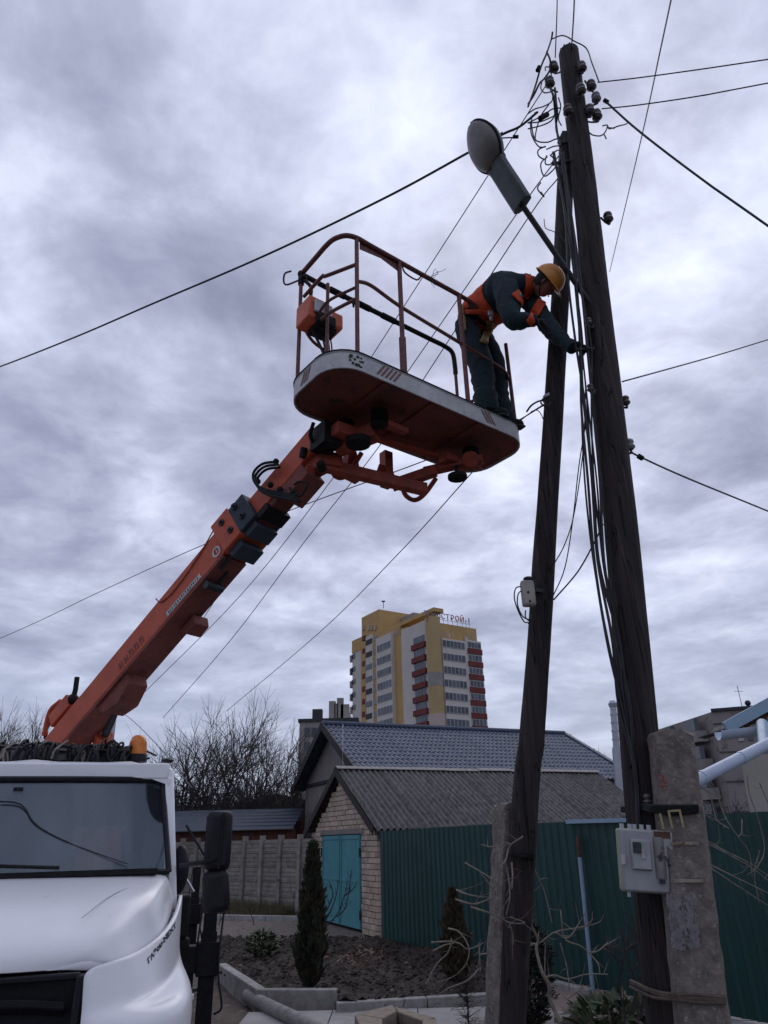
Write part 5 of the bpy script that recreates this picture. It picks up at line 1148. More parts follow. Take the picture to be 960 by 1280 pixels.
for k in range(7):
    q = [PP(aL+.95, nN-.02, ZR)]; 
    for j in range(4): q.append(q[-1]+V((rr.gauss(.012, .016), rr.gauss(-.008, .012), rr.gauss(.012 if k < 4 else -.02, .016))))
    m.tube(curve(q, 4), .0022, 4)
build(m, 'wire_scrap', steel, plat)
for (a, n) in ((aL+.3, nF), (aL+.55, nF), (2.9, nF), (3.2, nF)):
    m = MB(); m.tube([PP(a, n, ZR-.01), PP(a+.16, n, ZR-.01)], .030, 10); 
    if a > 2.7 and a < 3: m.tube([PP(a, n, ZR), PP(a+.01, n, ZR-.08)], .012, 6)
    build(m, 'rail_padding', black, plat)
m = MB(); m.ball(PP(aL, nF, ZR), .035); m.ball(PP(aL, nF-.04, ZR-.07), .03); m.tube([PP(aL, nF, ZR), PP(aL, nF, ZR-.12)], .028, 8); m.tube(curve([PP(aL, nF-.03, ZR-.08), PP(aL+.04, nF-.1, ZR-.2), PP(aL+.03, nF-.12, ZR-.34)], 4), .016, 8); build(m, 'corner_joint', black, plat)
# control box hung on the left end
cbx = PP(aL+.05, nF-.12, ZR-.53); CD = (PD*.5+PN*.866).normalized(); CE = V((CD.y, -CD.x, 0))
m = MB(); m.box(cbx, (.19, .22, .22), (PD, PN, Z3)); m.box(cbx+PD*.16-PN*.02-Z3*.03, (.16, .19, .15), (PD, PN, Z3)); cb = build(m, 'control_box', M('orange control box', (.60, .12, .05), (.48, .09, .04), 8, .5, .08), plat, bevel=.015)
m = MB(); m.box(cbx-PN*.125-Z3*.0+PD*.03, (.17, .03, .12), (PD, PN, Z3)); build(m, 'control_panel', galv, cb, bevel=.006)
m = MB(); m.box(cbx-PN*.12-Z3*.10+PD*.06, (.18, .05, .10), (PD, PN, Z3)); m.box(cbx-Z3*.12+PD*.10, (.2, .16, .05), (PD, PN, Z3)); build(m, 'bottom_plate', black, cb, bevel=.01)
m = MB()
for k in range(5): m.tube(curve([cbx-Z3*.12+PD*(.1+.02*k), cbx-Z3*.25+PD*(.12+.02*k)+PN*.02*rnd.gauss(0, 1), cbx-Z3*.38+PD*(.16+.01*k), PP(aL+.18, nF-.3, ZD)], 4), .007, 5)
m.tube(curve([cbx-Z3*.13, cbx-Z3*.3+PD*.1, PP(aL+.16, nF-.28, ZD+.02)], 4), .014, 6); build(m, 'control_cable', cable, cb)
# subframe
def SP(px, py, z=4.82): return aZ(px, py, z)
def PB(a, n, z): return PP(a, n, z)
m = MB(); m.beam(SP(398, 580, 4.68), SP(532, 612, 4.62), .085, .10); m.beam(SP(395, 575, 4.72), SP(425, 580, 4.72), .16, .12); m.beam(SP(490, 607, 4.66), SP(545, 588, 4.78), .09, .09); m.beam(SP(530, 590, 4.8), SP(603, 574, 4.86), .10, .06); sf = build(m, 'subframe', dkorange, plat, bevel=.008)
m = MB(); m.box(SP(483, 585, 4.80)+V((0, .03, 0)), (.085, .085, .34), (PD, PN, Z3)); a = SP(483, 600, 4.68); m.prism([a-PD*.12, a+PD*.12, a+PD*.07+Z3*.14, a-PD*.07+Z3*.14], PN*.012); build(m, 'upright', dkorange, sf)
m = MB(); m.prism([SP(432, 590, 4.7), SP(452, 600, 4.68), SP(446, 565, 4.86), SP(438, 560, 4.88)], PN*.1); build(m, 'gusset', dkorange, sf)
m = MB(); m.beam(SP(420, 560, 4.80), SP(470, 540, 4.86), .14, .12); m.box(SP(430, 548, 4.85), (.30, .28, .10), (PD, PN, Z3)); m.beam(SP(478, 528, 4.90), SP(508, 540, 4.90), .07, .05); m.beam(SP(440, 540, 4.93), SP(600, 585, 4.93), .06, .04); build(m, 'mount_plate', dkorange, sf, bevel=.008)
m = MB(); m.tube(curve([SP(415, 580, 4.7), SP(418, 594, 4.66), SP(428, 597, 4.66), SP(438, 588, 4.70), SP(452, 566, 4.85)], 6), .022, 10); build(m, 'guard_loop', dkorange, sf); m = MB(); m.tube(curve([SP(502, 608, 4.66), SP(508, 620, 4.62), SP(519, 625, 4.62), SP(531, 617, 4.66), SP(545, 598, 4.8)], 6), .022, 10); build(m, 'guard_loop', dkorange, sf)
def spring(px, py, px2, py2):
    a, b = SP(px, py, 4.99), None; m = MB(); 
    for k in range(5): m.tube([a-Z3*(k*.030), a-Z3*(k*.030+.015), a-Z3*(k*.030+.03)], [.052, .075, .052], 16)
    build(m, 'rubber_spring', black, sf)
spring(474, 513, 0, 0); spring(588, 560, 0, 0); spring(432, 527, 0, 0)
m = MB(); m.box(SP(570, 578, 4.86), (.30, .12, .06), (PD, PN, Z3)); m.tube([SP(588, 574, 4.84), SP(588, 574, 4.88)], .075, 16); build(m, 'spring_seat', dkorange, sf, bevel=.006)
m = MB(); c = SP(572, 598, 4.68); m.tube([c, c+Z3*.03], .085, 20); m.tube([c, c+Z3*.16], .015, 8); build(m, 'rubber_buffer', black, sf); m = MB(); c = SP(448, 556, 4.74); m.tube([c, c+Z3*.05], .10, 18); build(m, 'rubber_buffer', black, sf)
m = MB(); m.box(SP(407, 548, 4.84), (.16, .22, .20), (PD, PN, Z3)); m.tube([SP(395, 540, 4.9), SP(402, 565, 4.76), SP(418, 548, 4.85)], .02, 8); m.tube([SP(400, 578, 4.62), SP(404, 588, 4.58)], .035, 10); m.ball(SP(430, 540, 4.9), .10); m.tube(curve([SP(392, 528, 4.95), SP(388, 545, 4.85), SP(398, 556, 4.8), SP(425, 548, 4.85), SP(452, 535, 4.9)], 5), .016, 6)
m.tube([SP(378, 572, 4.7), SP(380, 560, 4.78)], .03, 8); build(m, 'tilt_mechanism', black, sf)
m = MB(); m.tube([SP(402, 565, 4.80), SP(421, 548, 4.86)], .012, 8); m.tube([SP(404, 567, 4.80), SP(423, 550, 4.86)], .012, 8); build(m, 'piston_rod', chrome, sf)
m = MB(); m.tube([SP(385, 590, 4.6)-PN*.05, SP(385, 590, 4.6)+PN*.3], .05, 14); m.beam(BP(bl_-.15, .1, bw_/2), SP(405, 578, 4.69), .15, .13); build(m, 'boom_head', dkorange, plat, bevel=.01)

# ================================================================== POLES
def taper(pts, rs, n=22, jit=.035, seed=1):
    rr = random.Random(seed); pts = curve(pts, 8); N_ = len(pts); m = MB(); R = [rs[0]+(rs[1]-rs[0])*i/(N_-1) for i in range(N_)]
    m.tube(pts, R, n); ph = [rr.gauss(0, 1) for _ in range(n)]
    for i in range(N_):
        for k in range(n):
            ix = i*n+k; v = V(m.v[ix]); c = pts[i]; m.v[ix] = tuple(c+(v-c)*(1+jit*(ph[k]*.6+.5*math.sin(i*.9+k*2.1)+rr.gauss(0, .35))))
    return m
MT, MBt = aY(711, 66, 4.9), aY(842, 1295, 4.72)
dirm = (MBt-MT).normalized(); mfoot = MBt+dirm*((MBt.z+.1)/-dirm.z if dirm.z else 0)
wp = thing('wooden_pole', (mfoot.x, mfoot.y, 0), 'thicker tarred wooden pole reaching highest, strapped to the concrete stub', 'utility pole')
mids = [aY(807, 1000, 4.76), aY(775, 640, 4.8), aY(741, 330, 4.85), aY(727, 200, 4.88)]
build(taper([mfoot, mids[0], mids[1], mids[2], mids[3], MT], (.126, .108), 24, .03, 2), 'shaft', wood, wp)
LT, LB = aY(709, 172, 5.05), aY(638, 1290, 5.2); dl = (LB-LT).normalized(); lfoot = LB+dl*((LB.z+.1)/-dl.z)
lp = thing('wooden_pole', (lfoot.x, lfoot.y, 0), 'thinner dark pole leaning to meet the taller pole, with a beige box on it', 'utility pole')
build(taper([lfoot, aY(657, 1000, 5.15), aY(667, 900, 5.13), aY(684, 640, 5.1), aY(700, 380, 5.07), LT], (.092, .080), 22, .03, 4), 'shaft', wood, lp)
# concrete stubs
def stub(tp, bt, w0_, d0_, parent, yaw, seed, cut=True):
    rr = random.Random(seed); x = V((math.cos(yaw), math.sin(yaw), 0)); y = V((-x.y, x.x, 0)); m = MB(); nz = 26; ring = [(-1, -1), (-.33, -1), (.33, -1), (1, -1), (1, -.33), (1, .33), (1, 1), (.33, 1), (-.33, 1), (-1, 1), (-1, .33), (-1, -.33)]
    vs = []
    for j in range(nz+1):
        c = bt.lerp(tp, j/nz)
        for (a, b) in ring:
            j_ = .0035 if abs(a)+abs(b) < 2 else .004
            top_cut = -.05 if (j == nz and a > 0) else 0
            k_ = .82 if (cut and abs(a) == 1 and abs(b) == 1) else 1
            vs.append(c+x*(a*w0_/2*(k_ if abs(b) == 1 else 1)+rr.gauss(0, j_))+y*(b*d0_/2+rr.gauss(0, j_))+Z3*(rr.gauss(0, .004)+(rr.gauss(0, .015)+top_cut*.4 if j == nz else 0)))
    n = len(ring); fs = [(j*n+i, j*n+(i+1) % n, (j+1)*n+(i+1) % n, (j+1)*n+i) for j in range(nz) for i in range(n)]+[tuple(nz*n+i for i in range(n))]
    m.add(vs, fs); return build(m, 'concrete_stub', conc, parent, ang=.5), x, y
sT, sB = aY(838, 921, 4.55), aY(879, 1290, 4.38); ds = (sB-sT); sF = sB+ds*((sB.z+.1)/-ds.z)
st1, sx1, sy1 = stub(sT, sF, .265, .22, wp, R_(-8), 3)
sn1 = sx1.cross((sT-sB).normalized()).normalized(); sn1 = sn1 if sn1.y < 0 else -sn1
def onstub(px, py, off=.0): return aP(px, py, sT+sn1*(.121+off), sn1)
uT, uB = aY(633, 1006, 5.32), aY(630, 1290, 5.32); uF = uB+(uB-uT)*((uB.z+.1)/-(uB-uT).z)
uT, uF = aY(637, 1006, 5.30), None; ub = aY(628, 1290, 5.24); uF = ub+(ub-uT)*((ub.z+.1)/-(ub-uT).z)
stub(uT, uF, .20, .17, lp, R_(20), 6)
# wire and strap bindings
def wrap(c, rx, n, parent, mat, name, tilt=.1, r=.006, ax_=None, seed=1):
    rr = random.Random(seed); m = MB()
    for k in range(n):
        z = V((rr.gauss(tilt, .06), rr.gauss(0, .06), 1)); m.ring(c+Z3*(k*r*1.7-.02)+V((0, 0, rr.gauss(0, .006))), rx[0]*rr.uniform(.97, 1.05), r, z, 22, 5, ry=rx[1])
    return build(m, name, mat, parent)
def boxwrap(px0, py0, px1, py1, thick, mat, name, seed, depth=.5, parent=None, n=3):
    # binding that runs round the stub and the pole
    rr = random.Random(seed); m = MB()
    for k in range(n):
        a = onstub(px1+2, py1+k*2.0, .006); b = onstub(px0, py0+k*2.0, .006); mid = onstub((px0+px1)/2, (py0+py1)/2+k*2.2+rr.gauss(0, 1), .010)
        left = aY(px0-(14 if py0 < 1100 else 27), py0-3+k*2+rr.gauss(0, 1.5), 4.60); pts = [a+sy1*.3+Z3*.0, a+sy1*.02, a, mid, b, left, left+V((-.03, .3, 0))]
        m.tube(curve(pts, 4), thick, 6)
    return build(m, name, mat, parent or wp)
boxwrap(816, 1008, 868, 1008, .011, black, 'binding', 3, n=4); boxwrap(843, 1243, 902, 1247, .009, M('rusty wire', (.12, .09, .07), (.06, .045, .035), 20, .8, .3), 'binding', 5, n=4)
for y0 in (1054, 1101):
    m = MB(); q0, q1 = (838, 873) if y0 == 1054 else (842, 879); m.add([onstub(q0, y0-2, .006), onstub(q1, y0-2, .006), onstub(q1, y0+2, .006), onstub(q0, y0+2, .006)], [(0, 1, 2, 3)])
    m.beam(onstub(q1, y0, .004), onstub(q1, y0, .004)-sn1*.2, .003, .02); build(m, 'strap', stonep, st1)
def stroketext(ch, px, py, size, mat, parent, name, rot=0):
    c = onstub(px, py, .020); x = sx1; y = Z3; vs, fs = textmb(ch, size, .002); m = MB(); ca, sa = math.cos(rot), math.sin(rot)
    m.add([c+x*(p.x*ca-p.y*sa)+y*(p.x*sa+p.y*ca)-sy1*p.z for p in vs], fs); build(m, name, mat, parent, smooth=False)
stroketext('3', 828, 977, .10, redp, st1, 'painted_mark', .1); stroketext('5', 833, 986, .07, pinkp, st1, 'painted_mark', .1)
stroketext('1П', 838, 1026, .13, yelp, st1, 'painted_mark', .05)
m = MB(); rr = random.Random(14)
for k in range(46):
    c = onstub(846+rr.gauss(0, 7), 1058+rr.gauss(0, 8), .012); s_ = rr.uniform(.004, .018); m.add([c+sx1*rr.uniform(-s_, s_)+Z3*rr.uniform(-s_, s_) for q in range(3)], [(0, 1, 2), (2, 1, 0)])
build(m, 'paint_smear', pinkp, st1, smooth=False, kind='stuff')
m = MB(); rr = random.Random(15)
for k in range(1100):
    u = rr.random(); vv = rr.random()
    if abs(u-.5) < .18 and rr.random() < .6 and abs(vv-.5) > .12: continue
    if u > .8 and rr.random() < .5: continue
    c = onstub(835+u*34+vv*6, 1122+vv*62, .014+rr.uniform(0, .003)); s_ = rr.uniform(.008, .026); m.add([c+sx1*rr.uniform(-s_, s_)*.7+Z3*rr.uniform(-s_, s_)*1.3 for q in range(3)], [(0, 1, 2), (2, 1, 0)])
build(m, 'whitewash_patch', poster, st1, smooth=False, kind='stuff')
# straps on the slim pole
for (x, y, mt, tt) in ((691, 499, galv, .0), (671, 742, steel, 0), (652, 1068, black, .05)):
    c = aY(x, y, 5.1); rad = .082+.006*(y/1280); m = MB(); m.tube([c-dl*.014, c+dl*.014], rad+.004, 22); build(m, 'strap', mt, lp)
m = MB(); m.tube(curve([aY(688, 495, 4.98), aY(680, 498, 4.95), aY(676, 503, 4.95), aY(682, 508, 4.95), aY(689, 503, 4.98)], 5), .007, 6)
m.tube(curve([aY(680, 500, 4.95), aY(672, 502, 4.95), aY(664, 507, 4.95), aY(658, 515, 4.98)], 4), .008, 6); m.tube(curve([aY(664, 514, 4.95), aY(672, 513, 4.95), aY(677, 519, 4.95), aY(679, 524, 4.99)], 5), .004, 5); build(m, 'wire_end', cable, lp)
# insulators
def insul(px, py, Y, parent, hook=(-6, 12), up_=1, s=1.0, mat=cer, away=None):
    c = aY(px, py, Y); m = MB(); 
    prof = [(0, .030), (.02, .048), (.035, .046), (.045, .030), (.06, .034), (.075, .044), (.095, .040), (.11, .022)]
    m.tube([c+Z3*(z*up_*s-.05*s) for z, r in prof], [r*s for z, r in prof], 16); o = build(m, 'insulator', mat, parent)
    m = MB(); h = aY(px+hook[0], py+hook[1], Y+.03); m.tube(curve([c-Z3*.05*s*up_, c-Z3*.09*s, h+(c-h)*.4-Z3*.05, h], 4), .010, 6); build(m, 'hook', steel, o)
for a in ((692, 84, 4.78, (8, 6)), (687, 103, 4.75, (10, 12)), (727, 84, 4.78, (-6, 6)), (739, 107, 4.85, (-8, -6)), (745, 122, 4.85, (-10, 10)), (746, 144, 4.85, (-12, 8)), (726, 112, 4.72, (-4, 10)), (737, 138, 4.8, (-5, 8)), (710, 138, 4.76, (2, 10))):
    insul(a[0], a[1], a[2], wp, a[3], s=1.12 if a[0] != 745 else 1.05, mat=cer if a[0] != 745 else boxm)
insul(760, 272, 4.88, wp, (-9, 0)); insul(782, 501, 4.85, wp, (-8, 2), s=.75); insul(787, 556, 4.85, wp, (-8, 4), s=.85, mat=boxm); insul(738, 485, 4.72, wp, (6, 2), s=.6); insul(736, 402, 4.72, wp, (6, 4), s=.6)
insul(809, 999, 4.6, wp, (6, 2), s=.5)
# cracked top, top band
m = MB(); tt_ = MT; 
for k in range(9):
    a = k*.7; m.prism([tt_+V((math.cos(a)*.07, math.sin(a)*.07, 0)), tt_+V((math.cos(a+.5)*.095, math.sin(a+.5)*.095, 0)), tt_+V((math.cos(a+.25)*.04, math.sin(a+.25)*.04, 0))], Z3*rnd.uniform(.03, .11))
build(m, 'split_top', wood, wp)
m = MB(); c = aY(706, 178, 4.98); m.beam(aY(700, 172, 4.99), aY(722, 172, 4.93), .03, .16); build(m, 'joint_plate', steel, wp); m = MB(); m.tube([aY(690, 205, 4.9), aY(724, 200, 4.9)], .02, 8); build(m, 'joint_bolt', steel, wp)
# messy wires at the head
tg = thing('wire_tangle', aY(690, 150, 4.75), 'tangle of loose looped wires beside the insulators at the pole head', 'wire tangle')
def wpx(pts, Y, r, name, parent, k=6, mat=cable, dy=.05, seed=0):
    rr = random.Random(seed); m = MB(); m.tube(curve([aY(x, y, Y+dy*math.sin(i*1.9+seed)) for i, (x, y) in enumerate(pts)], k), r, 5); return build(m, name, mat, parent)
def z6(l, ox=660, oy=40, s=6.857): return [(ox+x/s, oy+y/s) for x, y in l]
loops = [z6([(0, 640), (60, 470), (110, 300), (160, 180), (200, 60), (210, 0)]), z6([(0, 620), (50, 540), (100, 440), (140, 400), (190, 320), (190, 240), (160, 170)]), z6([(205, 60), (300, 30), (400, 80), (500, 140), (550, 270), (610, 430)]),
         z6([(0, 700), (60, 660), (130, 640), (200, 600), (210, 560)]), z6([(0, 780), (80, 740), (150, 700), (210, 660), (280, 650)]), z6([(0, 780), (100, 770), (180, 740), (260, 700)]), z6([(0, 830), (120, 800), (200, 760), (230, 700)]),
         z6([(20, 780), (30, 880), (90, 980), (150, 985)]), z6([(60, 690), (30, 760), (60, 920), (160, 945), (230, 920), (300, 900)]), z6([(150, 980), (90, 1010), (90, 1060), (140, 1090), (160, 1060)]), z6([(150, 1080), (150, 1130), (190, 1135), (220, 1090), (190, 1055)]),
         z6([(160, 1005), (220, 980), (270, 975)]), z6([(200, 1050), (240, 1020), (270, 1010)]), z6([(120, 420), (110, 480), (140, 520), (210, 510)]), z6([(150, 330), (150, 300), (190, 310), (200, 380)]), z6([(230, 480), (240, 600), (250, 700), (240, 820), (270, 940), (280, 1100)]), z6([(190, 480), (220, 560), (235, 720), (250, 860), (275, 980)]),
         z6([(260, 560), (280, 640), (260, 740), (285, 800)]), z6([(180, 620), (110, 720), (70, 850), (60, 930)]), z6([(520, 860), (560, 885), (620, 890), (660, 860), (680, 800), (640, 805)]), z6([(680, 800), (700, 830), (780, 805), (840, 790), (860, 765)]), z6([(650, 875), (670, 915)]), z6([(690, 820), (740, 825)]),
         [(628, 165), (622, 172), (640, 172)], [(684, 196), (676, 205), (680, 220), (690, 214), (697, 205)], [(676, 228), (672, 236), (680, 246), (676, 240)]]
for i, l in enumerate(loops): wpx(l, 4.72, .0105 if i in (0, 1) else (.012 if i in (15, 16) else .007), 'wire_loop', tg, seed=i, dy=.06)
m = MB(); m.tube([aY(684, 143, 4.7), aY(675, 148, 4.68)], .028, 8); build(m, 'connector', black, tg); m = MB(); m.tube([aY(672, 88, 4.75), aY(674, 84, 4.75)], .025, 8); build(m, 'connector', black, tg); m = MB(); m.tube([aY(641, 171, 4.6), aY(648, 171, 4.6)], .018, 8); build(m, 'connector', black, tg); m = MB(); m.tube([aY(755, 125, 4.85), aY(760, 128, 4.85)], .022, 8); build(m, 'connector', black, tg)
# bundle of cables hanging along the tall pole
rr = random.Random(17); cbp = [(701, 190), (713, 270), (719, 350), (727, 430), (733, 500), (743, 600), (753, 700), (770, 800), (783, 880), (793, 960), (799, 1043)]
for k in range(8):
    off = (k-3.5)*1.8; m = MB(); pts = []
    for i, (x, y) in enumerate(cbp):
        sp = 1.0+.8*math.sin(i*.9+k*1.7); x_ = x+off*(.8 if i < 8 else .3)*sp+rr.gauss(0, 1.9)-(8 if 3 < i < 9 and k < 3 else 0)*math.sin((i-3)/6*math.pi)*(k/2.2 if k else .3)
        pts.append(aY(x_, y, 4.70-.0*k+rr.gauss(0, .015)-.10*(y > 700)*(y-700)/340))
    m.tube(curve(pts, 6), rr.choice((.005, .007, .010)), 6); o = build(m, 'hanging_cable', cable); tag(o, 'one of the black cables running down the tall pole to the meter box', 'cable', 'cables running down beside the tall pole')
# loose service loops between the two poles
def loosewire(pts, Y, r, lab, Y2=None):
    m = MB(); n = len(pts); m.tube(curve([aY(x, y, Y+((Y2 or Y)-Y)*i/(n-1)) for i, (x, y) in enumerate(pts)], 6), r, 5); o = build(m, 'service_wire', cable); tag(o, lab, 'wire'); return o
loosewire([(732, 480), (729, 560), (718, 640), (706, 680), (692, 706)], 4.75, .0045, 'thin wire sagging between the poles, ending highest on the thinner pole', 5.05)
loosewire([(734, 520), (724, 580), (716, 650), (706, 710), (690, 748)], 4.75, .0045, 'thin wire between the poles, hanging just right of its twin above the beige box', 5.05)
loosewire([(754, 655), (742, 680), (722, 715), (692, 750)], 4.75, .006, 'straight dark wire slanting from the cable bundle down to the beige box height', 5.05)
# junction box
jb = thing('junction_box', aY(661, 742, 4.98), 'small beige box on the thinner pole with looped wires below', 'junction box')
c = aY(660, 742, 4.97); m = MB(); m.box(c, (.10, .07, .20), (V((1, 0, 0)), V((0, 1, 0)), (Z3-dl*.0).normalized())); build(m, 'box', junc, jb, bevel=.018)
m = MB(); m.ball(c+Z3*.115+V((.015, 0, 0)), (.04, .03, .02)); m.ball(c+V((-.005, -.04, .0)), .009); m.ball(c+V((.0, -.04, -.07)), .008); build(m, 'cap', steel, jb)
for i, l in enumerate(([(656, 733), (645, 735), (643, 748), (648, 764), (655, 777), (660, 778)], [(655, 737), (648, 742), (647, 756), (653, 770), (662, 775)], [(657, 763), (657, 772), (664, 778)], [(662, 764), (664, 772), (660, 780)])): wpx(l, 4.95, .005, 'wire_loop', jb, seed=i, dy=.01)
# meter box
mbx = thing('meter_box', aY(808, 1078, 4.42), 'tilted grey electricity meter box strapped to the right concrete stub', 'meter box')
mc = aY(809, 1076, 4.42); mt_ = R_(9); mx_ = V((math.cos(mt_)*math.cos(.12), math.sin(-.15), -math.sin(mt_)*.5)).normalized(); my_ = V((.02, 1, 0)); my_ = (my_-mx_*my_.dot(mx_)).normalized(); mz_ = mx_.cross(my_); MAX_ = (mx_, my_, mz_)
def MP(x, y, z): return mc+mx_*x+my_*y+mz_*z
mwd, mh = .285, .315
m = MB(); m.box(MP(.0, .06, 0), (mwd+.01, .11, mh+.01), MAX_); mbody = build(m, 'back_case', M('yellowed box side', (.36, .37, .27), (.28, .28, .22), 9, .6, .1), mbx, bevel=.012)
m = MB(); m.box(MP(.005, -.005, 0), (mwd, .03, mh), MAX_); mdoor = build(m, 'door', boxm, mbx, bevel=.01)
m = MB(); m.hexa([MP(-.09, -.02, -.05), MP(.02, -.02, -.05), MP(.02, -.02, .11), MP(-.09, -.02, .11)], [MP(-.085, -.045, -.045), MP(.015, -.045, -.045), MP(.015, -.035, .105), MP(-.085, -.035, .105)]); mcov = build(m, 'meter_cover', boxm, mbx, bevel=.006)
m = MB(); m.box(MP(-.055, -.046, .065), (.045, .004, .055), MAX_); build(m, 'display', ink, mcov)
m = MB(); m.box(MP(-.025, -.046, .035), (.02, .004, .05), MAX_); build(m, 'sticker', poster, mcov)
for zz2, hh2 in ((.075, .10), (-.03, .11)):
    m = MB(); pts = [MP(.035+.06*i/8, -.022-.022*math.sin(math.pi*i/8), zz2) for i in range(9)]
    m.sheet(lambda i, j: MP(.035+.06*i/8, -.020-.026*math.sin(math.pi*i/8)*(1-.5*(j == 3)), zz2-hh2/2+hh2*j/3), 9, 4, my_*.004); build(m, 'breaker_window', lens, mbx)
m = MB(); m.tube(curve([MP(.095, -.03, .03), MP(.105, -.035, 0), MP(.11, -.03, -.02), MP(.12, -.03, -.01)], 4), .004, 5); m.box(MP(.065, -.045, .02), (.02, .006, .03), MAX_); m.box(MP(.065, -.04, -.1), (.03, .006, .02), MAX_); build(m, 'latch', steel, mbx)
m = MB()
for k, x in enumerate((-.12, -.075, -.05, -.01, .03)): m.tube([MP(x, .03, mh/2), MP(x, .03, mh/2+.03)], .013, 10)
m.box(MP(-.135, -.03, .0), (.02, .02, .05), MAX_); m.tube([MP(-.11, .02, -mh/2-.03), MP(-.11, .02, -mh/2)], .01, 8); m.tube([MP(.10, .0, -mh/2-.03), MP(.10, 0, -mh/2)], .014, 8); build(m, 'cable_gland', winw, mbx)
m = MB(); m.box(MP(.09, -.02, mh/2-.02), (.09, .006, .035), MAX_); build(m, 'rust_patch', rust, mbx)
# street lamp
sl_ = thing('street_lamp', aY(735, 378, 4.85), 'street lamp with an oval smoky glass bowl on a slanting arm beside the tall pole', 'street lamp')
la, lbp = aY(741, 385, 4.80), aY(651, 254, 4.45); lc_ = aY(587, 163, 4.25)
m = MB(); m.tube([la, lbp+(lbp-la).normalized()*.05], .026, 12); build(m, 'arm', steel, sl_)
dl2 = (aY(598, 172, 4.33)-lbp).normalized(); lsd = dl2.cross(Z3).normalized(); lup = lsd.cross(dl2).normalized()
if lup.z < 0: lup = -lup; lsd = -lsd
def LP(t, s, u): return lbp+dl2*t+lsd*s+lup*u
m = MB(); Lneck = .42
prof = [(-.02, .100, .06), (.0, .108, .07), (.2, .108, .075), (Lneck, .105, .075), (Lneck+.05, .115, .07)]
sec = []
for t, hw, hh in prof: sec.append([LP(t, s*hw, u) for s, u in ((-1, -.02), (-.7, -.045), (.7, -.045), (1, -.02), (1, .03), (.7, hh), (-.7, hh), (-1, .03))])
m = MB(); vs = [p for s in sec for p in s]; nS = 8; fs = [(j*nS+i, j*nS+(i+1) % nS, (j+1)*nS+(i+1) % nS, (j+1)*nS+i) for j in range(len(sec)-1) for i in range(nS)]+[tuple(range(nS)), tuple((len(sec)-1)*nS+i for i in range(nS))[::-1]]
m.add(vs, fs); build(m, 'ballast_housing', lampb, sl_, bevel=.006)
def oval(t): # t 0..1 along bowl -> half width
    return .185*(math.sin(math.pi*min(1, max(0, t))**.85))**.55
BLn = .52
m = MB(); NB = 20; MBv = []
for j in range(NB+1):
    t = j/NB; hw = oval(t) if 0 < j < NB else .012; 
    for i in range(17):
        a = math.pi*i/16; MBv.append(LP(Lneck+.02+BLn*t, -math.cos(a)*(hw+.012), math.sin(a)*(hw*.62+.01)+.0))
m.add(MBv, [(j*17+i, j*17+i+1, (j+1)*17+i+1, (j+1)*17+i) for j in range(NB) for i in range(16)]); o = build(m, 'hood_shell', lampb, sl_, ang=1.5)
m = MB(); m.tube([LP(Lneck+.02+BLn*j/NB, (oval(j/NB) if 0 < j < NB else .01)+.008, 0) for j in range(NB+1)], .010, 6); m.tube([LP(Lneck+.02+BLn*j/NB, -(oval(j/NB) if 0 < j < NB else .01)-.008, 0) for j in range(NB+1)], .010, 6); build(m, 'bowl_rim', black, sl_)
m = MB(); MBv = []
for j in range(NB+1):
    t = j/NB; hw = oval(t) if 0 < j < NB else .008
    for i in range(17):
        a = math.pi*i/16; MBv.append(LP(Lneck+.02+BLn*t, -math.cos(a)*hw, -math.sin(a)*hw*.55-.002))
m.add(MBv, [(j*17+i, (j+1)*17+i, (j+1)*17+i+1, j*17+i+1) for j in range(NB) for i in range(16)]); build(m, 'glass_bowl', lens, sl_, ang=1.5)
m = MB(); m.box(LP(Lneck+.02, .04, -.03), (.05, .03, .03), (dl2, lsd, lup)); build(m, 'clip', black, sl_)
loosewire([(680, 274), (682, 285), (693, 290), (705, 300), (712, 320)], 4.8, .004, 'fine wire dangling beside the arm of the street lamp')

# ================================================================== OVERHEAD WIRES
def wire(p, q, r, s, lab, name='overhead_wire', n=20):
    m = MB(); m.tube(sag(p, q, s, n), r, 5, caps=False); o = build(m, name, cable); tag(o, lab, 'wire'); return o
def wfit(p0, Y0, p1, Y1, r, lab, bend=0, ext=0):
    a, b = aY(*p0, Y0), aY(*p1, Y1); d = b-a
    if ext: b = b+d*ext
    return wire(a, b, r, bend, lab)
# main cable to the left, following the picture's slight sag
pts = [(672, 140, 4.7), (650, 158, 4.75), (628, 168, 4.8), (585, 191, 5.0), (480, 248, 5.5), (330, 320, 6.4), (190, 380, 7.6), (90, 423, 8.8), (-10, 462, 10.6), (-130, 505, 13.5), (-320, 570, 20)]
m = MB(); m.tube(curve([aY(x, y, Y) for x, y, Y in pts], 8), .013, 6); tag(build(m, 'overhead_wire', cable), 'thickest black cable crossing the sky from the pole head to the left edge', 'wire')
wfit((690, 95), 4.8, (465, 445), 7.6, .006, 'upper thin wire passing between the lamp and the worker down towards the rail', .0, 1.6)
def pxwire(pts, r, lab, k=6):
    q = [aY(x, y, Y) for x, y, Y in pts]
    if pts[-1][0] >= 970: q += [q[-1]+(q[-1]-q[-2]).normalized()*L_ for L_ in (6, 14)]
    if pts[0][1] < 0: q = [q[0]+(q[0]-q[1]).normalized()*L_ for L_ in (10, 4)]+q
    m = MB(); m.tube(curve(q, k), r, 5); tag(build(m, 'overhead_wire', cable), lab, 'wire')
pxwire([(702, 190, 4.95), (644, 270, 5.6), (517, 454, 7.4), (416, 598, 9.3), (300, 745, 12), (171, 875, 15)], .0062, 'wire running down behind the basket to the boom cylinder, left of the parallel pair')
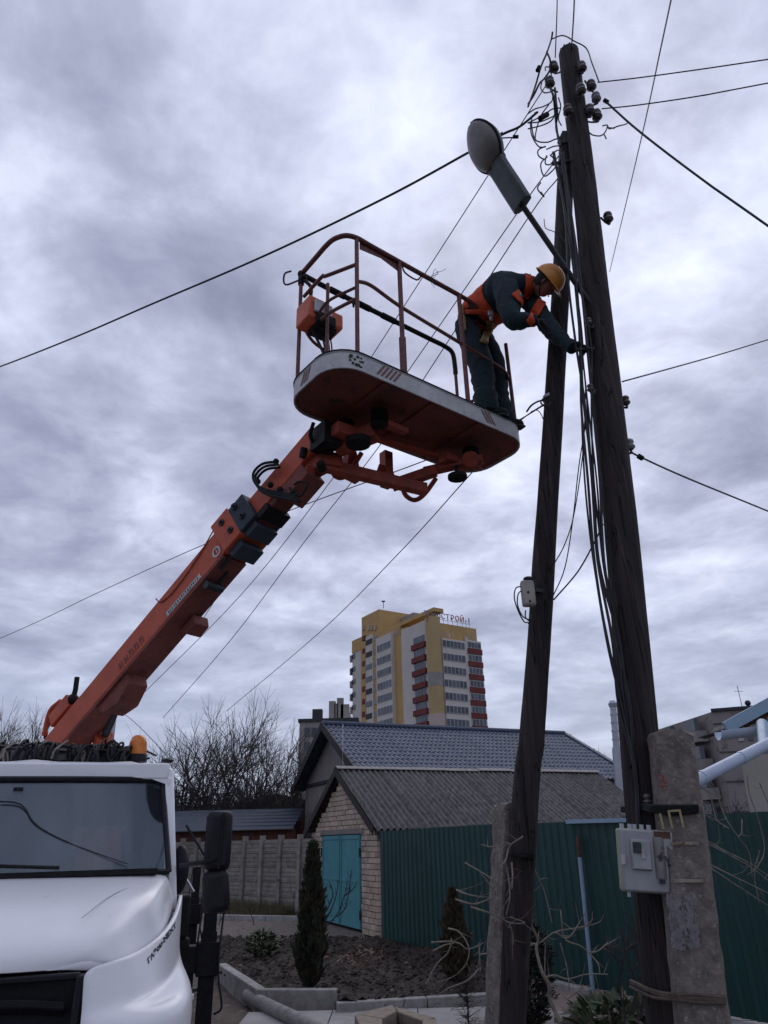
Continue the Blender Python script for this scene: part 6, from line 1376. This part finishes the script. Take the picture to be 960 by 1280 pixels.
pxwire([(698, 222, 4.95), (659, 274, 5.4), (530, 473, 7.2), (471, 562, 8.2), (380, 678, 10), (290, 798, 12.5), (204, 897, 16)], .0062, 'wire running down behind the basket to the tree tops beside the beacon')
pxwire([(688, 500, 5.1), (640, 535, 5.7), (579, 603, 7), (500, 690, 9), (400, 790, 12.5), (283, 889, 17)], .0065, 'wire starting at the strap on the thinner pole and falling towards the tallest bare tree')
pxwire([(686, 503, 5.1), (620, 540, 6), (520, 580, 7), (365, 637, 8.8), (245, 685, 10.5), (120, 742, 12.5), (0, 798, 15), (-200, 880, 20)], .0065, 'nearly level thin wire crossing behind the boom to the left edge')
pxwire([(843, -20, 4.2), (826, 60, 5.4), (800, 180, 8), (762, 340, 15)], .010, 'thin wire dropping steeply from the top edge right of the poles')
pxwire([(697, -30, 3.4), (696, 20, 4.2), (694, 72, 4.8)], .0065, 'left one of the two wires rising from the pole head out of the top edge')
pxwire([(719, -30, 3.6), (717, 20, 4.2), (714, 66, 4.88)], .008, 'right one of the two wires rising from the pole head out of the top edge')
pxwire([(747, 103, 4.85), (800, 97, 4.7), (880, 86, 4.5), (975, 72, 4.3)], .0065, 'uppermost of the wires leaving the pole head to the right edge')
pxwire([(752, 136, 4.85), (800, 131, 4.7), (880, 119, 4.5), (975, 101, 4.3)], .0065, 'second highest wire leaving the pole head to the right edge')
pxwire([(756, 126, 4.85), (800, 165, 4.8), (880, 226, 4.7), (975, 293, 4.6)], .011, 'thick cable slanting down from the pole head to the right edge')
pxwire([(778, 477, 4.85), (840, 460, 5.3), (900, 443, 5.8), (975, 420, 6.4)], .007, 'single wire rising gently from the middle insulator to the right edge')
pxwire([(789, 565, 4.85), (800, 571, 4.9), (860, 598, 5.4), (975, 645, 6.4)], .008, 'wire with a small clamp falling from the lowest insulator to the right edge')
pxwire([(145, 886, 30), (165, 900, 24), (200, 935, 17), (240, 985, 12)], .010, 'faint wire dropping from behind the boom foot past the beacon')
m = MB(); m.tube([aY(798, 570, 4.9), aY(803, 573, 4.92)], .022, 8); tag(build(m, 'wire_clamp', black), 'small black clamp on the wire right of the lowest insulator', 'clamp')

# ================================================================== THE WORKER
def skinned(nodes, edges, name, mats, parent=None, sub=2, root=0, assign=None, disp=0):
    me = bpy.data.meshes.new(name); me.from_pydata([tuple(n[0]) for n in nodes], edges, []); o = bpy.data.objects.new(name, me); C.objects.link(o)
    sk = o.modifiers.new('s', 'SKIN'); sk.use_smooth_shade = True; sk.branch_smoothing = .6
    for i, n in enumerate(nodes):
        r = n[1]; me.skin_vertices[0].data[i].radius = (r, r) if not isinstance(r, tuple) else r
    me.skin_vertices[0].data[root].use_root = True
    sb_ = o.modifiers.new('u', 'SUBSURF'); sb_.levels = sub; sb_.render_levels = sub
    bpy.context.view_layer.update(); ev = o.evaluated_get(bpy.context.evaluated_depsgraph_get()); nm = bpy.data.meshes.new_from_object(ev); bpy.data.objects.remove(o)
    vs = [v.co.copy() for v in nm.vertices]; fs = [tuple(p.vertices) for p in nm.polygons]; nrm = [v.normal.copy() for v in nm.vertices]
    bpy.data.meshes.remove(nm); m = MB()
    if disp:
        rr = random.Random(5)
        vs = [v+n*(disp*(math.sin(v.x*47+v.z*31)*math.sin(v.z*53-v.x*20+v.y*17)+.5*math.sin(v.z*90+v.x*60))) for v, n in zip(vs, nrm)]
    m.add(vs, fs)
    if assign: m.m = [assign(sum((vs[i] for i in f), V())/len(f)) for f in fs]
    return build(m, name, mats, parent, ang=3.2)
fz = ZD+.012
W = lambda x, y, Y: aY(x, y, Y)
hipR, hipL = W(581, 407, 5.27), W(590, 403, 5.47)
pel = (hipR+hipL)/2+Z3*.03
wk = thing('person', (pel.x+.05, pel.y, fz), 'worker in dark teal clothes, orange vest and yellow hard hat leaning out to the pole', 'worker')
sp1, sp2, sp3 = W(598, 391, 5.30), W(620, 378, 5.16), W(645, 370, 5.00)
shR, shL = W(631, 354, 4.84), W(655, 366, 5.16)
neck, headc = W(664, 354, 4.93), W(680, 352, 4.86)
knR, knL = W(602, 455, 5.24), W(617, 450, 5.45)
anR = W(607, 500, 5.20); anL = W(626, 503, 5.40)
anR.z = fz+.11; anL.z = fz+.11
elR, haR = W(640, 402, 4.70), W(668, 400, 4.66)
elL, wrL, haL = W(692, 416, 4.86), W(715, 434, 4.74), W(727, 438, 4.70)
nodes = [(pel, (.185, .17)), (sp1, (.225, .22)), (sp2, (.275, .27)), (sp3, (.215, .21)), (neck, .085), (headc, .06),
         (hipR, .142), (knR, .128), (anR, .092), (hipL, .135), (knL, .115), (anL, .09),
         (shR, .14), (elR, .10), (haR, .055), (shL, .11), (elL, .080), (wrL, .05)]
edges = [(0, 1), (1, 2), (2, 3), (3, 4), (4, 5), (0, 6), (6, 7), (7, 8), (0, 9), (9, 10), (10, 11), (3, 12), (12, 13), (13, 14), (3, 15), (15, 16), (16, 17)]
def segd(c, i, j):
    a, b = nodes[i][0], nodes[j][0]; t = max(0, min(1, (c-a).dot(b-a)/(b-a).length_squared)); ra, rb = nodes[i][1], nodes[j][1]
    ra = ra[0] if isinstance(ra, tuple) else ra; rb = rb[0] if isinstance(rb, tuple) else rb
    return (c-a.lerp(b, t)).length-(ra+(rb-ra)*t)
TOR, LEG, ARM = [(0, 1), (1, 2), (2, 3)], [(0, 6), (6, 7), (7, 8), (0, 9), (9, 10), (10, 11)], [(12, 13), (13, 14), (15, 16), (16, 17)]
def asg(c):
    if (c-headc).length < .115: return 2
    dt, dl_, da = (min(segd(c, *e) for e in G) for G in (TOR, LEG, ARM))
    return 1 if dl_ < min(dt, da)-.005 and c.z < pel.z+.05 else 0
body = skinned(nodes, edges, 'body', [jack, trous, skin], wk, 2, 0, asg, .008)
bwv = [ROOTINV[wk.name].inverted() @ v.co for v in body.data.vertices]; bwn = [v.normal.copy() for v in body.data.vertices]
bodybv = BVHTree.FromPolygons(bwv, [tuple(p.vertices) for p in body.data.polygons])
# jacket hem, collar folds
m = MB(); cdir = (neck-sp3).normalized(); m.ring(neck+cdir*.0, .082, .026, cdir, 20, 8); build(m, 'collar', jack, wk)
# boots
def boot(an, toe, name='boot'):
    d = (toe-an); d.z = 0; d.normalize(); s = V((-d.y, d.x, 0)); m = MB(); b = V((an.x, an.y, fz))
    secs = [(-.08, .036, .095), (-.05, .044, .14), (0, .046, .145), (.05, .046, .125), (.10, .049, .10), (.15, .047, .082), (.185, .034, .055)]
    vs = []
    for t, hw, h in secs:
        for i in range(10):
            a = 2*math.pi*i/10; vs.append(b+d*t+s*(hw*math.cos(a))+Z3*(h/2+.005+h/2*math.sin(a)))
    n = 10; m.add(vs, [(j*n+i, (j+1)*n+i, (j+1)*n+(i+1) % n, j*n+(i+1) % n) for j in range(6) for i in range(n)]+[tuple(range(n)), tuple(6*n+i for i in range(n))[::-1]])
    m.tube([b+Z3*.07, b+Z3*.17], [.062, .07], 14); o = build(m, name, black, wk, sub=1, ang=2)
    m = MB(); m.prism([b+d*-.09-s*.04, b+d*.08-s*.048, b+d*.15-s*.046, b+d*.195, b+d*.15+s*.046, b+d*.08+s*.048, b+d*-.09+s*.04], Z3*.018); build(m, 'sole', blackpl, o)
boot(anR, anR+V((.95, -.10, 0))); boot(anL, anL+V((.95, -.22, 0)))
# trouser cuffs
for a in (anR, anL):
    m = MB(); m.tube([a-Z3*.05, a+Z3*.01, a+Z3*.07, a+Z3*.12, a+Z3*.18], [.088, .112, .10, .115, .09], 18); build(m, 'trouser_cuff', trous, wk)
# head: face looks right and down
hd = (W(698, 362, 5.04)-headc).normalized(); fdir = V((.60, .20, -.74)).normalized(); hup = (V((.79, -.50, .45))-fdir*V((.79, -.50, .45)).dot(fdir)).normalized(); hs_ = hup.cross(fdir)
HAX = (fdir, hs_, hup); hc = W(682, 354, 4.85)
m = MB(); o_ = len(m.v); m.ball(hc, (.098, .078, .118), HAX, 24, 18)
nv = []
for p in m.v:
    q = V(p)-hc; x, y, z = q.dot(fdir), q.dot(hs_), q.dot(hup)
    if z < 0: x += .02*min(1, -z/.1) if x > 0 else 0; y *= 1-.28*min(1, -z/.118)
    if x > .05 and abs(y) < .022 and -.045 < z < .02: x += .026*(1-abs(y)/.022)*(1-abs(z+.018)/.035 if abs(z+.018) < .035 else 0)
    if x > .05 and .01 < abs(y) < .045 and 0 < z < .035: x -= .010
    if x > .05 and abs(z+.062) < .008 and abs(y) < .03: x -= .006
    nv.append(tuple(hc+fdir*x+hs_*y+hup*z))
m.v = nv
m.tube([hc-hup*.06-fdir*.02, neck], [.055, .062], 14, caps=False)
head = build(m, 'head', skin, wk, ang=3)
m = MB()
for s in (-1, 1): m.ball(hc+fdir*.083+hs_*.030*s+hup*.014, .012, nu=10, nv=7)
build(m, 'eye', winw, head)
m = MB(); m.tube([hc+fdir*.101-hup*.058+hs_*.024, hc+fdir*.110-hup*.058, hc+fdir*.101-hup*.058-hs_*.024], .005, 6)
for s in (-1, 1): m.tube([hc+fdir*.090+hs_*.016*s+hup*.03, hc+fdir*.086+hs_*.044*s+hup*.032], .004, 5)
build(m, 'mouth_and_brows', redb, head)
m = MB()
for s in (-1, 1): m.ball(hc+hs_*.078*s-fdir*.008-hup*.004, (.018, .010, .03), HAX, 10, 8)
build(m, 'ear', skin, head)
m = MB(); m.ball(hc-fdir*.03+hup*.012, (.085, .082, .105), HAX, 18, 12); build(m, 'hair', seat, head)
# hard hat
hz_ = hc+hup*.038; m = MB(); nu_, nv_ = 28, 8; vs = []
for j in range(nv_+1):
    t = math.pi/2*j/nv_
    for i in range(nu_):
        a = 2*math.pi*i/nu_; r = math.sin(t); ribb = 1+.02*(abs(math.sin(a)) < .15)
        vs.append(hz_+fdir*(.150*r*math.cos(a)*ribb-.005)+hs_*(.122*r*math.sin(a))+hup*(.140*math.cos(t)*ribb))
m.add(vs, [(j*nu_+i, (j+1)*nu_+i, (j+1)*nu_+(i+1) % nu_, j*nu_+(i+1) % nu_) for j in range(nv_) for i in range(nu_)])
hat = build(m, 'hard_hat', helm, wk, ang=3)
m = MB(); vs = []
for i in range(nu_+1):
    a = 2*math.pi*i/nu_; fw_ = max(0, math.cos(a))**1.5
    for k, (e, z) in enumerate(((0, 0), (.012+.045*fw_, -.006-.014*fw_))):
        vs.append(hz_+fdir*((.150+e)*math.cos(a)-.005)+hs_*((.122+e*.7)*math.sin(a))+hup*z)
m.add(vs, [(2*i, 2*i+1, 2*i+3, 2*i+2) for i in range(nu_)]); br_ = build(m, 'brim', helm, hat, ang=2); so_ = br_.modifiers.new('t', 'SOLIDIFY'); so_.thickness = .004
m = MB(); m.tube(curve([hz_+hs_*-.10, hc-hup*.06-hs_*.07, hc-hup*.115+fdir*.05, hc-hup*.06+hs_*.07, hz_+hs_*.10], 5), .004, 5); build(m, 'chin_strap', black, hat)
# vest: outer shell round the torso plus shoulder straps
def ringat(p, d, rx, ry, u): return None
def vshell(path, radii, name, mat, flat=.95, a0=0, a1=2*math.pi, n=22, push=.0):
    m = MB(); pts = curve(path, 5); N_ = len(pts); vs = []
    for i, p in enumerate(pts):
        t = (pts[min(i+1, N_-1)]-pts[max(i-1, 0)]).normalized(); s = V((0, 1, 0)); s = (s-t*s.dot(t)).normalized(); u = s.cross(t); f_ = i/(N_-1)*(len(radii)-1); k = min(int(f_), len(radii)-2); r = radii[k]+(radii[k+1]-radii[k])*(f_-k)
        for j in range(n+1):
            a = a0+(a1-a0)*j/n; w_ = 1+.018*math.sin(j*1.9+i*1.3); vs.append(p+s*(r*1.06*math.cos(a)*w_)+u*(r*flat*math.sin(a)*w_))
    m.add(vs, [(i*(n+1)+j, i*(n+1)+j+1, (i+1)*(n+1)+j+1, (i+1)*(n+1)+j) for i in range(N_-1) for j in range(n)]); o = build(m, name, mat, wk, ang=3); so = o.modifiers.new('t', 'SOLIDIFY'); so.thickness = .008; return o
# the vest is a second skin over the torso, cut at the arms and collar
m = MB(); keep = []
spd = (sp3-pel).normalized()
for p in body.data.polygons:
    c = sum((bwv[i] for i in p.vertices), V())/len(p.vertices); dt = min(segd(c, *e) for e in TOR); da = min(segd(c, *e) for e in ARM); dh = segd(c, 3, 4)
    al = (c-pel).dot(spd)
    if dt < da-.02 and al > -.03 and dt < min(segd(c, *e) for e in LEG[:1]+LEG[3:4])+.01 and dt < min(segd(c, *e) for e in LEG[1:3]+LEG[4:])-.03 and al < (sp3-pel).length*.62 and not (.15 < al < .19): keep.append(tuple(p.vertices))
used_ = sorted({i for f in keep for i in f}); ix_ = {i: k for k, i in enumerate(used_)}
m.add([bwv[i]+bwn[i]*.012 for i in used_], [tuple(ix_[i] for i in f) for f in keep]); ve = build(m, 'vest', vest, wk, ang=3); so_ = ve.modifiers.new('t', 'SOLIDIFY'); so_.thickness = .008
def strap_px(pts, wpxl, mat, name, off=.016, par=None):
    """a strip of webbing laid on the clothed body where the picture shows it"""
    q = curve([V((x, y, 0)) for x, y in pts], 6); N_ = len(q); vs = []; K = 4
    for i, p in enumerate(q):
        t = (q[min(i+1, N_-1)]-q[max(i-1, 0)]).normalized(); nrm = V((-t.y, t.x, 0))
        for k in range(K+1):
            pp = p+nrm*(wpxl*(k/K-.5)); d = ray(pp.x, pp.y).normalized(); loc, nn_, ix, ds_ = bodybv.ray_cast(CP, d)
            if loc is None: loc, nn_, ix, ds_ = bodybv.find_nearest(aY(pp.x, pp.y, 4.95))
            vs.append(loc-d*off*.6+(nn_ if nn_.dot(d) < 0 else -nn_)*off*.6)
    m = MB(); m.add(vs, [(i*(K+1)+k, i*(K+1)+k+1, (i+1)*(K+1)+k+1, (i+1)*(K+1)+k) for i in range(N_-1) for k in range(K)]); o = build(m, name, mat, par or wk, ang=3); so = o.modifiers.new('t', 'SOLIDIFY'); so.thickness = .01; so.offset = 0; return o
strap_px([(657, 334), (661, 345), (661, 360), (656, 374)], 10, vest, 'vest_strap', .02)
strap_px([(643, 366), (650, 374), (655, 380)], 9, vest, 'vest_strap', .02)
strap_px([(677, 377), (673, 386), (667, 397), (661, 405)], 11, vest, 'vest_strap', .02)
strap_px([(648, 369), (655, 371)], 5, refl, 'reflective_tape', .024)
hb = M('tan harness webbing', (.33, .20, .08), (.22, .13, .06), 20, .8, .2)
strap_px([(578, 382), (580, 398), (581, 414)], 4, hb, 'harness_strap', .024)
strap_px([(613, 400), (610, 413), (603, 430)], 9, hb, 'tool_pouch', .03)
strap_px([(582, 391), (598, 389), (613, 391)], 5, vest, 'belt', .026)
m = MB(); cl_, n2_, i2_, d2_ = bodybv.ray_cast(CP, ray(613, 391).normalized()); cl_ = (cl_ or W(613, 391, 4.9))+(CP-W(613, 391, 4.9)).normalized()*.03
m.box(cl_, (.05, .03, .07)); build(m, 'belt_clip', galv, wk, bevel=.008)
m = MB(); m.box(cl_-Z3*.065, (.03, .02, .05)); build(m, 'carabiner', galv, wk, bevel=.008)
# gloved hands: palm and five fingers each, left hand gripping the cables
def hand(wr, tgt, palm_n, curl, nm):
    d = (tgt-wr).normalized(); pn_ = (palm_n-d*palm_n.dot(d)).normalized(); s = d.cross(pn_)
    nodes = [(wr-d*.02, (.036, .032)), (wr+d*.03, (.040, .028)), (wr+d*.075, (.043, .026))]; edges = [(0, 1), (1, 2)]
    for k, (off, ln) in enumerate(((-.033, .062), (-.011, .075), (.011, .07), (.033, .055))):
        b = wr+d*.085+s*off; i0 = len(nodes); a = R_(curl[0]); d1 = d*math.cos(a)+pn_*math.sin(a); a2 = R_(curl[1]+k*5); d2 = d*math.cos(a2)+pn_*math.sin(a2); a3 = R_(curl[2]+k*5); d3 = d*math.cos(a3)+pn_*math.sin(a3)
        p1 = b+d1*ln*.45; p2 = p1+d2*ln*.35; p3 = p2+d3*ln*.3; nodes += [(b, .0125), (p1, .0118), (p2, .011), (p3, .009)]; edges += [(2, i0), (i0, i0+1), (i0+1, i0+2), (i0+2, i0+3)]
    i0 = len(nodes); t0_ = wr+d*.03-s*.038; td = (d*.6-s*.55+pn_*.55).normalized(); nodes += [(t0_, .015), (t0_+td*.035, .0135), (t0_+td*.035+(d*.8+pn_*.5).normalized()*.03, .011)]; edges += [(1, i0), (i0, i0+1), (i0+1, i0+2)]
    o = skinned(nodes, edges, nm, glove, wk, 1)
hand(wrL, haL+V((.06, .0, .0)), V((0, -.5, -.8)), (15, 50, 90), 'glove')
hand(haR, haR+V((.1, .02, -.02)), V((0, .9, -.3)), (25, 60, 100), 'glove')
m = MB(); m.tube([wrL-(wrL-elL).normalized()*.05, wrL+(wrL-elL).normalized()*.02], [.058, .055], 14); build(m, 'sleeve_cuff', jack, wk); m = MB(); m.tube([haR-(haR-elR).normalized()*.04, haR+(haR-elR).normalized()*.02], [.05, .048], 14); build(m, 'sleeve_cuff', jack, wk)
# small tool in the gloved hand
m = MB(); a = W(733, 437, 4.68); m.tube([a+V((-.08, 0, .0)), a+V((.03, 0, .01))], .012, 8); m.tube([a+V((.03, 0, .012)), a+V((.07, 0, .0))], .007, 6); m.tube([a+V((.03, 0, .0)), a+V((.07, 0, .02))], .007, 6)
tag(build(m, 'pliers', steel), 'small dark pliers held in the gloved hand against the tall pole', 'pliers')
